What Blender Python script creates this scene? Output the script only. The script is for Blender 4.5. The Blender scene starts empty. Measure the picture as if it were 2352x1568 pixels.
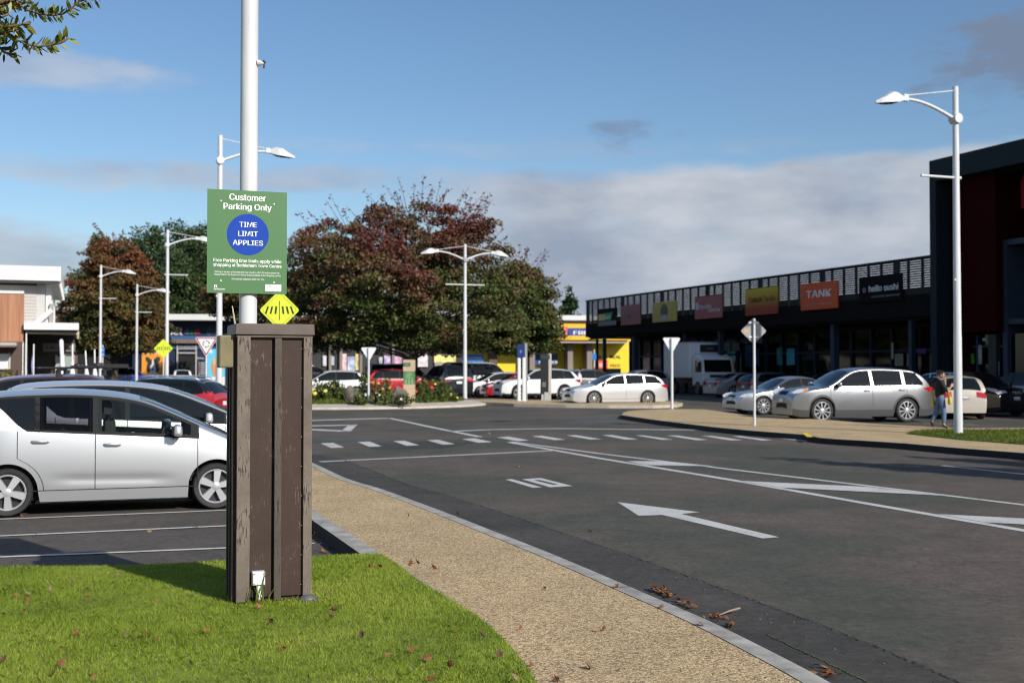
import bpy, bmesh, math, random
import numpy as np
from mathutils import Vector, Matrix, Quaternion
random.seed(7); RNG=np.random.default_rng(7)
S=bpy.context.scene; COL=S.collection
# ---------------------------------------------------------------- camera model (used to measure the photograph)
FP=2744.0; CX,CY=1176.0,784.0; H=1.85; SLOPE=0.004
PITCH=math.atan((850-CY)/FP)
def ray(px,py):
    a=(px-CX)/FP; b=(CY-py)/FP
    return Vector((a,math.cos(PITCH)-b*math.sin(PITCH),math.sin(PITCH)+b*math.cos(PITCH)))
EYE=Vector((0,0,H))
def gz(y): return SLOPE*y
def G(px,py,h=0.0):
    "ground point seen at a pixel (ground plane raised by h)"
    d=ray(px,py); t=(H-h)/(SLOPE*d.y-d.z)
    return EYE+d*t
def P(px,py,depth):
    d=ray(px,py); return EYE+d*(depth/d.y)
def plane_hit(px,py,p0,n):
    d=ray(px,py); t=(p0-EYE).dot(n)/d.dot(n); return EYE+d*t
YG=lambda depth: 839+H*FP/depth
RD=Vector((-.341,.940,0)); RP=Vector((.940,.341,0))      # along the road / across it
ROADROT=math.atan2(.341,.940)
# ---------------------------------------------------------------- materials
MATS={}
def nn(nt,t,**k):
    n=nt.nodes.new(t)
    for a,b in k.items(): setattr(n,a,b)
    return n
def M(name,col,rough=.6,metal=0.,var=0.,vs=3.,bump=0.,bs=60.,coat=0.,scale=None,spec=.5,emit=0.,detail=5.):
    if name in MATS: return MATS[name]
    m=bpy.data.materials.new(name); m.use_nodes=True; nt=m.node_tree; b=nt.nodes['Principled BSDF']
    b.inputs['Base Color'].default_value=(*col,1); b.inputs['Roughness'].default_value=rough
    b.inputs['Metallic'].default_value=metal; b.inputs['Specular IOR Level'].default_value=spec
    b.inputs['Coat Weight'].default_value=coat
    if emit: b.inputs['Emission Color'].default_value=(*col,1); b.inputs['Emission Strength'].default_value=emit
    if var or bump:
        tc=nn(nt,'ShaderNodeTexCoord'); mp=nn(nt,'ShaderNodeMapping'); nt.links.new(tc.outputs['Object'],mp.inputs[0])
        if scale: mp.inputs['Scale'].default_value=scale
    if var:
        n=nn(nt,'ShaderNodeTexNoise'); n.inputs['Scale'].default_value=vs; n.inputs['Detail'].default_value=detail
        nt.links.new(mp.outputs[0],n.inputs['Vector'])
        r=nn(nt,'ShaderNodeValToRGB'); r.color_ramp.elements[0].position=.3; r.color_ramp.elements[1].position=.7
        r.color_ramp.elements[0].color=(*[c*(1-var) for c in col],1); r.color_ramp.elements[1].color=(*[min(1,c*(1+var)) for c in col],1)
        nt.links.new(n.outputs['Fac'],r.inputs[0]); nt.links.new(r.outputs[0],b.inputs['Base Color'])
    if bump:
        n2=nn(nt,'ShaderNodeTexNoise'); n2.inputs['Scale'].default_value=bs; n2.inputs['Detail'].default_value=4
        nt.links.new(mp.outputs[0],n2.inputs['Vector'])
        bp=nn(nt,'ShaderNodeBump'); bp.inputs['Strength'].default_value=bump; bp.inputs['Distance'].default_value=.02
        nt.links.new(n2.outputs['Fac'],bp.inputs['Height']); nt.links.new(bp.outputs[0],b.inputs['Normal'])
    MATS[name]=m; return m
def ramp_island(name,stops,rough=.6,transl=0.,nscale=None,nstops=None,spec=.3):
    "leaf material: a random colour for every loose leaf, blended with a slow noise"
    m=bpy.data.materials.new(name); m.use_nodes=True; nt=m.node_tree; b=nt.nodes['Principled BSDF']
    b.inputs['Roughness'].default_value=rough; b.inputs['Specular IOR Level'].default_value=spec
    g=nn(nt,'ShaderNodeNewGeometry'); r=nn(nt,'ShaderNodeValToRGB')
    el=r.color_ramp.elements
    while len(el)<len(stops): el.new(.5)
    for e,(p,c) in zip(el,stops): e.position=p; e.color=(*c,1)
    src=g.outputs['Random Per Island']
    if nscale:
        tc=nn(nt,'ShaderNodeTexCoord'); n=nn(nt,'ShaderNodeTexNoise'); n.inputs['Scale'].default_value=nscale; n.inputs['Detail'].default_value=3
        nt.links.new(tc.outputs['Object'],n.inputs['Vector'])
        ma=nn(nt,'ShaderNodeMath',operation='MULTIPLY_ADD'); ma.inputs[1].default_value=1.7; ma.inputs[2].default_value=-.6
        nt.links.new(n.outputs['Fac'],ma.inputs[0])
        mb=nn(nt,'ShaderNodeMath',operation='MULTIPLY_ADD'); mb.inputs[1].default_value=.45
        nt.links.new(src,mb.inputs[0]); nt.links.new(ma.outputs[0],mb.inputs[2])
        src=mb.outputs[0]
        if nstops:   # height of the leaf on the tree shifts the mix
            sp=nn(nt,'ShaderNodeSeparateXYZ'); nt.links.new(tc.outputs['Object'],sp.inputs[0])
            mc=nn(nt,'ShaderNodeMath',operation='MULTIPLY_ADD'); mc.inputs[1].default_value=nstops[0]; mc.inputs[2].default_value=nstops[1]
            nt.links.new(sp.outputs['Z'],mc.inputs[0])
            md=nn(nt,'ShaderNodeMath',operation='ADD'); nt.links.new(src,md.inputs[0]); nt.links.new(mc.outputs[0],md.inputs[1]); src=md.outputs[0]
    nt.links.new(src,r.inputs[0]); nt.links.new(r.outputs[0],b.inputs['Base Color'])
    if transl:
        t=nn(nt,'ShaderNodeBsdfTranslucent'); nt.links.new(r.outputs[0],t.inputs[0])
        mx=nn(nt,'ShaderNodeMixShader'); mx.inputs[0].default_value=transl
        nt.links.new(b.outputs[0],mx.inputs[1]); nt.links.new(t.outputs[0],mx.inputs[2])
        nt.links.new(mx.outputs[0],nt.nodes['Material Output'].inputs[0])
    return m
# ---------------------------------------------------------------- mesh builder
class MB:
    def __init__(s): s.v=[]; s.f=[]; s.m=[]
    def add(s,vs,fs,mi=0):
        o=len(s.v); s.v+= [tuple(v) for v in vs]; s.f+=[tuple(i+o for i in f) for f in fs]; s.m+=[mi]*len(fs)
    def box(s,c,d,R=None,mi=0,taper=1.):
        c=Vector(c); x,y,z=[k/2 for k in d]; vs=[]
        for sz in (-1,1):
            k=taper if sz>0 else 1
            for sx,sy in ((-1,-1),(1,-1),(1,1),(-1,1)): vs.append(Vector((sx*x*k,sy*y*k,sz*z)))
        if R is not None: vs=[R@v for v in vs]
        s.add([c+v for v in vs],[(3,2,1,0),(4,5,6,7),(0,1,5,4),(1,2,6,5),(2,3,7,6),(3,0,4,7)],mi)
    def hexa(s,a,b,mi=0):
        "a: 4 base points (ccw seen from b side), b: 4 top points"
        s.add(list(a)+list(b),[(3,2,1,0),(4,5,6,7),(0,1,5,4),(1,2,6,5),(2,3,7,6),(3,0,4,7)],mi)
    def tube(s,pts,rs,n=10,mi=0,cap=True):
        pts=[Vector(p) for p in pts]
        if not hasattr(rs,'__len__'): rs=[rs]*len(pts)
        base=len(s.v); up=None
        for i,p in enumerate(pts):
            t=(pts[min(i+1,len(pts)-1)]-pts[max(i-1,0)]).normalized()
            if up is None: up=Vector((0,0,1)) if abs(t.z)<.9 else Vector((1,0,0))
            a=up.cross(t).normalized(); b=t.cross(a).normalized(); up=b
            for k in range(n):
                w=2*math.pi*k/n; s.v.append(tuple(p+(a*math.cos(w)+b*math.sin(w))*rs[i]))
        for i in range(len(pts)-1):
            for k in range(n):
                k2=(k+1)%n; s.f.append((base+i*n+k,base+i*n+k2,base+(i+1)*n+k2,base+(i+1)*n+k)); s.m.append(mi)
        if cap:
            s.f.append(tuple(base+k for k in reversed(range(n)))); s.m.append(mi)
            e=base+(len(pts)-1)*n; s.f.append(tuple(e+k for k in range(n))); s.m.append(mi)
    def lathe(s,prof,n=24,axis='Z',mi=0,c=(0,0,0)):
        c=Vector(c); base=len(s.v)
        for r,h in prof:
            for k in range(n):
                w=2*math.pi*k/n; a,b=r*math.cos(w),r*math.sin(w)
                p=Vector((a,b,h)) if axis=='Z' else Vector((a,h,b))
                s.v.append(tuple(c+p))
        for i in range(len(prof)-1):
            for k in range(n):
                k2=(k+1)%n; q=(base+i*n+k,base+i*n+k2,base+(i+1)*n+k2,base+(i+1)*n+k)
                s.f.append(q if axis=='Z' else q[::-1]); s.m.append(mi)
    def prism(s,poly,n_off,mi=0):
        "flat polygon (3-D points) extruded by vector n_off; front is the side of +n_off"
        n=len(poly); o=Vector(n_off); a=[Vector(p) for p in poly]; b=[p+o for p in a]
        nrm=Vector((0,0,0))
        for i in range(n): nrm+=a[i].cross(a[(i+1)%n])
        if nrm.dot(o)<0: a.reverse(); b.reverse()
        s.add(a+b,[tuple(reversed(range(n))),tuple(range(n,2*n))]+[(i,(i+1)%n,(i+1)%n+n,i+n) for i in range(n)],mi)
    def ball(s,c,r,n=10,m=7,mi=0):
        c=Vector(c); rx,ry,rz=(r,r,r) if not hasattr(r,'__len__') else r; base=len(s.v)
        for i in range(m+1):
            t=math.pi*i/m
            for k in range(n):
                w=2*math.pi*k/n; s.v.append((c.x+rx*math.sin(t)*math.cos(w),c.y+ry*math.sin(t)*math.sin(w),c.z+rz*math.cos(t)))
        for i in range(m):
            for k in range(n):
                k2=(k+1)%n; s.f.append((base+i*n+k,base+(i+1)*n+k,base+(i+1)*n+k2,base+i*n+k2)); s.m.append(mi)
    def build(s,name,mats,parent=None,smooth=False,bevel=0.,loc=None,angle=None,weld=False):
        me=bpy.data.meshes.new(name); me.from_pydata(s.v,[],s.f)
        if not isinstance(mats,(list,tuple)): mats=[mats]
        for m in mats: me.materials.append(m)
        if len(mats)>1: me.polygons.foreach_set('material_index',s.m)
        if smooth: me.polygons.foreach_set('use_smooth',[True]*len(s.f))
        if weld:
            bm=bmesh.new(); bm.from_mesh(me); bmesh.ops.remove_doubles(bm,verts=bm.verts,dist=1e-4); bm.to_mesh(me); bm.free()
        if smooth and angle: 
            me.set_sharp_from_angle(angle=math.radians(angle))
        me.update()
        o=bpy.data.objects.new(name,me); COL.objects.link(o)
        if parent is not None: o.parent=parent
        if loc is not None: o.location=loc
        if bevel:
            b=o.modifiers.new('edge','BEVEL'); b.width=bevel; b.segments=2; b.limit_method='ANGLE'
        return o
LABELS={}
def tag(o,label=None,cat=None,group=None,kind=None):
    if label: o['label']=label
    if cat: o['category']=cat
    if group: o['group']=group
    if kind: o['kind']=kind
    return o
def thing(name,label,cat,loc=(0,0,0),rz=0,group=None):
    o=bpy.data.objects.new(name,None); COL.objects.link(o); o.location=loc; o.rotation_euler=(0,0,rz); o.empty_display_size=.2
    return tag(o,label,cat,group)
def copy_tree(o,parent=None):
    c=o.copy(); COL.objects.link(c)
    if parent is not None: c.parent=parent
    for ch in o.children: copy_tree(ch,c)
    return c
def rpoly(pts,r,n=5):
    "rounded 2-D polygon"
    out=[]; N=len(pts)
    for i in range(N):
        p=Vector(pts[i]); a=(Vector(pts[i-1])-p); b=(Vector(pts[(i+1)%N])-p); a.normalize(); b.normalize()
        ang=a.angle(b); d=r/math.tan(ang/2)
        p0=p+a*d; p1=p+b*d; c=p+(a+b).normalized()*(r/math.sin(ang/2))
        v0=p0-c; v1=p1-c; tot=math.atan2(v0.x*v1.y-v0.y*v1.x,v0.dot(v1))
        for k in range(n+1):
            w=tot*k/n; cs,sn=math.cos(w),math.sin(w); out.append((c.x+v0.x*cs-v0.y*sn,c.y+v0.x*sn+v0.y*cs))
    return out
try:
    FONT=bpy.data.fonts.load(bpy.utils.system_resource('DATAFILES',path='fonts')+'/Inter.woff2')
except Exception: FONT=None
def text(body,mat,parent,org,right=(1,0,0),up=(0,0,1),width=None,height=None,bold=.0,thick=.003,align='C',name='lettering',smallw=None):
    "lettering: real extruded letters; org = centre-bottom of the text (local to parent)"
    cu=bpy.data.curves.new('t','FONT'); cu.body=body
    if FONT: cu.font=FONT
    cu.size=1; cu.extrude=.01; cu.resolution_u=2
    cu.align_x='LEFT'
    to=bpy.data.objects.new('t',cu); COL.objects.link(to)
    dg=bpy.context.evaluated_depsgraph_get(); me=bpy.data.meshes.new_from_object(to.evaluated_get(dg))
    bpy.data.objects.remove(to); bpy.data.curves.remove(cu)
    if bold>.008:      # heavier strokes: the letters laid three times, a hair apart
        bm=bmesh.new(); bm.from_mesh(me); src=list(bm.verts)+list(bm.edges)+list(bm.faces)
        for dx,dz in ((-bold*.62,.12),(bold*.62,.24)):
            r=bmesh.ops.duplicate(bm,geom=src)
            for v in r['geom']:
                if isinstance(v,bmesh.types.BMVert): v.co.x+=dx; v.co.z+=dz if v.co.z>0 else 0
        bm.to_mesh(me); bm.free()
    n=len(me.vertices); co=np.empty(n*3); me.vertices.foreach_get('co',co); co=co.reshape(-1,3)
    x0,x1=co[:,0].min(),co[:,0].max(); y0,y1=0.,.72
    height*=1.10; sy=height/.72; sx=width/(x1-x0) if width else sy
    xx=(co[:,0]-x0)*sx
    if align=='C': xx-= (x1-x0)*sx/2
    yy=co[:,1]*sy; zz=np.where(co[:,2]>0,thick*(1+np.floor(np.maximum(co[:,2],0)/.1)*.22),-.0)
    R=np.array(right,float); U=np.array(up,float); N=np.cross(R,U)
    q=np.array(org,float)+xx[:,None]*R+yy[:,None]*U+zz[:,None]*N
    me.vertices.foreach_set('co',q.ravel()); me.materials.clear(); me.materials.append(mat); me.update(); me.name=name
    o=bpy.data.objects.new(name,me); COL.objects.link(o); o.parent=parent
    return o
def mesh_np(name,V,F,mats,parent=None,smooth=False):
    "V (n,3) and F (m,4) numpy -> object, fast"
    me=bpy.data.meshes.new(name); nv,nf,k=len(V),len(F),F.shape[1]
    me.vertices.add(nv); me.vertices.foreach_set('co',np.asarray(V,np.float32).ravel())
    me.loops.add(nf*k); me.loops.foreach_set('vertex_index',F.astype(np.int32).ravel())
    me.polygons.add(nf); me.polygons.foreach_set('loop_start',np.arange(nf,dtype=np.int32)*k)
    if smooth: me.polygons.foreach_set('use_smooth',np.ones(nf,bool))
    for m in (mats if isinstance(mats,(list,tuple)) else [mats]): me.materials.append(m)
    me.update(calc_edges=True)
    o=bpy.data.objects.new(name,me); COL.objects.link(o)
    if parent is not None: o.parent=parent
    return o
def leaf_quads(C,D,L,Wd,N=None):
    "kite-shaped leaves: centres C, directions D (unit), lengths L, widths Wd"
    n=len(C)
    if N is None: N=RNG.normal(size=(n,3))
    S_=np.cross(D,N); S_/=np.linalg.norm(S_,axis=1)[:,None]+1e-9
    a=C-D*L[:,None]*.5; b=C+S_*Wd[:,None]*.5; c=C+D*L[:,None]*.5; d=C-S_*Wd[:,None]*.5
    V=np.stack([a,b,c,d],1).reshape(-1,3); F=np.arange(4*n).reshape(n,4)
    return V,F
WHITE=M('white_paint',(.80,.80,.79),.35,var=.03,vs=4)
WPOLE=M('white_pole_paint',(.61,.62,.63),.42,var=.10,vs=5,scale=(3,3,.35),detail=8)
BLACK=M('black_plastic',(.018,.018,.02),.5)
# ================================================================ setting: ground, road, kerbs, markings
def asphalt(name,c1,c2,big,spk=.5,patch=None):
    m=bpy.data.materials.new(name); m.use_nodes=True; nt=m.node_tree; b=nt.nodes['Principled BSDF']; b.inputs['Roughness'].default_value=.82
    b.inputs['Specular IOR Level'].default_value=.16
    tc=nn(nt,'ShaderNodeTexCoord')
    n1=nn(nt,'ShaderNodeTexNoise'); n1.inputs['Scale'].default_value=.30; n1.inputs['Detail'].default_value=6
    n2=nn(nt,'ShaderNodeTexNoise'); n2.inputs['Scale'].default_value=150; n2.inputs['Detail'].default_value=3
    n3=nn(nt,'ShaderNodeTexNoise'); n3.inputs['Scale'].default_value=2.2; n3.inputs['Detail'].default_value=7
    n4=nn(nt,'ShaderNodeTexNoise'); n4.inputs['Scale'].default_value=14; n4.inputs['Detail'].default_value=10; n4.inputs['Roughness'].default_value=.82
    for n in (n1,n2,n3,n4): nt.links.new(tc.outputs['Object'],n.inputs['Vector'])
    r=nn(nt,'ShaderNodeValToRGB'); r.color_ramp.elements[0].position=.43; r.color_ramp.elements[1].position=.57
    r.color_ramp.elements[0].color=(*c1,1); r.color_ramp.elements[1].color=(*c2,1); nt.links.new(n1.outputs[0],r.inputs[0])
    def mul(a,nf,lo,hi,p0=.3,p1=.7):
        mr=nn(nt,'ShaderNodeMapRange'); mr.inputs[1].default_value=p0; mr.inputs[2].default_value=p1; mr.inputs[3].default_value=lo; mr.inputs[4].default_value=hi
        nt.links.new(nf,mr.inputs[0])
        mx=nn(nt,'ShaderNodeVectorMath',operation='SCALE'); nt.links.new(a,mx.inputs[0]); nt.links.new(mr.outputs[0],mx.inputs['Scale']); return mx.outputs[0]
    c=mul(r.outputs[0],n2.outputs[0],1-spk,1+spk); c=mul(c,n3.outputs[0],.88,1.12); c=mul(c,n4.outputs[0],.58,1.42,.32,.68)
    nt.links.new(c,b.inputs['Base Color'])
    bp=nn(nt,'ShaderNodeBump'); bp.inputs['Strength'].default_value=.35; bp.inputs['Distance'].default_value=.006
    nt.links.new(n2.outputs[0],bp.inputs['Height']); nt.links.new(bp.outputs[0],b.inputs['Normal']); return m
ASPH=asphalt('car_park_asphalt',(.078,.070,.063),(.096,.086,.077),.2)
ASPR=asphalt('road_asphalt',(.074,.075,.060),(.108,.090,.076),.3)
ASPD=asphalt('dark_asphalt',(.056,.053,.047),(.074,.067,.060),.2,.35)
ASPG=asphalt('gutter_concrete_dirty',(.050,.047,.043),(.075,.070,.064),.2,.4)
ASPL=asphalt('grey_patch_asphalt',(.085,.085,.080),(.11,.11,.10),.2,.3)
def aggregate():
    m=bpy.data.materials.new('exposed_aggregate'); m.use_nodes=True; nt=m.node_tree; b=nt.nodes['Principled BSDF']; b.inputs['Roughness'].default_value=.75
    tc=nn(nt,'ShaderNodeTexCoord'); v=nn(nt,'ShaderNodeTexVoronoi'); v.inputs['Scale'].default_value=85
    nt.links.new(tc.outputs['Object'],v.inputs['Vector'])
    sp=nn(nt,'ShaderNodeSeparateColor'); nt.links.new(v.outputs['Color'],sp.inputs[0])
    r=nn(nt,'ShaderNodeValToRGB'); el=r.color_ramp.elements
    stops=[(0,(.17,.10,.055)),(.2,(.42,.28,.135)),(.5,(.57,.405,.20)),(.78,(.70,.52,.27)),(1,(.82,.68,.45))]
    while len(el)<len(stops): el.new(.5)
    for e,(p,c) in zip(el,stops): e.position=p; e.color=(*c,1)
    nt.links.new(sp.outputs[0],r.inputs[0])
    n=nn(nt,'ShaderNodeTexNoise'); n.inputs['Scale'].default_value=1.3; n.inputs['Detail'].default_value=7; nt.links.new(tc.outputs['Object'],n.inputs['Vector'])
    mr=nn(nt,'ShaderNodeMapRange'); mr.inputs[1].default_value=.3; mr.inputs[2].default_value=.7; mr.inputs[3].default_value=.85; mr.inputs[4].default_value=1.1; nt.links.new(n.outputs[0],mr.inputs[0])
    dk=nn(nt,'ShaderNodeMapRange'); dk.inputs[1].default_value=.0; dk.inputs[2].default_value=.006; dk.inputs[3].default_value=1.; dk.inputs[4].default_value=.45
    d2=nn(nt,'ShaderNodeMapRange'); d2.inputs[1].default_value=.35; d2.inputs[2].default_value=.75; d2.inputs[3].default_value=1.; d2.inputs[4].default_value=.6
    nt.links.new(v.outputs['Distance'],d2.inputs[0])
    ml=nn(nt,'ShaderNodeMath',operation='MULTIPLY'); nt.links.new(mr.outputs[0],ml.inputs[0]); nt.links.new(d2.outputs[0],ml.inputs[1])
    sc=nn(nt,'ShaderNodeVectorMath',operation='SCALE'); nt.links.new(r.outputs[0],sc.inputs[0]); nt.links.new(ml.outputs[0],sc.inputs['Scale'])
    nt.links.new(sc.outputs[0],b.inputs['Base Color'])
    bp=nn(nt,'ShaderNodeBump'); bp.inputs['Strength'].default_value=.6; bp.inputs['Distance'].default_value=.006; bp.invert=True
    nt.links.new(v.outputs['Distance'],bp.inputs['Height']); nt.links.new(bp.outputs[0],b.inputs['Normal']); return m
AGG=aggregate()
CONC=M('kerb_concrete',(.335,.318,.285),.8,var=.34,vs=5,bump=.15,bs=140,detail=8)
CONCI=M('island_concrete',(.46,.41,.34),.8,var=.12,vs=3,bump=.1,bs=80)
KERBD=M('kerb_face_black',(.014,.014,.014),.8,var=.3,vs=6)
LINE=None
def paint():
    m=bpy.data.materials.new('road_paint_white'); m.use_nodes=True; nt=m.node_tree; b=nt.nodes['Principled BSDF']; b.inputs['Roughness'].default_value=.6
    tc=nn(nt,'ShaderNodeTexCoord'); n=nn(nt,'ShaderNodeTexNoise'); n.inputs['Scale'].default_value=45; n.inputs['Detail'].default_value=8; n.inputs['Roughness'].default_value=.75
    n2=nn(nt,'ShaderNodeTexNoise'); n2.inputs['Scale'].default_value=1.5; n2.inputs['Detail'].default_value=5
    for k in (n,n2): nt.links.new(tc.outputs['Object'],k.inputs['Vector'])
    ad=nn(nt,'ShaderNodeMath',operation='MULTIPLY_ADD'); ad.inputs[1].default_value=.35; nt.links.new(n2.outputs[0],ad.inputs[0]); nt.links.new(n.outputs[0],ad.inputs[2])
    r=nn(nt,'ShaderNodeValToRGB'); el=r.color_ramp.elements; el[0].position=.52; el[0].color=(.13,.125,.11,1); el[1].position=.64; el[1].color=(.56,.55,.52,1)
    nt.links.new(ad.outputs[0],r.inputs[0]); nt.links.new(r.outputs[0],b.inputs['Base Color']); return m
LINE=paint()
LAYER=[0]
def sheet(name,pts,h,mat,kind='structure',obj_mb=None):
    "flat sheet on the sloped ground, pts are (x,y) ground points"
    mb=obj_mb or MB(); n=len(pts)
    vs=[(p[0],p[1],gz(p[1])+h) for p in pts]
    a=sum(vs[i][0]*vs[(i+1)%n][1]-vs[(i+1)%n][0]*vs[i][1] for i in range(n))
    idx=tuple(range(n)) if a>0 else tuple(reversed(range(n)))
    mb.add(vs,[idx])
    if obj_mb: return None
    o=mb.build(name,mat); tag(o,kind=kind); return o
def slab(name,pts,h,mat_top,mat_side,h0=-.05):
    n=len(pts); a=sum(pts[i][0]*pts[(i+1)%n][1]-pts[(i+1)%n][0]*pts[i][1] for i in range(n))
    if a<0: pts=list(reversed(pts))
    vb=[(p[0],p[1],gz(p[1])+h0) for p in pts]; vt=[(p[0],p[1],gz(p[1])+h) for p in pts]
    mb=MB(); mb.add(vb+vt,[tuple(range(n,2*n))],0); o=len(mb.v)-2*n
    for i in range(n): mb.f.append((i,(i+1)%n,(i+1)%n+n,i+n)); mb.m.append(1)
    ob=mb.build(name,[mat_top,mat_side]); tag(ob,kind='structure'); return ob
def GP(pts,h=0.): return [tuple(G(x,y,h))[:2] for x,y in pts]
def crv(pts,n=6):
    "Catmull-Rom through 2-D points"
    P_=[Vector(p) for p in pts]; out=[]
    for i in range(len(P_)-1):
        p0=P_[max(i-1,0)]; p1=P_[i]; p2=P_[i+1]; p3=P_[min(i+2,len(P_)-1)]
        for k in range(n):
            t=k/n; out.append(tuple(.5*((2*p1)+(p2-p0)*t+(2*p0-5*p1+4*p2-p3)*t*t+(3*p1-p0-3*p2+p3)*t**3)))
    out.append(tuple(P_[-1])); return out
KH=.14
# one ground sheet out to far beyond the buildings
sheet('ground',[(-260,-60),(260,-60),(260,420),(-260,420)],0,ASPH)
# --- road sheet (lane, junction, roundabout)
kerb_px=[(640,1036),(708,1057),(794,1096),(879,1122),(1030,1177),(1123,1213),(1250,1262),(1378,1315),(1500,1367),(1626,1421),(1770,1491),(1916,1568),(2120,1690)]
kerbR=GP(kerb_px,KH)            # road-side top edge of the kerb
# continue to the left past the stop line and the give way line, and toward the camera
k0=Vector(kerbR[0]); ext=[tuple(k0+Vector((-2.2,1.9))),tuple(k0+Vector((-6,3.4))),tuple(k0+Vector((-14,6)))]
kl=Vector(kerbR[-1]); d2=Vector((RD.x,RD.y)); ext2=[tuple(kl-d2*4),tuple(kl-d2*16)]
kerbR=crv(ext[::-1]+kerbR+ext2,5)
def offset(line,d):
    out=[]
    for i,p in enumerate(line):
        a=Vector(line[max(i-1,0)]); b=Vector(line[min(i+1,len(line)-1)]); t=(b-a).normalized(); out.append((p[0]-t.y*d,p[1]+t.x*d))
    return out
kerbL=offset(kerbR,-.16)        # path side of the kerb
gutE=offset(kerbR,.42); tarE=offset(kerbR,.95)
far=[(60,-30),(60,30),(22,38),(8,75),(-40,75)]
sheet('road',kerbR+[(14,-30)]+far,.004,ASPR)
def band(name,a,b,h,mat):
    mb=MB(); n=len(a)
    vs=[(p[0],p[1],gz(p[1])+h) for p in a]+[(p[0],p[1],gz(p[1])+h) for p in b]
    mb.add(vs,[(i,i+1,n+i+1,n+i) for i in range(n-1)])
    f=mb.f[0]; A,B,C=[Vector(mb.v[k]) for k in f[:3]]
    if (B-A).cross(C-B).z<0: mb.f=[x[::-1] for x in mb.f]
    return tag(mb.build(name,mat),kind='structure')
band('gutter',kerbR,gutE,.008,ASPG); band('dark_seal_strip',gutE,tarE,.008,ASPD)
# crack line and mossy joint
mb=MB()
def wob(line,d,w,amp,mbx,h):
    off=offset(line,d)
    fine=[]
    for i in range(len(off)-1):
        for k in range(8): fine.append(Vector(off[i]).lerp(Vector(off[i+1]),k/8))
    L=[]; R=[]
    for i,p in enumerate(fine):
        j=(random.random()-.5)*amp; ww=w*(.5+random.random()); L.append((p.x+j,p.y+j,gz(p.y)+h)); R.append((p.x+j+ww,p.y+j+ww*.4,gz(p.y)+h))
    n=len(L); mbx.add(L+R,[(i,i+1,n+i+1,n+i) for i in range(n-1)])
wob(kerbR,.95,.012,.02,mb,.0125); tag(mb.build('asphalt_crack',M('crack_black',(.008,.008,.008),.9)),kind='structure')
mb=MB(); wob(kerbR[-26:],.43,.012,.02,mb,.0125); tag(mb.build('moss',M('moss_green',(.055,.066,.026),.9,var=.7,vs=14)),'thin line of green moss along the gutter joint',kind='stuff')
# kerb to the road
mb=MB(); n=len(kerbR)
vs=[(p[0],p[1],gz(p[1])+KH) for p in kerbL]+[(p[0],p[1],gz(p[1])+KH-.008) for p in kerbR]+[(p[0],p[1],gz(p[1])-.02) for p in offset(kerbR,.03)]
fs=[(i+n,i+1+n,i+1,i) for i in range(n-1)]+[(i+2*n,i+1+2*n,i+1+n,i+n) for i in range(n-1)]
mb.add(vs,fs); tag(mb.build('road_kerb',CONC),kind='structure')
mb=MB(); acc=0.
for i in range(6,n-1):
    acc+=(Vector(kerbR[i+1])-Vector(kerbR[i])).length
    if acc>2.9:
        acc=0.; a=Vector(kerbL[i]); b=Vector(kerbR[i]); t=(Vector(kerbR[i+1])-b).normalized()*.009; q=[a,b,b+t,a+t]; mb.add([(p.x,p.y,gz(p.y)+KH+.003) for p in q],[(0,1,2,3)])
tag(mb.build('kerb_joint',M('joint_dark',(.05,.06,.03),.9)),kind='structure')
# --- car park side kerb and footpath
pk_px=[(709,1187),(770,1229),(833,1273)]
pkT=GP(pk_px,KH); v=(Vector(pkT[0])-Vector(pkT[2])).normalized()
pe=Vector(pkT[0])+v*8
pkO=[tuple(pe+Vector((-9,4.4))),tuple(pe+Vector((-2.6,2.0))),tuple(pe+Vector((-.9,1.0)))]+[tuple(Vector(pkT[0])+v*k) for k in (7.5,3)]+pkT+[tuple(Vector(pkT[2])-v*k) for k in (.6,3.2)]
pkI=offset(pkO,.17)
if (Vector(pkI[5])-Vector(pkO[5])).x<0: pkI=offset(pkO,-.17)
mb=MB(); n=len(pkO)
mb.add([(p[0],p[1],gz(p[1])+KH) for p in pkI]+[(p[0],p[1],gz(p[1])+KH-.006) for p in pkO]+[(p[0],p[1],gz(p[1])-.02) for p in pkO],
       [(i,i+1,i+1+n,i+n) for i in range(n-1)]+[(i+n,i+1+n,i+1+2*n,i+2*n) for i in range(n-1)])
mb.m=[0]*(n-1)+[1]*(n-1); tag(mb.build('car_park_kerb',[CONC,KERBD]),kind='structure')  # black face: shade put into the colour, on top of dirty concrete
pathpoly=[p for p in kerbL if p[1]<34]+[(2.,-6),(-2.5,-6),(-2.5,4)]
pathpoly=[p for p in kerbL if p[1]<36]
left=[p for p in reversed(pkI)]
sheet('footpath',pathpoly+[(kerbL[-1][0]-9,kerbL[-1][1])]+[(pkI[-1][0]-6,pkI[-1][1]-1)]+left,KH-.004,AGG)
# lawn base (soil + blades are added later)
lawn_px_r=[(876,1274),(909,1294),(941,1318),(982,1347),(1032,1376),(1093,1414),(1146,1458),(1187,1502),(1231,1568),(1290,1680)]
lawn_px_t=[(-420,1322),(-200,1313),(0,1304),(150,1302),(300,1299),(420,1294),(520,1288),(620,1283),(700,1280),(790,1275),(876,1273)]
lawnT=GP(lawn_px_t,KH); lawnR=GP(lawn_px_r,KH)
LAWN=crv(lawnT,4)+crv(lawnR,4)[1:]+[(.35,1.5),(-9,1.5)]
SOIL=M('lawn_soil_and_thatch',(.17,.205,.03),.95,var=.4,vs=9,bump=.4,bs=60)
slab('lawn_ground',LAWN,KH+.006,SOIL,CONC)
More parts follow.
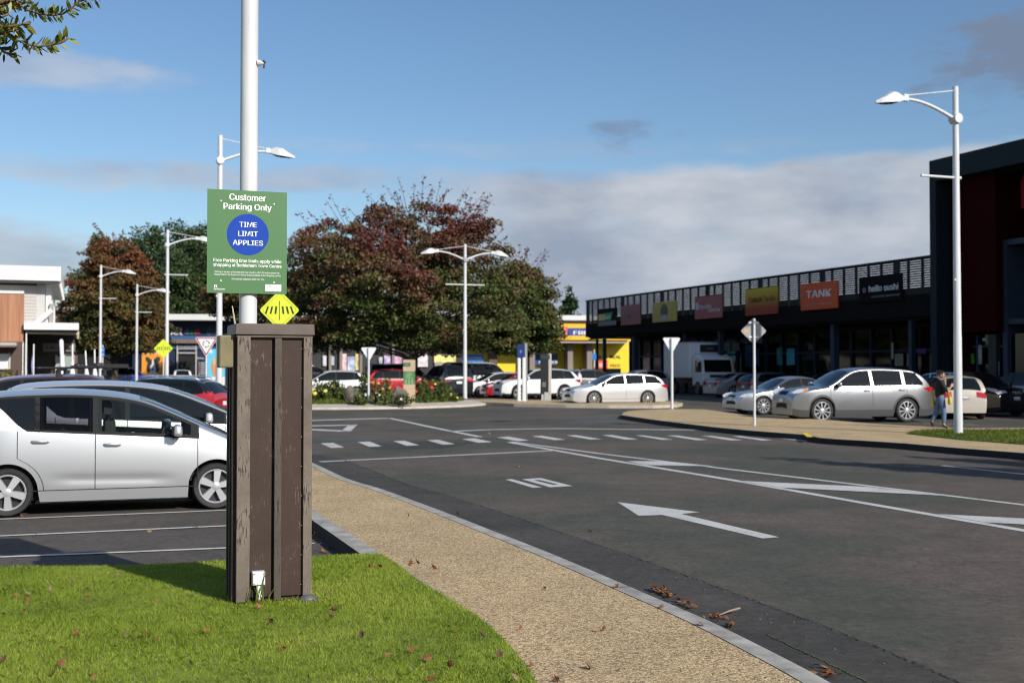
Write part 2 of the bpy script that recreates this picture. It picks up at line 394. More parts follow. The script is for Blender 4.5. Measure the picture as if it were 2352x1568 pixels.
# --- markings, all one thin sheet layer above the road
def mark(name,polys,h=.0085,mat=None):
    mb=MB()
    for p in polys: sheet(None,GP(p),h,None,obj_mb=mb)
    return tag(mb.build(name,mat or LINE),kind='structure')
def stroke(px,w,h=0.):
    "painted line of width w metres through pixels"
    pts=GP(px); a=offset(pts,w/2); b=offset(pts,-w/2); return a+b[::-1]
def mark_m(name,polys,h=.0085,mat=None):
    mb=MB()
    for p in polys: sheet(None,p,h,None,obj_mb=mb)
    return tag(mb.build(name,mat or LINE),kind='structure')
mark_m('bay_lines',[stroke([(-300,1206),(0,1193),(524,1172),(640,1167)],.085),stroke([(-300,1244.5),(0,1231.5),(523,1208),(690,1201)],.085),
    stroke([(-300,1293),(0,1280),(524,1259),(722,1248.5)],.085),stroke([(-200,1166),(70,1157),(450,1142),(560,1137)],.085)])
zA=lambda x,y:(689+x*.3174,918.6+y*.3174); zB=lambda x,y:(1378+x*.414,890+y*.414)
dash=[[(150,315),(240,311),(320,344),(225,348)],[(415,305),(502,301),(592,336),(500,339)],[(675,298),(755,295),(862,328),(772,332)],
 [(915,291),(1000,288),(1122,320),(1032,323)],[(1172,283),(1262,278),(1392,305),(1292,310)],[(1425,271),(1510,265),(1660,293),(1570,298)],
 [(1675,262),(1750,259),(1922,288),(1842,290)],[(1930,257),(1995,255),(2180,284),(2100,286)]]
dashB=[[(10,264),(72,264),(210,288),(140,289)],[(195,265),(245,266),(405,289),(340,290)],[(370,266),(430,267),(600,291),(535,292)],
 [(560,268),(620,268),(790,292),(725,293)],[(730,270),(780,270),(960,293),(900,294)],[(915,272),(960,272),(1170,295),(1110,296)]]
mark('crossing_bars',[[zA(*q) for q in d] for d in dash]+[[zB(*q) for q in d] for d in dashB])
zg=lambda zx,zy:(700+(zx)*0,0)
mark_m('give_way_triangle',[stroke([(600,981),(815,976)],.5),stroke([(600,981),(800,990.6)],.5),stroke([(812,975.2),(793,991.2)],.26)],h=.0085)
mark_m('stop_line',[stroke([(735,1060.8),(1000,1048),(1273,1035)],.17)])
mark_m('edge_line',[stroke([(640,969.5),(709,966),(800,963),(897,960.5)],.5),stroke([(894,960.2),(1000,983),(1102,1003.5)],.19)])
mark_m('junction_line',[stroke(crv([(1033,991),(1100,988),(1165,986),(1292,984.5),(1436,986),(1660,988)],4),.3)])
mark_m('median_line',[stroke([(1170,1016),(1378,1053),(1697,1105.5),(2020,1162),(2351,1219),(2700,1280)],.16),
    stroke([(1172,1014.5),(1378,1042),(1700,1081),(2000,1117),(2351,1160),(2700,1203)],.13)])
mark('median_bars',[[zB(150,410),(zB(370,411)),zB(640,439),zB(250,432)],[zB(770,520),zB(1480,553),zB(1900,602),zB(1000,557)],[zB(1870,705),zB(2450,735),zB(2900,792),zB(2140,752)]],h=.0125)
mark('lane_arrow',[[zB(98,637),zB(550,693),zB(450,703),zB(345,708),zB(215,713)],[zB(450,703),zB(995,832),zB(900,839),zB(345,708)]])
z10=lambda x,y:(1136.8+x*.0830,1079.4+y*.0830)
mark('speed_number',[[z10(290,268),z10(465,258),z10(1305,487),z10(1045,498)],
    [z10(745,262),z10(1270,228),z10(1225,280),z10(1065,288)],[z10(745,262),z10(1065,288),z10(1600,418),z10(1520,482)],
    [z10(1520,482),z10(1600,418),z10(1775,412),z10(2150,450)],[z10(1270,228),z10(2150,450),z10(1775,412),z10(1225,280)]])
mark_m('far_lane_line',[stroke([zB(1900,434),zB(2352,482),zB(2700,520)],.11)])
mark_m('far_bay_lines',[stroke([(1500,917),(1560,919),(1640,921)],.1),stroke([(1560,912),(1640,914.5)],.1),stroke([(2118,972),(2250,976)],.1),stroke([(2235,951),(2352,956)],.1)],h=.0085)
mark('road_patch',[[zA(420,312),zA(1000,300),zA(1290,306),zA(1060,348),zA(560,363),zA(480,338)]],h=.0065,mat=ASPD)
mark('pale_road_patch',[[zA(62,262),zA(560,258),zA(700,290),zA(300,297),zA(62,292)],[zA(62,120),zA(150,122),zA(210,148),zA(62,150)],[zA(1640,150),zA(2300,105),zA(2500,150),zA(2100,170)],[zA(0,380),zA(160,376),zA(190,392),zA(62,402)]],h=.0065,mat=ASPL)
# --- traffic islands
isl=[(1428,953),(1432,947),(1445,943),(1490,940.5),(1544,938.5),(1620,940),(1722,954),(1816,959),(1916,965),(2000,972),(2082,977),(2189,983),(2352,982),(2700,985),(2700,1080),(2352,1040),(2206,1029),(2082,1018),(1990,1012),(1922,1008),(1885,1005),(1850,998),(1730,989),(1640,980.5),(1544,969),(1480,960.5)]
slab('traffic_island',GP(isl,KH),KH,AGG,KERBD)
mb=MB(); A=GP([(1428,953),(1480,960.5),(1544,969),(1640,980.5),(1730,989),(1838,997)],KH)
tag(None or band('traffic_island_kerb',A,[tuple(Vector(p)+Vector((.02,.16))) for p in A],KH+.004,CONCI))
B=GP([(1925,1008.5),(1990,1012),(2082,1018),(2206,1029),(2352,1040),(2700,1080)],KH)
band('traffic_island_kerb_edge',B,[tuple(Vector(p)+Vector((.05,.17))) for p in B],KH+.004,CONCI)
yk=GP([(1841,994.5),(1852,993.5),(1868,1004),(1854,1003.5)],KH); sheet('painted_kerb_end',yk,KH+.008,M('yellow_kerb_paint',(.72,.55,.03),.6,var=.2,vs=20))
GRASSFAR=M('verge_soil',(.09,.13,.02),.9,var=.35,vs=4,bump=.4,bs=30)
VERGE=GP([(2082,994),(2110,990.5),(2156,988.5),(2352,988),(2700,989),(2700,1052),(2352,1019),(2206,1008),(2130,1000)],KH+.02)
slab('grass_verge_ground',VERGE,KH+.02,GRASSFAR,GRASSFAR,h0=KH-.1)
far_isl=[(1075,916.5),(1110,922.5),(1180,926.5),(1300,929),(1400,930.2),(1500,930.3),(1555,928.5),(1568,925),(1545,921.5),(1400,920),(1250,918),(1130,915)]
slab('far_footpath_island',GP(far_isl,KH),KH,AGG,CONCI)
# roundabout : sloping concrete apron, grass ring, planted mound
RC=Vector((-8.2,57.0)); RR=7.1
def ring_mesh(name,prof,mat,n=72,smooth=True):
    mb=MB(); m=len(prof)
    for r,h in prof:
        for k in range(n):
            w=2*math.pi*k/n; x=RC.x+r*math.cos(w); y=RC.y+r*math.sin(w); mb.v.append((x,y,gz(y)+h))
    for i in range(m-1):
        for k in range(n):
            k2=(k+1)%n; mb.f.append((i*n+k,i*n+k2,(i+1)*n+k2,(i+1)*n+k)); mb.m.append(0)
    mb.f.append(tuple((m-1)*n+k for k in range(n))); mb.m.append(0)
    return tag(mb.build(name,mat,smooth=smooth,angle=40),kind='structure')
ring_mesh('roundabout_kerb',[(RR,-.02),(RR-.06,.09),(RR-1.15,.20),(RR-1.2,.10)],CONCI)
ring_mesh('roundabout_mound',[(RR-1.16,.16),(RR-1.3,.22),(RR-2.2,.34),(RR-3,.42),(RR-4.5,.52),(.2,.6)],M('garden_soil_and_grass',(.055,.075,.018),.95,var=.5,vs=2,bump=.4,bs=20))
def mound(x,y):
    r=math.hypot(x-RC.x,y-RC.y); return gz(y)+float(np.interp(r,[.2,RR-4.5,RR-3,RR-2.2,RR-1.3,RR-1.16],[.6,.52,.42,.34,.22,.16]))
# ================================================================ timber post cover, parking sign, lamps, road signs
WOODP=None
def painted_wood(name,c1,c2,grey,amt):
    m=bpy.data.materials.new(name); m.use_nodes=True; nt=m.node_tree; b=nt.nodes['Principled BSDF']; b.inputs['Roughness'].default_value=.72
    tc=nn(nt,'ShaderNodeTexCoord')
    mp=nn(nt,'ShaderNodeMapping'); mp.inputs['Scale'].default_value=(1,1,.12); nt.links.new(tc.outputs['Object'],mp.inputs[0])
    g=nn(nt,'ShaderNodeTexNoise'); g.inputs['Scale'].default_value=70; g.inputs['Detail'].default_value=6; nt.links.new(mp.outputs[0],g.inputs['Vector'])
    w=nn(nt,'ShaderNodeTexNoise'); w.inputs['Scale'].default_value=3.2; w.inputs['Detail'].default_value=8; w.inputs['Roughness'].default_value=.7; nt.links.new(tc.outputs['Object'],w.inputs['Vector'])
    f=nn(nt,'ShaderNodeTexNoise'); f.inputs['Scale'].default_value=95; f.inputs['Detail'].default_value=9; f.inputs['Roughness'].default_value=.72; nt.links.new(mp.outputs[0],f.inputs['Vector'])
    base=nn(nt,'ShaderNodeValToRGB'); e=base.color_ramp.elements; e[0].position=.35; e[1].position=.65; e[0].color=(*c1,1); e[1].color=(*c2,1); nt.links.new(w.outputs[0],base.inputs[0])
    # worn patches: where the slow noise and the grain are both high
    a=nn(nt,'ShaderNodeMath',operation='MULTIPLY'); nt.links.new(w.outputs[0],a.inputs[0]); nt.links.new(f.outputs[0],a.inputs[1])
    mr=nn(nt,'ShaderNodeMapRange'); mr.inputs[1].default_value=amt; mr.inputs[2].default_value=amt+.05; nt.links.new(a.outputs[0],mr.inputs[0])
    mx=nn(nt,'ShaderNodeMixRGB'); mx.inputs[2].default_value=(*grey,1); nt.links.new(mr.outputs[0],mx.inputs[0]); nt.links.new(base.outputs[0],mx.inputs[1])
    nt.links.new(mx.outputs[0],b.inputs['Base Color'])
    bp=nn(nt,'ShaderNodeBump'); bp.inputs['Strength'].default_value=.5; bp.inputs['Distance'].default_value=.004; nt.links.new(g.outputs[0],bp.inputs['Height']); nt.links.new(bp.outputs[0],b.inputs['Normal'])
    return m
PANEL=painted_wood('brown_painted_panel',(.033,.0165,.0115),(.047,.0255,.0175),(.17,.145,.125),.318)
BATTEN=painted_wood('weathered_batten',(.10,.078,.060),(.20,.165,.132),(.035,.022,.017),.285)
BATTEN2=painted_wood('half_worn_batten',(.045,.031,.025),(.105,.083,.066),(.03,.019,.015),.27)
CAPM=M('cap_brown_metal',(.085,.060,.048),.5,var=.25,vs=9)
base=G(628,1383,KH); dep=base.y
pxm=FP/dep
PW=169/pxm/math.cos(math.radians(8)); PD=.43; PHt=2.0
top_y=P(628,771,dep).z-base.z
p=thing('post_cover','tall brown weathered timber box on the lawn around the base of the thick white pole','post cover',base,ROADROT)
# local frame: x to the right along the front, -y toward the camera
mb=MB(); mb.box((0,PD/2+.012,top_y/2),(PW-.02,PD-.024,top_y-.0)); mb.build('side_panel',PANEL,p)
mb=MB(); mb.box((0,PD/2,.0),(PW-.06,PD-.06,.12)); mb.build('footing',CONC,p)
bw=.125*PW/.54; xs=[-PW/2+.042,-.0+.012,PW/2-.045]
for x,w in ((-PW/4+.012,PW/2-.06),(PW/4,PW/2-.06)):
    mb=MB(); mb.box((x,.006,top_y/2+.02),(w,.016,top_y-.05)); mb.build('panel',PANEL,p,bevel=.002)
for x,w,mt,dd in ((-PW/2+.047,.094,BATTEN,.045),(.024,.052,BATTEN2,.03),(PW/2-.032,.064,BATTEN,.04)):
    mb=MB(); mb.box((x,-.012,top_y/2+.006),(w,dd,top_y-.03)); mb.build('batten',mt,p,bevel=.004)
for y in (.05,.2,.34):     # battens on the shaded side, shade put into their darker panel brown
    mb=MB(); mb.box((-PW/2-.012,y,top_y/2+.006),(.028,.06,top_y-.03)); mb.build('batten',PANEL,p,bevel=.003)
mb=MB(); cw=PW+.034; ct=.082; zc=top_y+.004
mb.box((0,PD/2,zc+ct/2),(cw,PD+.085,ct),taper=.985); mb.box((0,PD/2,zc-.012),(cw-.02,PD+.065,.016)); mb.build('cap',CAPM,p,bevel=.006)
mb=MB(); mb.box((-PW/2-.062,.10,top_y-.115),(.12,.16,.235)); mb.build('side_box',M('beige_plastic_aged',(.18,.15,.07),.55,var=.2,vs=6),p,bevel=.012)
mb=MB(); mb.tube([(-PW/2-.0,.1,zc+ct-.01),(-PW/2-.012,.1,zc+ct+.07),(-PW/2-.022,.1,zc+ct+.13)],[.007,.006,.005],6); mb.build('cable_end',M('cream_cable',(.5,.42,.3),.6),p)
# nail heads
for k in range(9): mb=MB(); mb.ball((PW/2-.072,-.004,.12+k*top_y/9),.005,6,4); mb.build('nail',M('nail_zinc',(.4,.38,.35),.4),p)
# flashing scrap at the foot
mb=MB(); mb.ball((PW/2-.03,-.06,.015),(.075,.05,.04),10,6); mb.build('flashing',M('grey_lead_flashing',(.09,.09,.095),.5,var=.3,vs=20),p,smooth=True)
# junction box
jb=base+Matrix.Rotation(ROADROT,3,'Z')@Vector((-PW/2+.155,-.045,.145))
j=thing('junction_box','small square white plastic junction box at the foot of the brown timber cover','junction box',jb-Vector((0,0,.03)),ROADROT)
JW=M('white_pvc',(.74,.74,.70),.45,var=.05,vs=8)
mb=MB(); mb.box((0,.01,.075),(.092,.062,.098)); mb.build('housing',JW,j,bevel=.006)
mb=MB(); mb.box((0,-.026,.075),(.084,.012,.09)); mb.build('lid',JW,j,bevel=.004)
mb=MB()
for a in (-.034,.034):
    for b in (.04,.11): mb.lathe([(.0,-.001),(.0045,-.001),(.0045,.004)],8,'Y',c=(a,-.034,b))
mb.build('screw',M('screw_grey',(.2,.2,.2),.4),j)
mb=MB(); mb.lathe([(.02,-.0),(.02,.028),(.017,.028),(.017,-.04),(.021,-.04),(.021,-.055),(.016,-.055),(.016,-.07)],12,c=(.004,.0,-.005)); mb.build('gland',JW,j)
mb=MB(); mb.tube([(.004,0,-.06),(-.003,0,-.1),(-.02,.005,-.15)],[.009,.009,.008],8); mb.build('cable',M('orange_cable_dusty',(.30,.16,.09),.7,var=.3,vs=40),j)
# ---------------------------------------------------------------- street lamps
LAMPG=M('lamp_diffuser',(.05,.05,.055),.25)
def lamp(name,label,px_top,py_top,depth,sides,px_base=None,group='white street lamps of the car park',gz_h=0,banner=True,rad=.085):
    topz=P(px_top,py_top,depth).z; x=P(px_base or px_top,850,depth).x
    g=gz(depth)+gz_h
    t=thing('street_lamp',label,'street lamp',(x,depth,g),ROADROT,group); h=topz-g
    mb=MB(); mb.lathe([(.0,.0),(.16,.0),(.16,.02),(.105,.025),(rad*1.25,.05),(rad*1.15,h*.28),(rad*1.1,h*.285),(rad*.85,h-.02),(.0,h)],20); mb.build('pole',WPOLE,t,smooth=True,angle=40)
    for sgn in sides:
        mb=MB(); z0=h-.82; n=9; L=1.42; pts=[]
        for k in range(n+1):
            s=k/n; pts.append((sgn*(.05+L*s),0,z0+.40*math.sin(s*math.pi/2)-.02*s))
        mb.tube(pts,[.048-.012*k/n for k in range(n+1)],10); mb.build('arm',WPOLE,t,smooth=True,angle=50)
        e=Vector(pts[-1])
        mb=MB(); mb.tube([(sgn*.05,0,h-.12),(e.x+sgn*.0,0,e.z+.09)],.015,6); mb.build('tie_rod',WPOLE,t)
        mb=MB(); mb.lathe([(.0,-.13),(.12,-.13),(.12,.13),(.0,.13)],18,'Y',c=(0,0,z0)) ; mb.build('hub',WPOLE,t,smooth=True,angle=40)
        mb=MB(); mb.box((e.x+sgn*.03,0,e.z+.03),(.14,.1,.17)); mb.build('clamp',WPOLE,t,bevel=.015)
        # lantern: wedge shaped head with a tilted dark glass below
        secs=[(.08,.05,.05,-.02),(.18,.07,.08,-.05),(.32,.15,.135,-.10),(.48,.185,.12,-.115),(.66,.14,.0,-.13),(.80,.07,-.075,-.14),(.90,.015,-.13,-.145)]
        mb=MB(); ring=[]
        for (d,w,zt,zb) in secs:
            o=len(mb.v); X=e.x+sgn*d
            mb.v+=[(X,-w,e.z+zb-.02),(X,-w*.8,e.z+zt*.8),(X,0,e.z+zt+.03),(X,w*.8,e.z+zt*.8),(X,w,e.z+zb-.02)]
            ring.append(o)
        for a,b in zip(ring,ring[1:]):
            for k in range(4): mb.f.append((a+k,a+k+1,b+k+1,b+k) if sgn<0 else (a+k,b+k,b+k+1,a+k+1)); mb.m.append(0)
        for a in (ring[0],ring[-1]): mb.f.append(tuple(a+k for k in range(5))); mb.m.append(0)
        hd=mb.build('lantern',WPOLE,t,smooth=True,angle=35)
        mb=MB(); q=[(e.x+sgn*d,s*w*.96,e.z+zb-.022) for (d,w,zt,zb) in secs[1:] for s in (-1,1)]
        mb.add(q,[(i,i+1,i+3,i+2) for i in range(0,len(q)-2,2)]); mb.build('glass',LAMPG,hd)
    if banner:
        bx=MB(); zz=h*.735
        for sgn in sides:
            bx.tube([(0,0,zz),(sgn*1.06,0,zz)],.032,8)
        if len(sides)==1: bx.tube([(0,0,zz),(-sides[0]*.14,0,zz)],.04,8)
        bx.build('banner_arm',WPOLE,t,smooth=True,angle=50)
    mb=MB(); mb.ball((-.09,-.03,h*.44),.035,8,6); mb.build('eyelet',WPOLE,t,smooth=True)
    return t
d1=G(2200,996,KH+.02).y
lamp('street_lamp','white street lamp with one arm to the left, on the verge beside the walking person',2193,198,d1,(-1,),2200,gz_h=KH+.02)
lamp('street_lamp','white street lamp rising from behind the silver cars directly behind the green sign',503,310,37.9,(1,))
lamp('street_lamp','white street lamp between the green sign and the yellow diamond beside the dog poster',383,527,63.4,(1,))
lamp('street_lamp','white street lamp in front of the red brown tree trunk at the low white canopy',230,608,84.6,(1,))
lamp('street_lamp','smallest white street lamp, at the left edge of the orange dog poster',313.5,652,89,(1,))
d6=G(1068,915,KH).y
lamp('street_lamp','white street lamp with two arms in front of the big red brown tree',1067.5,560,d6,(-1,1),1068,gz_h=KH)
# ---------------------------------------------------------------- near pole with the green parking sign
mid=base+Matrix.Rotation(ROADROT,3,'Z')@Vector((-.085,PD*.42,0))
pd=mid.y; px_=lambda x:(x-CX)*pd/FP
xb=px_(569.3); rb=40.5*pd/FP/2
pl=thing('light_pole','thick white round pole rising out of the brown timber cover past the frame','pole',(xb,pd,gz(pd)+KH),0)
mb=MB(); hh=9.0; mb.lathe([(rb*1.02,0.1),(rb,2.0),(rb*.985,4.2),(rb*.9,hh),(0,hh)],48); mb.build('shaft',WPOLE,pl,smooth=True,angle=40)
ez=P(591,146,pd).z-(gz(pd)+KH)
mb=MB(); mb.lathe([(0,-.0),(.022,-.0),(.022,.03),(.012,.03),(.012,.05),(0,.05)],12,'Y',c=(0,0,0))
eb=mb.build('bracket',WPOLE,pl,smooth=True,angle=40); eb.location=(rb*.93,-.02,ez); eb.rotation_euler=(0,0,-1.3)
mb=MB(); mb.box((0,0,-.01),(.014,.014,.045)); mb.ball((0,0,.012),.014); k=mb.build('black_tag',BLACK,eb); k.location=(0,.05,-.005)
# lantern of this pole (above the frame)
mb=MB(); mb.tube([(0,0,8.2),(.6,.2,8.6),(1.5,.5,8.65)],.045,8); mb.build('arm',WPOLE,pl,smooth=True)
mb=MB(); mb.ball((1.85,.62,8.6),(.42,.2,.12),14,8); mb.build('lantern',WPOLE,pl,smooth=True)
# sign
SGR=M('sign_green',(.055,.165,.052),.5,var=.02,vs=2); SBL=M('sign_blue',(.003,.05,.36),.5,spec=.2); SWH=M('sign_white',(.82,.82,.80),.4)
SBACK=M('sign_aluminium',(.36,.36,.37),.45,metal=.6)
sd=pd-rb-.02
sc=P(568.2,556,sd); SW=178.5*sd/FP/math.cos(math.radians(9)); SHt=237*sd/FP
sg=thing('parking_sign','green customer parking only sign with blue time limit disc, fixed to the white pole','sign',sc+Vector((0,0,-SHt/2)),ROADROT)
mb=MB(); mb.box((0,.0,SHt/2),(SW,.004,SHt)); mb.build('board',SGR,sg)
f=-.0022; u=SW/815.; zz=lambda y:(1248-y)*SHt/1088.; xx=lambda x:(x-547.5)*u
mb=MB(); r=214*u; n=64; mb.prism([(xx(552)+r*math.cos(2*math.pi*k/n),f,zz(625)+r*math.sin(2*math.pi*k/n)) for k in range(n)],(0,-.0012,0)); mb.build('blue_disc',SBL,sg)
def st(b,x,y,w,h,bold=.03,yy=f,m=SWH,par=None): return text(b,m,par or sg,(xx(x),yy,zz(y)),width=w*u,height=h*u,bold=bold,thick=.0012)
st('Customer',548,266,376,84,.035); st('Parking Only',549,364,494,80,.035)
for b,x,y,w in (('TIME',553,546,178),('LIMIT',553,642,202),('APPLIES',553,738,310)): st(b,x,y,w,66,.03,f-.0013)
st('Free Parking time limits apply while',551,920,694,44,.03); st('shopping at Bethlehem Town Centre',552,968,698,42,.03)
st('Parking in excess of the time limit may result in a $65.00 enforcement fee.',550,1034,664,24,.012)
st('Please refer to the Important Notice at the entrance to the shopping centre',551,1062,678,24,.012)
st('All enquiries telephone 0800 727 536',554,1106,334,24,.012)
st('B',228,1193,32,38,.035); st('Bethlehem',266,1216,112,24,.02)
mb=MB(); mb.prism([(xx(734),f,zz(1220)),(xx(899),f,zz(1220)),(xx(899),f,zz(1146)),(xx(734),f,zz(1146))],(0,-.001,0)); wp=mb.build('logo_panel',SWH,sg)
GTX=M('sign_grey_text',(.35,.40,.36),.5); GDK=M('logo_green_dark',(.02,.10,.03),.5)
for b,y in (('PARKING',1184),('ENFORCEMENT',1197),('SERVICES',1209)): text(b,GTX,wp,(xx(805),f-.0011,zz(y)),width=(52 if b!='ENFORCEMENT' else 88)*u,height=9*u,bold=.0,thick=.0005,align='L')
mb=MB()
for x,y in ((745,1156),(757,1164),(768,1156),(779,1163),(789,1169),(778,1156),(793,1174),(808,1156),(818,1165)): mb.box((xx(x),f-.0014,zz(y)),(7*u,.0008,6*u))
mb.build('dots',GDK,wp)
mb=MB()
for x,y in ((278,280),(820,290),(281,1119),(823,1125)): mb.lathe([(0,-.004),(.0055,-.004),(.007,-.001),(.007,.001)],10,'Y',c=(xx(x),f,zz(y)))
mb.build('rivet',M('rivet_white',(.7,.7,.68),.3),sg)
mb=MB()
for z in (.12,SHt-.14): mb.box((0,.012,z),(.34,.02,.04))
mb.build('bracket',SBACK,sg)
# ---------------------------------------------------------------- road signs
YEL=M('fluoro_yellow_green',(.74,.86,.055),.45); GREYB=M('sign_back_grey',(.33,.33,.34),.5,metal=.35,var=.08,vs=6); SIGNRED=M('sign_red',(.36,.012,.03),.4)
SB=M('sign_black',(.012,.012,.012),.5); WBK=M('sign_back_white',(.74,.76,.80),.5,var=.03)
def flat(mb_,pts2,y,th,mi=0): mb_.prism([(a,y,b) for a,b in pts2],(0,th,0),mi)
def signpost(t,h,r=.035,mat=None,y=.04):
    mb=MB(); mb.lathe([(r,0),(r,h),(0,h+.004)],14,c=(0,y,0)); return mb.build('pole',mat or WPOLE,t,smooth=True,angle=40)
def diamond(name,label,px,py,dep_,size,front,rz,h0=None,group=None):
    c=P(px,py,dep_); g=gz(dep_)+(h0 or 0); t=thing(name,label,'road sign',(c.x,dep_,g),rz,group); z=c.z-g
    d=size/2
    mb=MB(); flat(mb,rpoly([(0,z-d),(d,z),(0,z+d),(-d,z)],.05),0,.004); mb.build('plate',[YEL if front else GREYB],t)
    if front:
        mb=MB(); e=d-.045
        out=rpoly([(0,z-e),(e,z),(0,z+e),(-e,z)],.04,6); e2=e-.018; inn=rpoly([(0,z-e2),(e2,z),(0,z+e2),(-e2,z)],.03,6)
        n=len(out); mb.add([(a,-.0015,b) for a,b in out]+[(a,-.0015,b) for a,b in inn],[(i,(i+1)%n,(i+1)%n+n,i+n) for i in range(n)])
        mb.build('border',M('sign_border_olive',(.35,.42,.02),.5),t)
        mb=MB(); q=d/.6
        mb.box((0,-.003,z-.02*d),(.035*d,.002,.96*d))
        for k in (1,2,3):
            for s in (-1,1):
                x=s*(-.045+.222*k)*d; o=-s*.022*k*d
                flat(mb,[(x-.045*d-o,z-.19*d),(x+.045*d-o,z-.19*d),(x+.045*d+o,z+.19*d),(x-.045*d+o,z+.19*d)],-.002,-.002)
        mb.build('bars',SB,t)
        signpost(t,z+d*.5,.033,y=.042)
    else:
        signpost(t,z+d*.92,.038,y=-.045)
        mb=MB()
        for k in (-.45,.62): mb.box((0,-.012,z+d*k),(.30,.02,.045))
        mb.build('clip',M('clip_white',(.75,.75,.74),.4),t)
        mb=MB(); mb.box((-.22,-.003,z+.0),(.13,.003,.07)); mb.build('sticker',M('orange_sticker',(.7,.35,.05),.5),t)
    return t
diamond('crossing_sign','larger fluorescent yellow diamond crossing sign directly behind the brown timber cover',642,712,23.5,92*23.5/FP,True,0.05)
diamond('crossing_sign','smaller fluorescent yellow diamond crossing sign in front of the dog poster',375.3,800,62,44*62/FP,True,0.05)
dd=G(1734,977,KH).y
diamond('warning_sign','grey back of a diamond road sign on a white post at the island edge',1731,760,dd,61*dd/FP,False,0.08,h0=KH)
def giveway(label,px,py_c,dep_,w,front,rz,h0=0,size_pole=.035):
    c=P(px,py_c,dep_); g=gz(dep_)+h0; t=thing('give_way_sign',label,'road sign',(c.x,dep_,g),rz); z=c.z-g; hgt=w*.87
    tri=lambda s,zc:[(-w/2*s,zc+hgt/2-(1-s)*hgt*.333),(0,zc-hgt/2+(1-s)*hgt*.667),(w/2*s,zc+hgt/2-(1-s)*hgt*.333)]
    mb=MB(); flat(mb,rpoly(tri(1,z),.05),0,.004); mb.build('plate',SWH if front else WBK,t)
    if front:
        mb=MB(); a=rpoly(tri(.93,z),.035,5); b=rpoly(tri(.76,z),.02,5); n=len(a)
        mb.add([(x,-.0015,q) for x,q in a]+[(x,-.0015,q) for x,q in b],[(i,(i+1)%n,(i+1)%n+n,i+n) for i in range(n)]); mb.build('red_border',SIGNRED,t)
        mb=MB(); zc=z+hgt*.16; R1=w*.155; R2=w*.12
        for k in range(3):
            a0=math.radians(90+8-k*120); a1=a0-math.radians(78); m=8
            ar=[a0+(a1-a0)*i/m for i in range(m+1)]
            mb.add([(R1*math.cos(q),-.0018,zc+R1*math.sin(q)) for q in ar]+[(R2*math.cos(q),-.0018,zc+R2*math.sin(q)) for q in ar],[(i,i+1,i+m+2,i+m+1) for i in range(m)])
            ah=a1-math.radians(22); mid_=(R1+R2)/2
            mb.add([(R1*1.18*math.cos(a1),-.0018,zc+R1*1.18*math.sin(a1)),(R2*.78*math.cos(a1),-.0018,zc+R2*.78*math.sin(a1)),(mid_*math.cos(ah),-.0018,zc+mid_*math.sin(ah))],[(0,1,2)])
        mb.build('arrows',SB,t); signpost(t,z+hgt*.3,size_pole)
    else:
        signpost(t,z+hgt*.47,size_pole,y=-.042)
        mb=MB()
        for k in (-.05,.32): mb.box((0,-.012,z+hgt*k),(.24,.018,.035))
        mb.build('clip',WBK,t)
    return t
d_r=49.
giveway('red bordered give way sign with roundabout arrows beside the green sign',473.5,797,47,52*47/FP,True,0.1)
giveway('tiny red bordered give way sign at the left edge of the dog poster',315,812,98,18*98/FP,True,0.1,size_pole=.045)
giveway('white back of a give way sign planted among the roses on the roundabout',847,814,51.2,37.5*51.2/FP,False,0.05,h0=.35,size_pole=.045)
d2_=G(1544,938.5,KH).y
giveway('white back of a give way sign on the aggregate island tip near the truck',1542.5,794,d2_,43*d2_/FP,False,0.05,h0=KH,size_pole=.055)
# blue sign on white posts
DB=M('sign_navy',(.012,.03,.14),.4)
def post_sign():
    d=G(1198,920,KH).y; k=d/FP; g=gz(d)+KH; x=P(1197.5,850,d).x; t=thing('direction_sign','navy blue sign panel between two white posts on the far footpath','sign',(x,d,g),.03)
    for px,tp in ((1191.8,822),(1203.3,821)):
        mb=MB(); h=P(px,tp,d).z-g; X=(px-1197.5)*k; mb.lathe([(.12,0),(.12,.03),(.085,.04),(.085,h-.03),(.05,h),(0,h+.01)],14,c=(X,0,0)); mb.build('post',WHITE,t,smooth=True,angle=40)
    z0,z1=P(0,823,d).z-g,P(0,790,d).z-g
    mb=MB(); mb.box((-.5*k,.1,(z0+z1)/2),(18*k,.05,z1-z0)); mb.build('panel',DB,t)
    text('P',M('sign_paleblue',(.25,.3,.45),.5),t,(-.5*k,.074,z0+.25),width=5*k,height=9*k,bold=.02)
    mb=MB(); 
    for px in (1206.5,1209.5): mb.tube([((px-1197.5)*k,.12,0),((px-1197.5)*k,.12,z1+.05)],.035,8)
    mb.build('support',M('galvanised',(.42,.43,.44),.45,metal=.5),t)
post_sign()
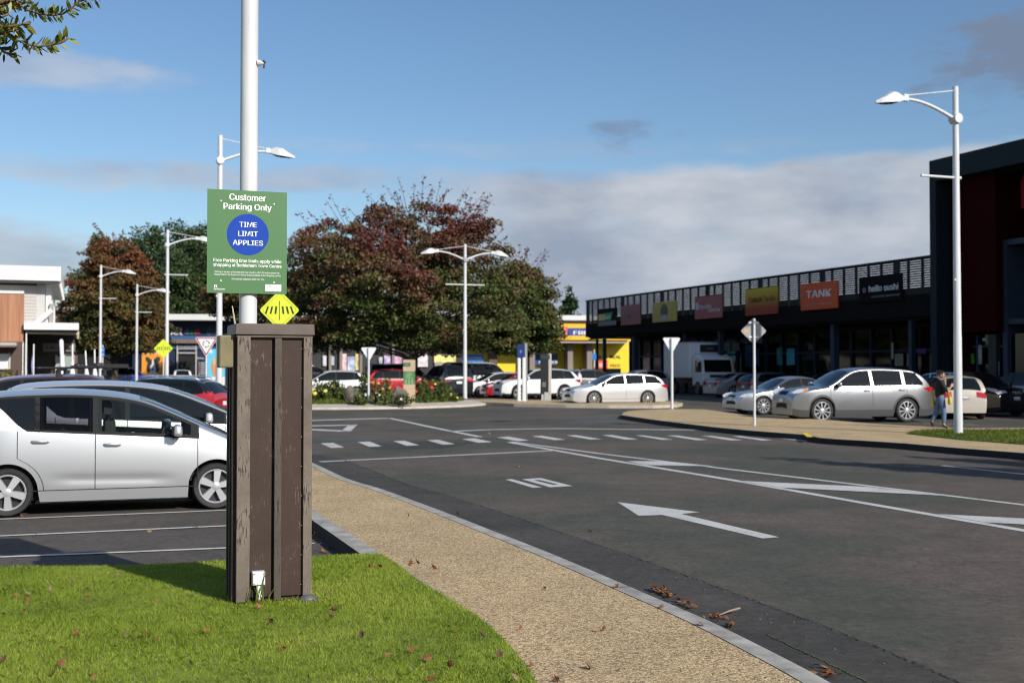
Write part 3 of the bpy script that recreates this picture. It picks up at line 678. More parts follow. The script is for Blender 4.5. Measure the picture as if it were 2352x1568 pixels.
def totem():
    d=G(1254,919,KH).y; k=d/FP; g=gz(d)+KH; t=thing('directory_board','dark grey directory board with a pale edge on the far footpath beside the silver wagon','directory board',(P(1254,850,d).x,d,g),-.25)
    h=P(0,812,d).z-g
    mb=MB(); mb.box((-3*k,0,h/2+.15),(19*k,.14,h-.3)); mb.build('board',M('board_charcoal',(.03,.033,.036),.35),t,bevel=.01)
    mb=MB(); mb.box((9.5*k,0,h/2+.15),(5*k,.16,h-.3)); mb.build('edge_strip',M('cream_panel',(.62,.55,.48),.5),t)
    mb=MB(); mb.box((-1*k,0,h-.17),(22*k,.18,.2)); mb.build('top_board',M('board_slate',(.05,.06,.07),.4),t)
    mb=MB(); mb.box((4*k,0,.2),(14*k,.16,.4)); mb.box((-7*k,0,.3),(6*k,.12,.6)); mb.build('base',M('pale_concrete',(.5,.5,.48),.7),t)
    mb=MB()
    for i in range(4): mb.box((-4*k,-.073,h*.30+i*.06),(9*k,.004,.025))
    mb.build('text_lines',M('pale_print',(.4,.4,.38),.6),t)
totem()
def rb_totem():
    d=52.5; k=d/FP; x=P(940,850,d).x; g=mound(x,d)-.1; t=thing('directory_totem','green and cream directory totem standing in the rose bed of the roundabout','directory totem',(x,d,g),.02)
    z=lambda y:P(0,y,d).z-g
    CRM=M('cream_stone',(.52,.40,.26),.7,var=.08,vs=6)
    mb=MB(); flat(mb,rpoly([(-13.5*k,z(853)),(13.5*k,z(853)),(13.5*k,z(826)),(-13.5*k,z(826))],.05),-.12,.24); mb.build('head',CRM,t)
    mb=MB(); flat(mb,rpoly([(-13*k,z(841)),(3*k,z(841)),(3*k,z(833)),(-13*k,z(833))],.03),-.122,-.01); pn=mb.build('green_plaque',M('dark_green_plate',(.02,.10,.045),.5),t)
    text('Town Centre',SWH,pn,(-5*k,-.134,z(838.5)),width=11*k,height=3*k,bold=.01)
    mb=MB(); mb.box((0,0,(z(882)+z(853.3))/2),(26*k,.2,z(853.3)-z(882))); bd=mb.build('board',M('directory_green',(.085,.22,.075),.5),t)
    PG=M('pale_green_print',(.25,.40,.22),.6)
    mb=MB()
    for i,(a,b,c) in enumerate(((-6,6,857),(-7,8,860.5),(-7,3,864),(-6,7,867.5))): mb.box(((a+b)/2*k,-.102,z(c)),((b-a)*k,.004,.035))
    mb.build('text_lines',PG,bd)
    mb=MB()
    for a in (-7,0,7): mb.box((a*k,-.102,z(876)),(3.6*k,.004,z(871)-z(881)))
    mb.build('bars',PG,bd)
    mb=MB(); mb.hexa([(-14*k,-.14,-.3),(14*k,-.14,-.3),(14*k,.14,-.3),(-14*k,.14,-.3)],[(-13.2*k,-.12,z(882.3)),(13.2*k,-.12,z(882.3)),(13.2*k,.12,z(882.3)),(-13.2*k,.12,z(882.3))]); mb.build('plinth',CRM,t)
rb_totem()
# ================================================================ vehicles
def carpaint(name,col,metal=.0,rough=.32,coat=.8):
    if name in MATS: return MATS[name]
    m=M(name,col,rough,metal=metal,coat=coat); m.node_tree.nodes['Principled BSDF'].inputs['Coat Roughness'].default_value=.06
    return m
GLASS=M('tinted_car_glass',(.006,.008,.009),.03,coat=.0,spec=.42)
TRIM=M('black_trim',(.010,.010,.011),.6,spec=.2)
UNDER=M('underbody_black',(.008,.008,.008),.9)
RUB=M('tyre_rubber',(.022,.021,.021),.75,var=.25,vs=20)
ALLOY=M('alloy_silver',(.62,.62,.63),.3,metal=.55); ALLOYD=M('alloy_grey',(.25,.25,.26),.35,metal=.6)
RLAMP=M('tail_lamp_red',(.42,.008,.015),.12,coat=.8); HLAMP=M('head_lamp_clear',(.62,.64,.66),.08,coat=1.,metal=.3); AMB=M('amber_lamp',(.75,.25,.03),.2)
PLATE=M('number_plate_white',(.72,.72,.72),.4); CHROME=M('chrome',(.75,.75,.76),.12,metal=1.)
PROF={
 'hatch':[(0,.24),(.0005,.40),(.012,.49),(.05,.565),(.19,.645),(.255,.68),(.42,.945),(.50,.99),(.60,1.0),(.78,.985),(.89,.94),(.95,.82),(.985,.63),(.996,.5),(1,.27)],
 'suv':[(0,.26),(.0005,.46),(.014,.55),(.06,.615),(.21,.665),(.265,.69),(.41,.945),(.48,.987),(.60,1.0),(.78,.985),(.885,.945),(.945,.82),(.985,.65),(.996,.5),(1,.28)],
 'sedan':[(0,.26),(.0005,.42),(.014,.50),(.06,.57),(.22,.65),(.29,.69),(.43,.945),(.50,.99),(.57,1.0),(.67,.985),(.83,.745),(.87,.72),(.965,.70),(.988,.62),(.997,.5),(1,.28)],
 'wagon':[(0,.26),(.0005,.42),(.014,.50),(.06,.57),(.20,.65),(.27,.69),(.42,.945),(.49,.985),(.58,1.0),(.78,.985),(.88,.945),(.925,.88),(.975,.67),(.995,.52),(1,.28)],
 'mpv':[(0,.25),(.0005,.40),(.012,.48),(.05,.545),(.10,.585),(.165,.635),(.39,.91),(.47,.965),(.58,.995),(.70,1.0),(.84,.985),(.915,.955),(.955,.85),(.985,.62),(.996,.5),(1,.28)],
 'van':[(0,.2),(.0005,.36),(.02,.46),(.07,.52),(.12,.56),(.24,.90),(.29,.975),(.40,1),(.90,1),(.965,.985),(.985,.9),(.997,.55),(1,.22)],
}
BELT={'hatch':(.61,.655),'suv':(.635,.66),'sedan':(.625,.66),'wagon':(.625,.665),'mpv':(.59,.685),'van':(.56,.60)}
# side glass: (u where the rear edge starts, where it ends, pillar positions) in fractions of length
SIDE={'hatch':(.84,.90,[.565,.80]),'suv':(.87,.925,[.55,.775]),'sedan':(.72,.775,[.555,.70]),'wagon':(.86,.93,[.54,.74]),'mpv':(.775,.85,[.565,.735]),'van':(.93,.96,[.36,.62])}
def seeglass(name,tint):
    m=bpy.data.materials.new(name); m.use_nodes=True; nt=m.node_tree; o=nt.nodes['Material Output']; nt.nodes.remove(nt.nodes['Principled BSDF'])
    tr=nn(nt,'ShaderNodeBsdfTransparent'); tr.inputs[0].default_value=(*tint,1); gl=nn(nt,'ShaderNodeBsdfGlossy'); gl.inputs['Roughness'].default_value=.02
    fr=nn(nt,'ShaderNodeFresnel'); fr.inputs[0].default_value=1.35; mx=nn(nt,'ShaderNodeMixShader'); nt.links.new(fr.outputs[0],mx.inputs[0]); nt.links.new(tr.outputs[0],mx.inputs[1]); nt.links.new(gl.outputs[0],mx.inputs[2]); nt.links.new(mx.outputs[0],o.inputs[0]); return m
CLEARG=seeglass('clear_greenish_glass',(.80,.88,.83)); SMOKE=seeglass('smoked_glass',(.30,.31,.33))
def smooth(pts,it=2):
    for _ in range(it):
        q=[pts[0]]
        for a,b in zip(pts,pts[1:]): q+=[(a[0]*.75+b[0]*.25,a[1]*.75+b[1]*.25),(a[0]*.25+b[0]*.75,a[1]*.25+b[1]*.75)]
        pts=q+[pts[-1]]
    return pts
class Car:
    def __init__(s,kind,L,W,Hh,wb,fo,wr,clear=.19,tumble=.36,hr=None,dense=False):
        s.kind=kind; s.L,s.W,s.H=L,W,Hh; s.wb,s.fo,s.wr=wb,fo,wr; s.clear=clear; s.tumble=tumble; s.crease=.011; s.ns=9; s.holes=[]; s.roofm=None
        pr=[(a*L,b*Hh) for a,b in smooth(PROF[kind])]
        pr=np.array(pr); d=np.r_[0,np.cumsum(np.hypot(*np.diff(pr,axis=0).T))]
        N_=240 if dense else 86; t=np.linspace(0,d[-1],N_); s.u=np.interp(t,d,pr[:,0]); s.zt=np.interp(t,d,pr[:,1]); s.u=np.maximum.accumulate(s.u+np.arange(N_)*1e-5)
        # more stations round the wheel arches
        ex=[]
        for uw in (fo,fo+wb):
            for a in np.linspace(-1,1,13): ex.append(uw+(wr+.055)*math.sin(a*math.pi/2))
        uu=np.sort(np.r_[s.u,ex]); zz=np.interp(uu,s.u,s.zt); s.u,s.zt=uu,zz
        s.ox=fo+wb/2
    def belt(s,u): b=BELT[s.kind]; return s.H*(b[0]+(b[1]-b[0])*min(max((u/s.L-.25)/.6,0),1))
    def roof(s,u): return float(np.interp(u,s.u,s.zt))
    def plan(s,u):
        k=1.
        if u<1.: k-=.20*(1-u/1.)**2.4
        r=s.L-u
        if r<.8: k-=.14*(1-r/.8)**2.2
        return k
    def low(s,u):
        e=min(u,s.L-u); lo=s.clear+.06*max(0,1-e/.25); lo0=lo
        ra=s.wr+.055
        for uw in (s.fo,s.fo+s.wb):
            q=abs(u-uw)
            if q<ra: lo=max(lo,s.wr+math.sqrt(max(ra*ra-q*q,0)))
        return lo
    def hw(s,u,z):
        zb=s.belt(u); p=s.plan(u)*s.W/2
        k=1-.23*((min(z,zb)-.62*zb)/zb)**2
        y=p*k
        if s.crease and s.fo+.45<u<s.fo+s.wb-.42: e=min(u-s.fo-.45,s.fo+s.wb-.42-u); y-=s.crease*min(1,e/.35)*math.exp(-((z-.26*s.H-.05*(u-s.fo)/s.wb)/.055)**2)
        if z>zb: y-=s.tumble*(z-zb)+.25*(z-zb)**2*.3
        return y
    def ringpts(s,i):
        u=s.u[i]; zt=s.zt[i]; lo=min(s.low(u),zt-.03); rr=min(.125,.45*(zt-lo)); zs=zt-rr
        ns=s.ns; pts=[]
        for k in range(ns):
            z=lo+(zs-lo)*k/(ns-1); pts.append((s.hw(u,z),z))
        ys=pts[-1][0]; ry=min(.17,.3*ys); cr=min(.045,rr*.5)
        for k in range(1,6):
            f=math.pi/2*k/5; pts.append((ys-ry*(1-math.cos(f)),zs+(rr-cr)*math.sin(f)))
        yt=ys-ry
        for k in range(1,6):
            y=yt*(1-k/5); pts.append((y,zt-cr*(y/yt)**2))
        return pts,yt,cr
    def body(s,paint,parent):
        mb=MB(); n=0
        for i in range(len(s.u)):
            pts,_,_=s.ringpts(i); x=s.ox-s.u[i]; n=len(pts)
            mb.v+=[(x,y,z) for y,z in pts]+[(x,-y,z) for y,z in reversed(pts[:-1])]
        m=2*n-1
        for i in range(len(s.u)-1):
            a,b=i*m,(i+1)*m
            for k in range(m-1):
                if s.holes:
                    q=[mb.v[j] for j in (a+k,a+k+1,b+k+1,b+k)]
                    if any(s.inhole(s.ox-v_[0],v_[2]) for v_ in q) and min(abs(v_[1]) for v_ in q)>.4: continue
                mb.f.append((a+k,a+k+1,b+k+1,b+k)); mb.m.append(0)
            mb.f.append((a+m-1,a,b,b+m-1)); mb.m.append(1)
        mb.f.append(tuple(reversed(range(m)))); mb.m.append(0); e=(len(s.u)-1)*m; mb.f.append(tuple(e+k for k in range(m))); mb.m.append(0)
        if s.roofm:
            for q_ in range(len(mb.f)):
                if mb.m[q_]==0 and len(mb.f[q_])==4:
                    c_=[mb.v[j] for j in mb.f[q_]]; u_=s.ox-sum(v_[0] for v_ in c_)/4; z_=sum(v_[2] for v_ in c_)/4
                    if u_>.27*s.L and z_>s.belt(u_)+.06: mb.m[q_]=2
        o=mb.build('body',[paint,UNDER,s.roofm or paint],parent,smooth=True,angle=50)
        # dark wheel housings
        w=MB()
        for uw in (s.fo,s.fo+s.wb): w.box((s.ox-uw,0,s.wr+.06),(s.wr*2.1,s.W*.72,s.wr*1.55))
        w.box((s.ox-s.L/2,0,s.clear+.07),(s.L*.86,s.W*.80,.12)); w.build('underbody',UNDER,parent)
        return o
    def inhole(s,u,z):
        for k in s.holes:
            if k[0,0]+.025<u<k[-1,0]-.025 and np.interp(u,k[:,0],k[:,1])+.02<z<np.interp(u,k[:,0],k[:,2])-.02: return True
        return False
    # ---- patches on the surface
    def side(s,cols,sg,off=.005,rows=6):
        mb=MB(); nc=len(cols)
        for (u,z0,z1) in cols:
            for k in range(rows+1):
                z=z0+(z1-z0)*k/rows; mb.v.append((s.ox-u,sg*(s.hw(u,z)+off),z))
        for i in range(nc-1):
            for k in range(rows):
                a=i*(rows+1)+k; q=(a,a+rows+1,a+rows+2,a+1); mb.f.append(q[::-1] if sg<0 else q); mb.m.append(0)
        # orientation: outward
        f=mb.f[0]; A,B,C=[Vector(mb.v[k]) for k in f[:3]]
        if (B-A).cross(C-B).y*sg<0: mb.f=[q[::-1] for q in mb.f]
        return mb
    def join(s,parts):
        mb=MB()
        for p in parts: mb.add(p.v,p.f)
        return mb
    def dens(s,keys,n=14):
        us=np.linspace(keys[0][0],keys[-1][0],n); k=np.array(keys); return [(u,float(np.interp(u,k[:,0],k[:,1])),float(np.interp(u,k[:,0],k[:,2]))) for u in us]
    def tpatch(s,t0,t1,v0,v1,nt=8,nv=8,off=.006,vt0=None,vt1=None):
        "patch on the top/front/rear surface; t are station numbers (float), v across -1..1; vt*: v range at t1"
        mb=MB()
        for a in range(nt+1):
            t=t0+(t1-t0)*a/nt; i=min(int(t),len(s.u)-2); fr=t-i
            pa,ya,ca=s.ringpts(i); pb,yb,cb=s.ringpts(i+1)
            u=s.u[i]*(1-fr)+s.u[i+1]*fr; z=s.zt[i]*(1-fr)+s.zt[i+1]*fr; yt=ya*(1-fr)+yb*fr; cr=ca*(1-fr)+cb*fr
            i0=max(i-1,0); i1=min(i+2,len(s.u)-1); du=s.u[i1]-s.u[i0]; dz=s.zt[i1]-s.zt[i0]; q=math.hypot(du,dz)+1e-9
            va=v0+((vt0 if vt0 is not None else v0)-v0)*a/nt; vb=v1+((vt1 if vt1 is not None else v1)-v1)*a/nt
            for b in range(nv+1):
                v=va+(vb-va)*b/nv; mb.v.append((s.ox-u+off*dz/q,v*yt,z-cr*v*v+off*du/q))
        for a in range(nt):
            for b in range(nv):
                k=a*(nv+1)+b; mb.f.append((k,k+1,k+nv+2,k+nv+1)); mb.m.append(0)
        f=mb.f[0]; A,B,C=[Vector(mb.v[k]) for k in f[:3]]; nr=(B-A).cross(C-B)
        tt=(t0+t1)/2; i=int(tt); du=s.u[min(i+1,len(s.u)-1)]-s.u[i]; dz=s.zt[min(i+1,len(s.u)-1)]-s.zt[i]
        if nr.x*dz+nr.z*du<0: mb.f=[q[::-1] for q in mb.f]
        return mb
    def t_front(s,z):
        for i in range(len(s.u)-1):
            if s.zt[i+1]>=z: return i+(z-s.zt[i])/(s.zt[i+1]-s.zt[i]+1e-9)
    def t_rear(s,z):
        for i in range(len(s.u)-2,-1,-1):
            if s.zt[i]>=z: return i+(s.zt[i]-z)/(s.zt[i]-s.zt[i+1]+1e-9)
    def t_u(s,u): 
        i=int(np.searchsorted(s.u,u))-1; i=max(0,min(i,len(s.u)-2)); return i+(u-s.u[i])/(s.u[i+1]-s.u[i]+1e-9)
_WM={}
def wheel_meshes(r,style,alloy):
    key=(round(r,3),style,alloy.name)
    if key in _WM: return _WM[key]
    w=.10
    mb=MB(); rr=r*.745
    mb.lathe([(rr,-w*.9),(rr+.01,-w),(r*.93,-w*1.0),(r*.985,-w*.8),(r,-w*.45),(r,w*.45),(r*.985,w*.8),(r*.93,w*1.0),(rr+.01,w),(rr,w*.9)],36,'Y')
    t=mb.build('wheel',RUB,None,smooth=True,angle=50)
    mb=MB(); mb.lathe([(rr*1.0,w*.96),(rr*.96,w*1.02),(rr*.90,w*.86),(rr*.9,w*.3)],36,'Y',mi=0); mb.lathe([(rr*.93,w*.25),(.0,w*.25)],24,'Y',mi=1)
    ns,wid=style
    for k in range(ns):
        a=2*math.pi*k/ns+math.pi/2; ca,sa=math.cos(a),math.sin(a)
        def pt(rad,off,y): return (rad*ca-off*sa,y,rad*sa+off*ca)
        h0,h1=wid*.62*r,wid*r
        A=[pt(r*.06,-h0,w*.55),pt(r*.06,h0,w*.55),pt(rr*.95,h1,w*.55),pt(rr*.95,-h1,w*.55)]
        B=[pt(r*.06,-h0*.8,w*.98),pt(r*.06,h0*.8,w*.98),pt(rr*.95,h1*.8,w*.92),pt(rr*.95,-h1*.8,w*.92)]
        mb.hexa(A,B,0)
    mb.lathe([(r*.17,w*.5),(r*.17,w*.98),(r*.12,w*1.04),(.0,w*1.04)],16,'Y',mi=0)
    rim=mb.build('rim',[alloy,BLACK],None,smooth=True,angle=30)
    bm=bmesh.new(); bm.from_mesh(rim.data); bmesh.ops.recalc_face_normals(bm,faces=bm.faces); bm.to_mesh(rim.data); bm.free()
    _WM[key]=(t.data,rim.data)
    bpy.data.objects.remove(t); bpy.data.objects.remove(rim); return _WM[key]
def seg_window(c,u0,u1,mtop,lo_off=.02):
    "column keys of the side glass between u0 and u1"
    ud0,ud1,_=SIDE[c.kind]; out=[]
    for u in np.linspace(u0,u1,22):
        zlo=c.belt(u)+lo_off; zhi=c.roof(u)-mtop
        if u>ud0*c.L:
            f=(u-ud0*c.L)/((ud1-ud0)*c.L); 
            if c.kind in('mpv',): zlo=zlo+(c.roof(u)-mtop-zlo)*min(1,f)*.80     # window sill rises to a rear point
            else: zhi=min(zhi,zlo+(c.roof(ud0*c.L)-mtop-zlo)*(1-f)+.01)
        if zhi-zlo>.015: out.append((u,zlo,zhi))
    return out
def make_car(kind,label,paint,dims,pos,yaw,group=None,name='parked_car',cat='car',style=(5,.10),alloy=ALLOY,detail=1,plate=None,roofcol=None,clad=None,glass=GLASS,rails=False,lamps=True,grille=True,wframe=None,amber=False,alloy_arch=False,mtop=.10,pillar=None,hollow=False,cladh=.13):
    L,W,Hh,wb,fo,wr=dims; c=Car(kind,L,W,Hh,wb,fo,wr,clear=.2 if kind in('suv','van') else .17,dense=hollow)
    t=thing(name,label,cat,pos,math.radians(yaw),group); t.rotation_euler=(0,0,math.radians(yaw))
    ud0,ud1,pil=SIDE[kind]
    if hollow:
        c.ns=62; pw_=pillar or .035; ed=[.25*L]+[p*L for p in pil]+[ud1*L]
        c.holes=[np.array(k) for k in (seg_window(c,a+pw_,b-pw_,mtop) for a,b in list(zip(ed,ed[1:]))[:2]) if len(k)>2]
    c.roofm=roofcol; c.body(paint,t); c.ns=9
    # glass
    ua=.25*L if kind!='van' else .13*L
    edges=[ua]+[p*L for p in pil]+[ud1*L]
    pw=pillar or .035
    fr=[]
    for sg in (1,-1):
        allk=seg_window(c,ua,ud1*L,mtop-.022,.0)
        if hollow:
            dk=c.dens(allk,70); fr+=[c.side([(u,a-.006,a+.036) for u,a,b in dk],sg,.0045,2),c.side([(u,max(a,b-.036),b+.006) for u,a,b in dk],sg,.0045,2)]
            for e in edges[1:]:
                ka=np.array(allk); kk=[(u_,float(np.interp(u_,ka[:,0],ka[:,1])),float(np.interp(u_,ka[:,0],ka[:,2]))) for u_ in (np.linspace(e-.075,e+.075,6) if e!=edges[-1] else np.linspace(edges[2]-.07,ka[-1,0],14))]
                if len(kk)>1: fr+=[c.side(kk,sg,.0045,4),c.side(kk,sg,-.02,4)]
            kk=[q for q in dk if q[0]<edges[0]+.12]
            if len(kk)>1: fr.append(c.side(kk,sg,.0045,4))
        elif len(allk)>2: fr.append(c.side(c.dens([(u,a,b) for u,a,b in allk],40),sg,.0035))
        for a,b in zip(edges,edges[1:]):
            k=seg_window(c,a+pw,b-pw,mtop)
            if len(k)>2: c.side(c.dens(k,16),sg,.007).build('window',glass if not hollow else (hollow[0] if a==edges[0] else hollow[1] if b!=edges[-1] else GLASS),t,smooth=True)
    if fr: c.join(fr).build('window_frame',wframe or TRIM,t,smooth=True)
    if hollow:
        INT=M('car_interior_dark',(.016,.016,.017),.8); mb=MB(); zt_=c.belt(.5*L)-.10; xm=c.ox-(.26*L+.9*L)/2
        mb.box((xm,0,(c.clear+.2+zt_)/2),(.62*L,W*.84,zt_-c.clear-.2)); it=mb.build('interior',INT,t)
        for xs,ys,hs in ((c.ox-.52*L,.36,.30),(c.ox-.52*L,-.36,.30),(c.ox-.76*L,.38,.22),(c.ox-.76*L,-.38,.22)):
            mb=MB(); mb.box((xs,ys,zt_+hs/2-.04),(.13,.46,hs)); mb.tube([(xs-.02,ys,zt_+hs-.06),(xs-.03,ys,zt_+hs+.06)],.018,6); mb.box((xs-.03,ys,zt_+hs+.12),(.10,.26,.16)); mb.build('seat',INT,it,bevel=.03)
        mb=MB(); pts=[(c.ox-.365*L+.07*math.sin(a_),-.36+.18*math.cos(a_),zt_+.05+.17*math.sin(a_)) for a_ in np.linspace(0,2*math.pi,21)]; mb.tube(pts,.016,6,cap=False); mb.build('steering_wheel',INT,it,smooth=True)
        mb=MB(); mb.box((c.ox-.30*L,0,zt_-.02),(.30,W*.8,.14)); mb.build('dashboard',INT,it,bevel=.03)
    zws0=c.belt(.27*L)+.06 if kind!='van' else .60*Hh
    c.tpatch(c.t_front(zws0),c.t_front(Hh*.935),-1.02,1.02,8,10,.006,-.98,.98).build('windscreen',glass,t,smooth=True)
    zr1=(c.belt(L*.9)+.03) if kind!='sedan' else .765*Hh
    c.tpatch(c.t_rear(Hh*(.935 if kind!='van' else .9)),c.t_rear(zr1),-.92,.92,8,10,.007,-1.0,1.0).build('rear_window',glass,t,smooth=True)
    # lamps, grille, bumper
    b0=Hh
    if lamps:
        zf=.455*Hh if kind!='suv' else .53*Hh
        for sg in (1,-1):
            hp=c.side(c.dens([(.03,zf,zf+.055),(.18,zf-.0,zf+.13),(.42,zf+.07,zf+.155),(.52,zf+.135,zf+.16)],12),sg,.006)
            v=(.60,1.3) if sg>0 else (-1.3,-.60)
            hp2=c.tpatch(c.t_front(zf-.0),c.t_front(zf+.085),v[0],v[1],4,5,.008)
            hl=c.join([hp,hp2]).build('headlight',HLAMP,t,smooth=True)
            if amber: c.side(c.dens([(.36,zf+.05,zf+.15),(.47,zf+.10,zf+.16)],5),sg,.010).build('indicator',AMB,hl)
            zr=.56*Hh
            rp=c.side(c.dens([(L-.40,zr+.085,zr+.11),(L-.2,zr-.01,zr+.135),(L-.03,zr-.05,zr+.13)],10),sg,.006)
            v=(.72,1.28) if sg>0 else (-1.28,-.72)
            rp2=c.tpatch(c.t_rear(zr+.12),c.t_rear(zr-.06),v[0],v[1],4,5,.008)
            c.join([rp,rp2]).build('taillight',RLAMP,t,smooth=True)
    if grille:
        c.tpatch(c.t_front(.445*Hh if kind!='suv' else .50*Hh),c.t_front(.50*Hh if kind!='suv' else .565*Hh),-.42,.42,3,6,.008).build('grille',TRIM,t)
        c.tpatch(c.t_front(.27*Hh),c.t_front(.355*Hh),-.72,.72,4,6,.008,-.62,.62).build('lower_grille',TRIM,t)
        pf=c.tpatch(c.t_front(.37*Hh),c.t_front(.37*Hh+.11),-.24,.24,2,2,.014); pf.build('number_plate',PLATE,t)
    pz=.47*Hh if kind!='van' else .38*Hh
    pr=c.tpatch(c.t_rear(pz+.06),c.t_rear(pz-.06),-.25,.25,2,2,.014).build('number_plate',PLATE,t)
    if plate:
        x=max(v.co.x for v in pr.data.vertices); x=min(v.co.x for v in pr.data.vertices) 
        text(plate,M('plate_text_black',(.03,.03,.05),.5),pr,(x-.004,0,pz-.04),right=(0,-1,0),up=(0,0,1),width=.33,height=.085,bold=.01)
    # sills / cladding
    if clad is not None:
        ps=[]
        for sg in (1,-1):
            us=np.linspace(.02,L-.02,70); 
            ps.append(c.side([(u,c.low(u)+.001,c.low(u)+(cladh if c.low(u)<.32 else .075)) for u in us],sg,.008,3))
        c.join(ps).build('cladding',clad,t,smooth=True)
    # wheels
    td,rd=wheel_meshes(wr,style,alloy)
    for uw in (fo,fo+wb):
        for sg in (1,-1):
            o=bpy.data.objects.new('wheel',td); COL.objects.link(o); o.parent=t; o.location=(c.ox-uw,sg*(W/2*c.plan(uw)-.115),wr); 
            q=random.random()*1.2; o.rotation_euler=(0,q,0 if sg>0 else math.pi) 
            r=bpy.data.objects.new('rim',rd); COL.objects.link(r); r.parent=o
    # mirrors
    um=ua+.30 if kind!='van' else ua+.25
    for sg in (1,-1):
        zb=c.belt(um); y=c.hw(um,zb)
        mb=MB(); mb.box((c.ox-um+.02,sg*(y+.135),zb+.09),(.12,.20,.15),taper=.86); mm=mb.build('mirror',paint,t,smooth=True,bevel=.045); mm.modifiers[0].segments=4
        mb=MB(); mb.box((c.ox-um+.01,sg*(y+.03),zb+.02),(.09,.15,.05)); mb.box((c.ox-um-.045,sg*(y+.135),zb+.09),(.012,.16,.11)); mb.build('mount',TRIM,mm)
    # doors: seams and handles
    if detail:
        seam=M('panel_gap',(.015,.015,.016),.7)
        ds=[ua+.02,pil[0]*L,min(pil[1]*L+.12,fo+wb-.02)]
        if kind=='sedan': ds[2]=fo+wb-.12
        for sg in (1,-1):
            for k in range(2):
                ps=[]
                for uu,bend in ((ds[k],0 if k==0 else .0),(ds[k+1],.0)):
                    zs=np.linspace(c.clear+.14,c.belt(uu),12); w=.0045
                    mb=MB()
                    for z in zs:
                        ub=uu
                        if k==1 and uu==ds[2]:      # rear door edge follows the wheel arch
                            q=c.wr+.12; dz=z-c.wr
                            if abs(dz)<q: ub=min(uu+.10,c.fo+c.wb-math.sqrt(q*q-dz*dz))
                            else: ub=min(uu+.10,c.fo+c.wb)
                        for s_ in (-w,w): mb.v.append((c.ox-ub-s_,sg*(c.hw(ub,z)+.0035),z))
                    for i in range(len(zs)-1): mb.f.append((2*i,2*i+1,2*i+3,2*i+2) if sg<0 else (2*i+1,2*i,2*i+2,2*i+3)); mb.m.append(0)
                    f=mb.f[0]; A,B,C=[Vector(mb.v[q_]) for q_ in f[:3]]
                    if (B-A).cross(C-B).y*sg<0: mb.f=[q_[::-1] for q_ in mb.f]
                    ps.append(mb)
                ps.append(c.side(c.dens([(ds[k],c.clear+.135,c.clear+.145),(ds[k+1],c.clear+.135,c.clear+.145)],8),sg,.0035,1))
                dr=c.join(ps).build('door',seam,t)
                hu=ds[k+1]-.20 if k==0 else ds[k+1]-.16; hz=c.belt(hu)-.125
                mb=MB(); mb.tube([(c.ox-hu+.10,sg*(c.hw(hu,hz)+.012),hz),(c.ox-hu+.07,sg*(c.hw(hu,hz)+.034),hz+.002),(c.ox-hu-.07,sg*(c.hw(hu,hz)+.034),hz+.004),(c.ox-hu-.10,sg*(c.hw(hu,hz)+.012),hz+.004)],[.012,.016,.016,.012],8)
                mb.build('handle',paint,dr,smooth=True)
    if rails:
        for sg in (1,-1):
            mb=MB(); pts=[]
            for u in np.linspace(.46*L,.88*L,10): pts.append((c.ox-u,sg*(c.W*.5-.245),c.roof(u)+.035-(.05 if u<.47*L or u>.87*L else 0)))
            mb.tube(pts,.018,8); mb.build('roof_rail',ALLOY,t,smooth=True)
    t['_c']=0; del t['_c']
    return t,c
SILV=carpaint('silver_paint',(.60,.61,.62),metal=.72,rough=.36,coat=.6); SILV2=carpaint('silver_paint_cool',(.40,.41,.425),metal=.8,rough=.34,coat=.6)
SILV3=carpaint('silver_paint_warm',(.30,.305,.315),metal=.85,rough=.33,coat=.6); PEARL=carpaint('pearl_white_silver',(.66,.66,.67),metal=.55,rough=.34,coat=.6)
WHT=carpaint('white_car_paint',(.78,.78,.77),rough=.3); RED=carpaint('red_car_paint',(.42,.012,.018),rough=.25); MAROON=carpaint('maroon_car_paint',(.10,.018,.028),rough=.25)
BLK=carpaint('black_car_paint',(.010,.010,.013),rough=.16); DBLUE=carpaint('dark_blue_paint',(.018,.03,.07),rough=.25); BLUE=carpaint('blue_car_paint',(.02,.05,.22),rough=.25)
GREY=carpaint('grey_car_paint',(.16,.165,.175),metal=.3,rough=.3); BEIGE=carpaint('beige_car_paint',(.56,.50,.42),metal=.2,rough=.3); SLVD=carpaint('silver_dull',(.36,.37,.39),metal=.4,rough=.3)
D_=dict(hatch=(4.1,1.70,1.50,2.52,.83,.305),sedan=(4.72,1.80,1.45,2.78,.94,.325),wagon=(4.75,1.80,1.48,2.70,.98,.325),suv=(4.55,1.83,1.68,2.66,.90,.35),mpv=(4.06,1.70,1.58,2.52,.80,.30),van=(4.7,1.70,1.98,2.57,.70,.32))
LOT='cars standing in the car park'
def place(px,py,yaw,W,near=True,extra=0):
    g=G(px,py); a=Vector((-math.sin(math.radians(yaw)),math.cos(math.radians(yaw)),0))
    if a.y<0: a=-a
    q=g+a*(W/2-.12) if near else g; q=q+RD*extra; q.z=gz(q.y); return q
def car(kind,label,paint,px,py,yaw,near=True,sc=1.,dims=None,extra=0,**kw):
    d=tuple(k*sc for k in (dims or D_[kind])); return make_car(kind,label,paint,d,place(px,py,yaw,d[1],near,extra),yaw,LOT,**kw)
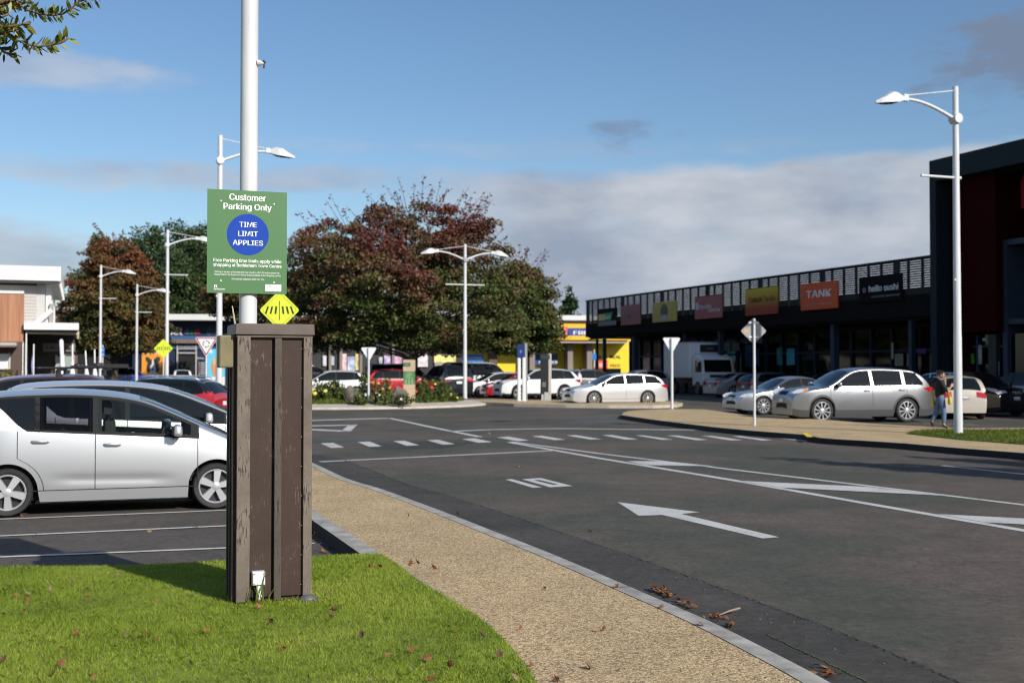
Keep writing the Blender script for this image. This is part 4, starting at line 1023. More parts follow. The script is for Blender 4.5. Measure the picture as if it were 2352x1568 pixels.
# --- foreground pair
d1c=tuple(k*.985 for k in D_['mpv'])
c1p=place(262,1176.5,20,d1c[1])
car1,_=make_car('mpv','silver compact people carrier nearest the camera, parked left of the timber cover',SILV,d1c,c1p,20,LOT,style=(5,.19),mtop=.10,detail=2,pillar=.03,hollow=(CLEARG,SMOKE))
w2=(4.55,1.76,1.63,2.70,.92,.315)
p2=c1p+RD*2.72+RP*.55; p2.z=gz(p2.y)
car2,_=make_car('mpv','silver wagon parked just behind the nearest silver people carrier',PEARL,w2,p2,20,LOT,style=(10,.05),detail=1)
mar,_=car('suv','maroon car with a black bicycle carrier on its roof, behind the silver wagon',MAROON,205,1046,20,detail=0)
# roof carrier on the maroon car
def rack():
    d=mar.location.y-.55; t=thing('bicycle_carrier','black bicycle carrier bars on the roof of the maroon car','bicycle carrier',(mar.location.x,mar.location.y,mar.location.z+1.66),math.radians(12))
    mb=MB()
    for x in (-.55,.35): mb.tube([(x,-.62,.10),(x,.62,.10)],.022,8)
    mb.build('cross_bar',BLACK,t)
    mb=MB()
    for x in (-.55,.35):
        for y in (-.5,.5): mb.box((x,y,.03),(.1,.06,.12))
    mb.build('foot',BLACK,t,bevel=.01)
    for y in (-.35,.25):
        mb=MB(); mb.tube([(-1.0,y,.135),(.75,y,.15)],.022,8); mb.box((.05,y,.165),(.75,.07,.05)); mb.box((.55,y,.18),(.42,.09,.08)); mb.ball((.2,y,.19),(.1,.05,.06),8,6); mb.ball((-.2,y,.18),(.08,.05,.05),8,6); mb.ball((-.96,y,.135),(.07,.03,.03),8,6)
        mb.build('tray',BLACK,t,smooth=True,angle=40)
rack()
car('suv','red car with a black roof left of the white lamp post behind the green sign',RED,330,981,173,dims=(4.45,1.80,1.51,2.64,.90,.34),roofcol=BLK,clad=TRIM,rails=True,style=(5,.10))
car('suv','dark blue car with silver roof rails in front of the far pet shop',BLUE,300,890,20,rails=True,detail=0)
car('hatch','white hatchback seen from behind in front of the pet shop door',WHT,417,887.5,108,near=False,detail=0)
# --- behind the roundabout
car('suv','dark blue four wheel drive partly hidden by the timber cover, behind the roundabout',DBLUE,720,907,20,sc=1.1,detail=0,rails=True)
car('hatch','white hatchback with a dark rear window behind the left rose bushes',WHT,762,915,198,sc=1.06,detail=0)
car('sedan','charcoal saloon between the dark blue four wheel drive and the white hatchback',GREY,712,911,200,detail=0)
car('suv','bright red car behind the boulders of the roundabout',RED,928,911,20,sc=.98)
car('van','white van with dark windows behind the bright red car',WHT,935,902,20,sc=1.0,detail=0)
car('suv','black boxy four wheel drive seen from behind beside the two armed lamp',BLK,1024,913,112,near=False,dims=(4.6,1.9,1.9,2.7,.9,.37),detail=0)
car('van','white camper van with a long dark window band behind the two armed lamp',WHT,1118,903,20,sc=1.05,detail=0)
car('hatch','white car with silver wheels facing the two armed lamp',WHT,1152,912,200,dims=(4.4,1.74,1.48,2.7,.92,.31))
car('hatch','red hatchback squeezed between the white car and the white four wheel drive',RED,1196,914,200,detail=0,sc=.96)
car('suv','white four wheel drive facing left behind the navy blue sign',WHT,1243,917.5,200,dims=(4.6,1.84,1.70,2.66,.92,.36),clad=TRIM)
car('wagon','silver wagon facing left in the sun at the centre of the car park',PEARL,1425,931.5,198,dims=(4.72,1.80,1.50,2.66,.98,.335),style=(10,.045),mtop=.085,wframe=PEARL,pillar=.04)
car('suv','dark grey car with a curved roof in front of the yellow shop windows',GREY,1376,908,20,sc=.97,detail=0)
car('hatch','grey hatchback whose roof shows behind the sunny silver wagon',SLVD,1478,906,200,detail=0,sc=1.05)
car('sedan','silver saloon in the shade with its red tail light beside the truck',SLVD,1733,912.6,20,dims=(4.75,1.82,1.46,2.80,.86,.33))
car('hatch','dark grey hatchback behind the silver saloon with ten spoke wheels',GREY,1798,918,20,detail=0)
car('hatch','charcoal hatchback behind the roof of the large silver car',BLK,1893,920,200,detail=0,sc=1.02)
car('sedan','silver saloon with ten spoke wheels, nose behind the grey diamond sign',SILV2,1826,951.5,196,dims=(4.62,1.79,1.45,2.72,.92,.335),style=(10,.055))
car('suv','large silver car with dark lower trim and wide spoked wheels beside the walking person',SILV3,1984,970.5,192,dims=(4.98,1.90,1.80,2.98,.98,.39),clad=M('grey_cladding',(.055,.057,.06),.5),cladh=.22,wframe=SILV3,pillar=.05,style=(10,.055),amber=True)
bg,_=car('hatch','beige hatchback seen from behind, partly hidden by the right lamp post',BEIGE,2226,969,84,near=False,dims=(4.2,1.70,1.52,2.6,.82,.31),plate='JN5665',detail=0)
q_=G(2215,964); bg.location=(q_.x+.105*2.05,q_.y+.995*2.05,gz(q_.y+2))
au,cau=car('suv','black car with a chrome edged grille facing the camera beside the beige hatchback',BLK,2230,952,291,near=False,dims=(4.65,1.9,1.66,2.8,.9,.37),detail=0,wframe=CHROME,grille=False)
def audi():
    c=cau
    c.tpatch(c.t_front(.27*1.66),c.t_front(.56*1.66),-.47,.47,6,6,.01,-.52,.52).build('grille',TRIM,au)
    mb=c.join([c.tpatch(c.t_front(.27*1.66),c.t_front(.57*1.66),a,b,6,2,.016,a2,b2) for a,b,a2,b2 in ((-.50,-.465,-.56,-.52),(.465,.50,.52,.56))]+[c.tpatch(c.t_front(.555*1.66),c.t_front(.575*1.66),-.56,.56,2,4,.016)]); mb.build('grille_frame',CHROME,au)
    pl_=c.tpatch(c.t_front(.36*1.66),c.t_front(.43*1.66),-.24,.24,2,2,.02).build('number_plate',PLATE,au)
    x=max(v.co.x for v in pl_.data.vertices)
    text('HLE461',M('plate_text_black',(.03,.03,.05),.5),pl_,(x+.004,0,.365*1.66),right=(0,1,0),up=(0,0,1),width=.34,height=.085,bold=.01)
    mb=MB(); zr=.52*1.66
    for k in range(4):
        cx=-.14+k*.095; pts=[(c.ox+.035,cx+.058*math.cos(a),zr+.058*math.sin(a)) for a in np.linspace(0,2*math.pi,15)]; mb.tube(pts,.008,6,cap=False)
    mb.build('emblem',CHROME,au,smooth=True)
audi()
car('suv','grey car at the right edge seen from behind beyond the black car',GREY,2352,944,112,near=False,dims=(4.5,1.82,1.62,2.65,.9,.35),detail=0)
# --- refrigerated truck
def truck():
    f=Vector((math.cos(math.radians(284)),math.sin(math.radians(284)),0)); l=Vector((-f.y,f.x,0))
    dK=76.; K=P(1584,850,dK); K.z=gz(dK)
    o=K+l*1.17; t=thing('box_truck','white refrigerated box truck parked in the shade of the louvred shop building','truck',o,math.radians(284))
    t.scale=(1.06,1.06,1.06)
    TW=M('truck_white',(.70,.71,.72),.4,var=.03); TD=M('truck_dark',(.012,.012,.014),.5)
    # local: +x forward, box front at x=0
    hb=3.17
    mb=MB(); mb.box((-2.1,0,(hb+1.0)/2),(4.2,2.26,hb-1.0)); b=mb.build('cargo_box',TW,t,bevel=.03)
    mb=MB()
    for z in (1.03,hb-.03): mb.box((-2.1,0,z),(4.24,2.29,.06))
    mb.build('box_rail',M('rail_alu',(.45,.46,.47),.4,metal=.5),b)
    mb=MB(); mb.box((.27,0,2.74),(.5,1.6,.60),taper=.94); ru=mb.build('cooling_unit',TW,t,bevel=.05)
    mb=MB(); mb.box((.525,0,2.76),(.05,1.3,.46)); mb.build('grille',TD,ru)
    text('chill',M('pale_decal',(.4,.42,.46),.5),ru,(.556,0,2.72),right=(0,1,0),width=.4,height=.12,bold=.01)
    # cab
    cab=[(.10,.55),(1.62,.55),(1.72,.95),(1.70,1.35),(1.50,2.12),(1.40,2.22),(.10,2.22)]
    mb=MB(); mb.prism([(x,-.98,z) for x,z in cab],(0,1.96,0)); cb=mb.build('cab',TW,t,bevel=.06)
    mb=MB(); mb.hexa([(.25,-.95,2.215),(1.42,-.95,2.215),(1.42,.95,2.215),(.25,.95,2.215)],[(.25,-.92,2.42),(.9,-.9,2.42),(.9,.9,2.42),(.25,.92,2.42)]); mb.build('wind_deflector',TW,cb,bevel=.03)
    mb=MB(); mb.hexa([(1.705,-.86,1.36),(1.74,-.86,1.36),(1.74,.86,1.36),(1.705,.86,1.36)],[(1.51,-.84,2.08),(1.535,-.84,2.08),(1.535,.84,2.08),(1.51,.84,2.08)]); mb.build('windscreen',GLASS,cb)
    for s in (1,-1):
        mb=MB(); mb.prism([(.55,s*.985,1.35),(1.50,s*.985,1.35),(1.36,s*.985,2.05),(.55,s*.985,2.05)],(0,s*.012,0)); mb.build('door_window',GLASS,cb)
        mb=MB(); mb.box((1.62,s*1.16,1.72),(.1,.2,.42)); mb.tube([(1.55,s*.96,1.98),(1.6,s*1.15,1.93)],.02,6); mb.build('mirror',TD,cb,bevel=.02)
        mb=MB(); mb.box((1.72,s*.74,.86),(.05,.3,.17)); mb.build('headlight',HLAMP,cb,bevel=.02)
    mb=MB(); mb.box((1.70,0,.60),(.14,1.98,.3)); mb.build('bumper',M('truck_bumper_grey',(.25,.26,.27),.5),cb,bevel=.03)
    mb=MB(); mb.box((1.735,0,1.12),(.03,1.1,.16)); mb.build('grille',TD,cb)
    mb=MB(); mb.box((-1.5,0,.78),(5.0,.8,.3)); mb.box((-1.6,.9,.72),(1.2,.35,.4)); mb.build('chassis',TD,t)
    td,rd=wheel_meshes(.40,(6,.07),ALLOYD)
    for x in (.95,-2.7):
        for s in (1,-1):
            o_=bpy.data.objects.new('wheel',td); COL.objects.link(o_); o_.parent=t; o_.location=(x,s*.92,.40); o_.rotation_euler=(0,0,0 if s>0 else math.pi)
            r=bpy.data.objects.new('rim',rd); COL.objects.link(r); r.parent=o_
truck()
# ================================================================ buildings
Z3=Vector((0,0,1))
class Frame:
    "vertical building face: origin o, direction along r (unit), normal n toward the viewer"
    def __init__(s,o,r,n): s.o=Vector(o); s.r=Vector(r).normalized(); s.n=Vector(n).normalized()
    def s_of(s,px,off=0.):
        h=plane_hit(px,850,s.o+s.n*off,s.n); return (h-s.o).dot(s.r)
    def z_of(s,px,py,off=0.): return plane_hit(px,py,s.o+s.n*off,s.n).z
    def pt(s,a,z,off=0.): q=s.o+s.r*a+s.n*off; return Vector((q.x,q.y,z))
    def box(s,mb,a0,a1,z0,z1,off0,off1,mi=0):
        A=[s.pt(a0,z0,off0),s.pt(a1,z0,off0),s.pt(a1,z0,off1),s.pt(a0,z0,off1)]; B=[s.pt(a0,z1,off0),s.pt(a1,z1,off0),s.pt(a1,z1,off1),s.pt(a0,z1,off1)]
        if (A[1]-A[0]).cross(A[2]-A[1]).z<0: A.reverse(); B.reverse()
        mb.hexa(A,B,mi)
    def pbox(s,mb,x0,x1,y0,y1,off0,off1,mi=0):
        "box from pixel rectangle measured on this face"
        xm=(x0+x1)/2; s.box(mb,s.s_of(x0),s.s_of(x1),s.z_of(xm,y1),s.z_of(xm,y0),off0,off1,mi)
    def lettering(s,txt,mat,parent,px,py,w_px,h_px,off,bold=.02,thick=.01):
        a=s.s_of(px); z=s.z_of(px,py); k=(plane_hit(px,850,s.o,s.n)).y/FP; ex=abs(s.s_of(px+w_px/2)-s.s_of(px-w_px/2))
        return text(txt,mat,parent,s.pt(a,z,off),right=s.r,up=(0,0,1),width=ex,height=h_px*k,bold=bold,thick=thick)
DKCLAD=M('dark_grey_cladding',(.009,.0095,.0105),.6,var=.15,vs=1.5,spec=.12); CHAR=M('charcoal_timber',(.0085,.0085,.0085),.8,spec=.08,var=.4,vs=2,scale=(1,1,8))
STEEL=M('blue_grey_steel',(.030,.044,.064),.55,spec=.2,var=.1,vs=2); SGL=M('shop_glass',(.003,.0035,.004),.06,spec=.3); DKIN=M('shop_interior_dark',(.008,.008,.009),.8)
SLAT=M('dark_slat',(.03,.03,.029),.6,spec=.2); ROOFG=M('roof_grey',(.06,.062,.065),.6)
def louvre():
    B=P(2157,583,56.0); zt=B.z
    dfar=56.0*267/160.; A=P(1345,690,dfar)
    r=(Vector((B.x-A.x,B.y-A.y,0))).normalized(); n=Vector((r.y,-r.x,0));
    if n.dot(EYE-A)<0: n=-n
    F=Frame(Vector((A.x,A.y,0)),r,n); L=(Vector((B.x,B.y,0))-F.o).dot(r)
    t=thing('shop_building','long dark shop building with a screen of slats and a row of shop signs','building',(0,0,0))
    g=gz(70); zf=F.z_of(1752,749); zsol=zf+1.05
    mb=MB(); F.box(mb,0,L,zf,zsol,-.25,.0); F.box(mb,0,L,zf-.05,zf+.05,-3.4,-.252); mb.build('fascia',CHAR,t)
    # far end return of the fascia
    mb=MB(); 
    for k in range(int((zt-zsol)/.115)):
        z=zsol+.05+k*.115; F.box(mb,.06,L-.05,z,z+.083,-.05,-.01)
    mb.build('slats',SLAT,t)
    mb=MB(); s=.0; k=0
    while s<L:
        w=.10 if k%6 else .40
        F.box(mb,s,min(s+w,L),zsol,zt-.06,-.16,-.055); s+=1.02; k+=1
    F.box(mb,0,L,zt-.09,zt,-.2,.03); mb.build('screen_frame',DKCLAD,t)
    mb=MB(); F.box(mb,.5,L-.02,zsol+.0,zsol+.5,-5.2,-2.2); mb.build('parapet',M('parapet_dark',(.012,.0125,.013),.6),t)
    mb=MB(); F.box(mb,.2,L,zf-.12,zf-.06,-14,-.3); mb.build('canopy',DKCLAD,t)
    mb=MB(); F.box(mb,.4,L,zsol-.3,zsol-.1,-14,-5.3); mb.build('roof',ROOFG,t)
    # shop front 3.4 m behind the screen
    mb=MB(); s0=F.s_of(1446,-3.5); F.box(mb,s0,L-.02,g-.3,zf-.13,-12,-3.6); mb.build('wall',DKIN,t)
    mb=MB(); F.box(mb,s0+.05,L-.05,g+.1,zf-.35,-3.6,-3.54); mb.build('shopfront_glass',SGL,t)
    mb=MB(); s=s0+.1
    while s<L: F.box(mb,s,s+.14,g-.1,zf-.3,-3.53,-3.40); s+=1.75
    F.box(mb,s0+.1,L-.1,g+2.55,g+2.68,-3.53,-3.42); F.box(mb,s0+.1,L-.1,g-.1,g+.25,-3.53,-3.42); mb.build('mullions',STEEL,t)
    for px,w in ((1360,.16),(1376,.22),(1444,.38),(1560,.22),(1640,.3),(1899,.34),(2077,.24),(2150,.2)):
        mb=MB(); a=F.s_of(px); off=-.35 
        F.box(mb,a-w/2,a+w/2,g-.3,zf-.06,off-w,off); mb.build('column',STEEL,t)
    # posters behind the glass
    for i,(x0,x1,y0,y1,c) in enumerate(((1660,1678,786,806,(.16,.155,.14)),(1681,1699,786,806,(.16,.155,.14)),(1712,1728,792,842,(.005,.06,.14)),(1731,1745,800,842,(.006,.05,.12)),(1785,1797,798,838,(.03,.12,.15)),(1808,1826,800,838,(.03,.20,.26)),(1858,1868,790,803,(.05,.05,.05)),(2056,2075,812,840,(.13,.15,.14)),(2084,2096,812,840,(.14,.15,.14)),(2107,2128,800,812,(.05,.01,.12)),(2048,2053,786,824,(.2,.19,.16)))):
        fr=Frame(F.o+F.n*-3.38,F.r,F.n); mb=MB(); fr.pbox(mb,x0,x1,y0,y1,.0,.02); o=mb.build('poster',M('poster_%d'%i,tuple(min(.8,q*1.9) for q in c),.5,var=.35,vs=1.5),t)
    # downpipe and green strip
    mb=MB(); F.box(mb,.3,4.0,zf-.22,zf-.13,-.3,-.1); mb.build('green_trim',M('dim_green',(.01,.05,.015),.5),t)
    # hanging signs
    def sign(label,x0,x1,y0,y1,mat,letters=(),extra=None,gm=None):
        a0,a1=F.s_of(x0),F.s_of(x1); xm=(x0+x1)/2; z1,z0=F.z_of(xm,y0),F.z_of(xm,y1); am=(a0+a1)/2
        s_=thing('shop_sign',label,'shop sign',F.pt(am,z0,.0),math.atan2(F.r.y,F.r.x)); w=a1-a0; h=z1-z0
        mb=MB(); mb.box((0,-.10,h/2),(w,.08,h)); mb.build('board',mat,s_)
        mb=MB()
        for q in (-.35,.35):
            for zz in (.2,.8): mb.box((q*w,-.03,h*zz),(.08,.06,.08))
        mb.build('bracket',DKCLAD,s_)
        for (b,mt,fx,fz,fw,fh) in letters: text(b,mt,s_,(fx*w,-.141,fz*h),width=fw*w,height=fh*h,bold=.02,thick=.01)
        if extra: extra(s_,w,h)
        return s_
    LW=M('sign_letter_white',(.78,.78,.78),.5); LY=M('sign_letter_yellow',(.75,.46,.02),.5); LG=M('sign_letter_green',(.01,.34,.09),.5)
    def sub(s_,w,h):
        mb=MB(); mb.box((0,-.142,h*.14),(w*.98,.006,h*.26)); mb.build('lower_band',M('sign_taupe',(.20,.19,.185),.6),s_)
        mb=MB(); mb.prism([(-w*.46,-.142,h*.32),(-w*.10,-.142,h*.32),(-w*.10,-.142,h*.70),(-w*.46,-.142,h*.70)],(0,-.004,0)); mb.build('yellow_field',LY,s_)
        mb=MB(); mb.prism([(-w*.10,-.142,h*.32),(w*.22,-.142,h*.32),(w*.28,-.142,h*.80),(w*.2,-.142,h*.72),(-w*.10,-.142,h*.72)],(0,-.004,0)); mb.build('green_field',LG,s_)
        text('SUB',LW,s_,(-w*.28,-.147,h*.36),width=w*.32,height=h*.26,bold=.01); text('WAY',LW,s_,(w*.05,-.147,h*.36),width=w*.28,height=h*.26,bold=.01)
    sign('black shop sign with yellow and green lettering panels, leftmost on the louvred building',1377,1420,708,748,M('sign_black_board',(.008,.008,.009),.7,spec=.1),extra=sub)
    sign('small dull red shop sign between the black yellow green sign and the yellow sign',1430,1475,700.5,745.5,M('sign_dull_red',(.30,.075,.065),.5,var=.15,vs=1),[('CMNL',M('sign_pale_mauve',(.26,.16,.17),.5),0,.3,.62,.45)])
    def oval(s_,w,h):
        mb=MB(); mb.prism([(w*.16*math.cos(a),-.142,h*.5+h*.36*math.sin(a)) for a in np.linspace(0,2*math.pi,25)[:-1]],(0,-.006,0)); mb.build('oval',M('oval_brown',(.10,.07,.05),.5),s_)
        mb=MB(); mb.prism([(-w*.13,-.143,h*.16),(0,-.143,h*.04),(w*.13,-.143,h*.16),(w*.10,-.143,h*.34),(-w*.1,-.143,h*.34)],(0,-.008,0)); mb.build('pale_badge',M('badge_pale_blue',(.32,.36,.42),.5),s_)
    sign('yellow shop sign with a dark oval emblem on the louvred building',1503,1558,692,738.5,M('sign_mustard',(.50,.38,.07),.5,var=.1,vs=1),extra=oval)
    def ncan(s_,w,h):
        LB=M('letter_grey_blue',(.50,.53,.58),.5)
        mb=MB(); mb.prism([(-w*.46,-.142,h*.42),(-w*.34,-.142,h*.42),(-w*.36,-.142,h*.74),(-w*.44,-.142,h*.74)],(0,-.006,0)); mb.build('bowl_mark',LB,s_)
        text('Noodle',LB,s_,(-w*.10,-.142,h*.44),width=w*.44,height=h*.24,bold=.03); text('CANTEEN',LB,s_,(w*.22,-.142,h*.28),width=w*.42,height=h*.17,bold=.04)
    sign('dusty red shop sign with grey blue lettering on the louvred building',1600.5,1663,679,731,M('sign_dusty_red',(.34,.105,.10),.5,var=.12,vs=1),extra=ncan)
    gm=bpy.data.materials.new('sign_yellow_to_red'); gm.use_nodes=True; nt=gm.node_tree; tc=nn(nt,'ShaderNodeTexCoord'); sp=nn(nt,'ShaderNodeSeparateXYZ'); rr=nn(nt,'ShaderNodeValToRGB')
    nt.links.new(tc.outputs['Generated'],sp.inputs[0]); nt.links.new(sp.outputs['Z'],rr.inputs[0]); e=rr.color_ramp.elements; e[0].color=(.28,.045,.015,1); e[1].color=(.52,.38,.02,1); e[0].position=.25; e[1].position=.9
    nt.links.new(rr.outputs[0],nt.nodes['Principled BSDF'].inputs['Base Color'])
    sign('yellow shading to red shop sign for takeaway food on the louvred building',1717,1791.5,661,722.6,gm,[('Turkish To Go',M('sign_dark_letter',(.05,.03,.012),.5),.02,.48,.82,.26)])
    sign('orange red shop sign with tall white TANK lettering',1845,1930,648,710,M('sign_orange_red',(.60,.085,.015),.5),[('TANK',LW,0,.45,.68,.34),('smoothies juices salads wraps',M('sign_letter_dim',(.42,.30,.25),.5),0,.17,.66,.11)])
    sign('black shop sign with white hello sushi lettering beside the red building',1979.6,2078.5,632,692,M('sign_jet',(.004,.004,.005),.7,spec=.1),[('hello sushi',LW,.08,.40,.68,.30),('o',M('sign_letter_pink',(.55,.25,.25),.5),-.37,.40,.07,.3),('sushi & donburi japanese food',M('sign_letter_grey',(.2,.2,.2),.5),.12,.17,.64,.10)])
    return F,L,g,t
LF,LL,LGz,LT=louvre()
# ---------------------------------------------------------------- red building at the right edge
def red_building():
    r=LF.r; n=LF.n; o=LF.o+r*(LL+.02)+n*.55
    F=Frame(o,r,n); t=thing('red_shop_building','tall dark red shop building with a blue grey frame at the right edge','building',(0,0,0))
    k=P(2160,365,(plane_hit(2160,850,F.o,F.n)).y); zt=k.z; g=LGz-.3; W=34
    mb=MB(); F.box(mb,0,W,zt-1.0,zt,-9,0); F.box(mb,0,.42,g,zt-1.002,-9,0); mb.build('frame',M('frame_blue_grey',(.012,.020,.027),.6,spec=.15,var=.08,vs=1),t)
    RD_=M('dark_red_panel',(.026,.0012,.0016),.8,spec=.06,var=.12,vs=1)
    a1=F.s_of(2290,-.8); z0=F.z_of(2240,762,-.8)
    mb=MB(); F.box(mb,.422,a1,z0,zt-1.004,-3.2,-.8); F.box(mb,.422,1.25,g,z0-.002,-3.2,-.8); mb.build('red_panel',RD_,t)
    mb=MB(); F.box(mb,a1+.005,W,z0-.1,zt-1.004,-4.0,-2.5); mb.build('wall',CHAR,t)
    mb=MB(); F.box(mb,1.26,W,g,z0-.12,-4.0,-1.42); mb.build('shopfront_glass',SGL,t)
    a=F.s_of(2304,-1.2); mb=MB(); zz=F.z_of(2330,548,-1.2); z2=F.z_of(2330,738,-1.2)
    F.box(mb,a,a+.28,g,zz,-2.4,-1.2); F.box(mb,a+.285,W,zz-.25,zz,-2.4,-1.2); F.box(mb,a+.285,W,z2-.12,z2+.12,-2.4,-1.2); 
    for q in (F.s_of(2215,-1.25),F.s_of(2242,-1.25)): F.box(mb,q,q+.12,g,z0-.15,-1.39,-1.25)
    F.box(mb,1.3,a,g+2.9,g+3.0,-1.39,-1.27); mb.build('window_frame',STEEL,t)
    mb=MB(); q=F.s_of(2270,-1.1); F.box(mb,q,F.s_of(2288,-1.1),g,z0-.13,-1.39,-1.1); mb.build('pilaster',M('pilaster_slate',(.012,.018,.022),.6),t)
    mb=MB(); F.box(mb,a+.29,W,z2+.125,zz-.26,-2.45,-2.35); mb.build('red_window',M('maroon_glass',(.012,.002,.003),.2),t)
    # big red emblem, cut by the frame edge
    z_b=F.z_of(2338,482,-2.45); ae=F.s_of(2334,-2.45)
    s_=thing('shop_emblem','bright red angular emblem on the black wall of the red building','shop sign',F.pt(ae,z_b,-2.45),math.atan2(r.y,r.x)); 
    mb=MB(); hh=3.0; mb.prism([(0,-.05,0),(1.5,-.05,hh),(3.0,-.05,0),(2.2,-.05,0),(1.5,-.05,1.5),(.8,-.05,0)],(0,-.15,0)); mb.build('letter',M('emblem_red',(.45,.03,.05),.4),s_)
    for i,(x0,x1,y0,y1,c) in enumerate(((2214,2230,782,810,(.16,.06,.07)),(2214,2226,812,842,(.01,.06,.14)),(2229,2238,812,835,(.03,.16,.01)),(2248,2256,792,836,(.15,.15,.14)),(2258,2266,776,783,(.2,.2,.19)),(2286,2296,830,862,(.07,.10,.13)))):
        fr=Frame(F.o+F.n*-1.24,F.r,F.n); mb=MB(); fr.pbox(mb,x0,x1,y0,y1,.0,.02); mb.build('poster',M('window_poster_%d'%i,tuple(min(.8,q*1.8) for q in c),.5,var=.5,vs=2.5),t)
red_building()
# ---------------------------------------------------------------- far row of shops (one facing line across the back)
FO=P(980,850,115.); FR=Frame(Vector((FO.x,FO.y,0)),Vector((.985,.172,0)),Vector((.172,-.985,0)))
FASC=M('white_fascia',(.66,.66,.64),.5,var=.04,vs=.5); CYEL=M('shop_yellow',(.78,.62,.02),.5,var=.04,vs=.5); CORG=M('shop_amber',(.80,.47,.02),.5); CBLU=M('shop_blue',(.01,.05,.30),.5); BLULET=M('banner_blue',(.01,.16,.55),.5)
TAUPE=M('taupe_render',(.24,.20,.175),.7,var=.06,vs=.6); BRN=M('brown_cladding',(.12,.075,.06),.7,var=.1,vs=1); NAVY=M('navy_cladding',(.009,.018,.055),.5,var=.1,vs=.5)
def far_shops():
    g=gz(115)-.3; zt=FR.z_of(700,724); 
    # pet shop
    t=thing('pet_shop','pet shop with a navy front, colourful lettering and an orange dog poster','building',(0,0,0)); a0,a1=FR.s_of(300),FR.s_of(640)
    mb=MB(); FR.box(mb,a0,a1,g,zt-.55,-12,-1.2); mb.build('wall',NAVY,t)
    mb=MB(); FR.box(mb,FR.s_of(384),a1,zt-.55,zt,-12,.6); mb.build('roof',FASC,t)
    mb=MB(); FR.pbox(mb,388,640,771,779,-1.2,-1.0); mb.build('blue_band',M('mid_blue',(.03,.10,.24),.5),t)
    mb=MB(); FR.pbox(mb,388,640,779.2,788,-1.2,-.6); mb.build('timber_band',M('timber_band',(.18,.12,.09),.7,var=.15,vs=2),t)
    mb=MB(); FR.pbox(mb,322,640,789,801,-1.2,-1.05); mb.build('sign_band',M('sign_band_blue',(.02,.085,.22),.5),t)
    mb=MB(); FR.pbox(mb,407,446,814,900,-1.6,-1.15); mb.build('doorway',DKIN,t)
    mb=MB()
    for x in (404.5,448): FR.pbox(mb,x-1.6,x+1.6,786,900,-1.2,-.95)
    FR.pbox(mb,406,446.5,808.5,811.5,-1.2,-.95); FR.pbox(mb,406,446.5,799,801.5,-1.2,-.96); mb.build('door_frame',M('door_frame_grey',(.40,.39,.36),.5),t)
    LWt=M('letter_white_soft',(.62,.62,.62),.5)
    for b,x,y,w,h,c in (('pe',394,768,26,20,None),('t',412,768.5,9,24,None)): FR.lettering(b,LWt,t,x,y,w,h,-1.15,bold=.05,thick=.05)
    for b,x,c in (('s',422.5,(.35,.06,.22)),('t',428.5,(.02,.28,.40)),('o',437,(.05,.32,.12)),('c',446.5,(.55,.12,.05)),('k',454,(.50,.03,.06))): FR.lettering(b,M('letter_'+b+str(int(x)),c,.5),t,x,766.5,7.5,18 if b in'tk' else 15,-1.15,bold=.03,thick=.05)
    mb=MB(); c=Vector((FR.s_of(485),FR.z_of(485,760),0)); rr=FR.s_of(498)-c.x
    out=[(rr*math.cos(a),rr*math.sin(a)) for a in np.linspace(0,2*math.pi,33)[:-1]]
    for k in range(32):
        p,q=out[k],out[(k+1)%32]; A=[FR.pt(c.x+p[0],c.y+p[1],-1.15),FR.pt(c.x+q[0],c.y+q[1],-1.15),FR.pt(c.x+q[0]*.88,c.y+q[1]*.88,-1.15),FR.pt(c.x+p[0]*.88,c.y+p[1]*.88,-1.15)]; mb.add(A,[(0,1,2,3)])
    GRL=M('dim_grey_letter',(.10,.12,.15),.5); mb.build('badge_ring',GRL,t); FR.lettering('15%',GRL,t,485,765.5,17,15,-1.15,bold=.03)
    FR.lettering('where pets are family',LWt,t,427,797,38,7,-1.03,bold=.03)
    def poster(par,name,x0,x1,y0,y1,mat,off=-1.0): 
        mb=MB(); FR.pbox(mb,x0,x1,y0,y1,-1.2,off); return mb.build(name,mat,par)
    OR=M('poster_orange',(.80,.30,.02),.5); po=poster(t,'dog_poster',322,381,802,893,OR)
    # picture of a black and white dog printed on the poster
    def ell(par,name,cx,cy,rx,ry,mat,off,rot=0,n=20):
        mb=MB(); a0_=FR.s_of(cx); z0=FR.z_of(cx,cy); k=(plane_hit(cx,850,FR.o,FR.n)).y/FP
        pts=[]
        for w in np.linspace(0,2*math.pi,n+1)[:-1]:
            x,y=rx*math.cos(w),ry*math.sin(w); X=x*math.cos(rot)-y*math.sin(rot); Y=x*math.sin(rot)+y*math.cos(rot); pts.append(FR.pt(a0_+X*k,z0+Y*k,off))
        mb.prism(pts,FR.n*.008); return mb.build(name,mat,par)
    DOGB=M('print_dark_fur',(.03,.03,.034),.6); DOGW=M('print_white_fur',(.66,.64,.64),.6); PW=M('print_white',(.75,.72,.68),.5)
    ell(po,'print',348.5,843,14.5,19,DOGB,-.99); ell(po,'print',337,826,5,8,DOGB,-.99,.6); ell(po,'print',358,826,6,8,DOGB,-.99,-.6); ell(po,'print',348,848,6.5,13,DOGW,-.975); ell(po,'print',348,833,2.2,9,DOGW,-.974); ell(po,'print',348,872,17,20,DOGW,-.985); ell(po,'print',347.5,848,2.6,2.2,DOGB,-.96); ell(po,'print',329,809.5,5,5,PW,-.99)
    FR.lettering('DOGSTORE',PW,po,354,813,36,8,-.99,bold=.02)
    sl=poster(t,'service_list',450,470,826,888,NAVY,-1.05)
    FR.lettering('services',LWt,sl,458,824,17,6,-1.03,bold=.02)
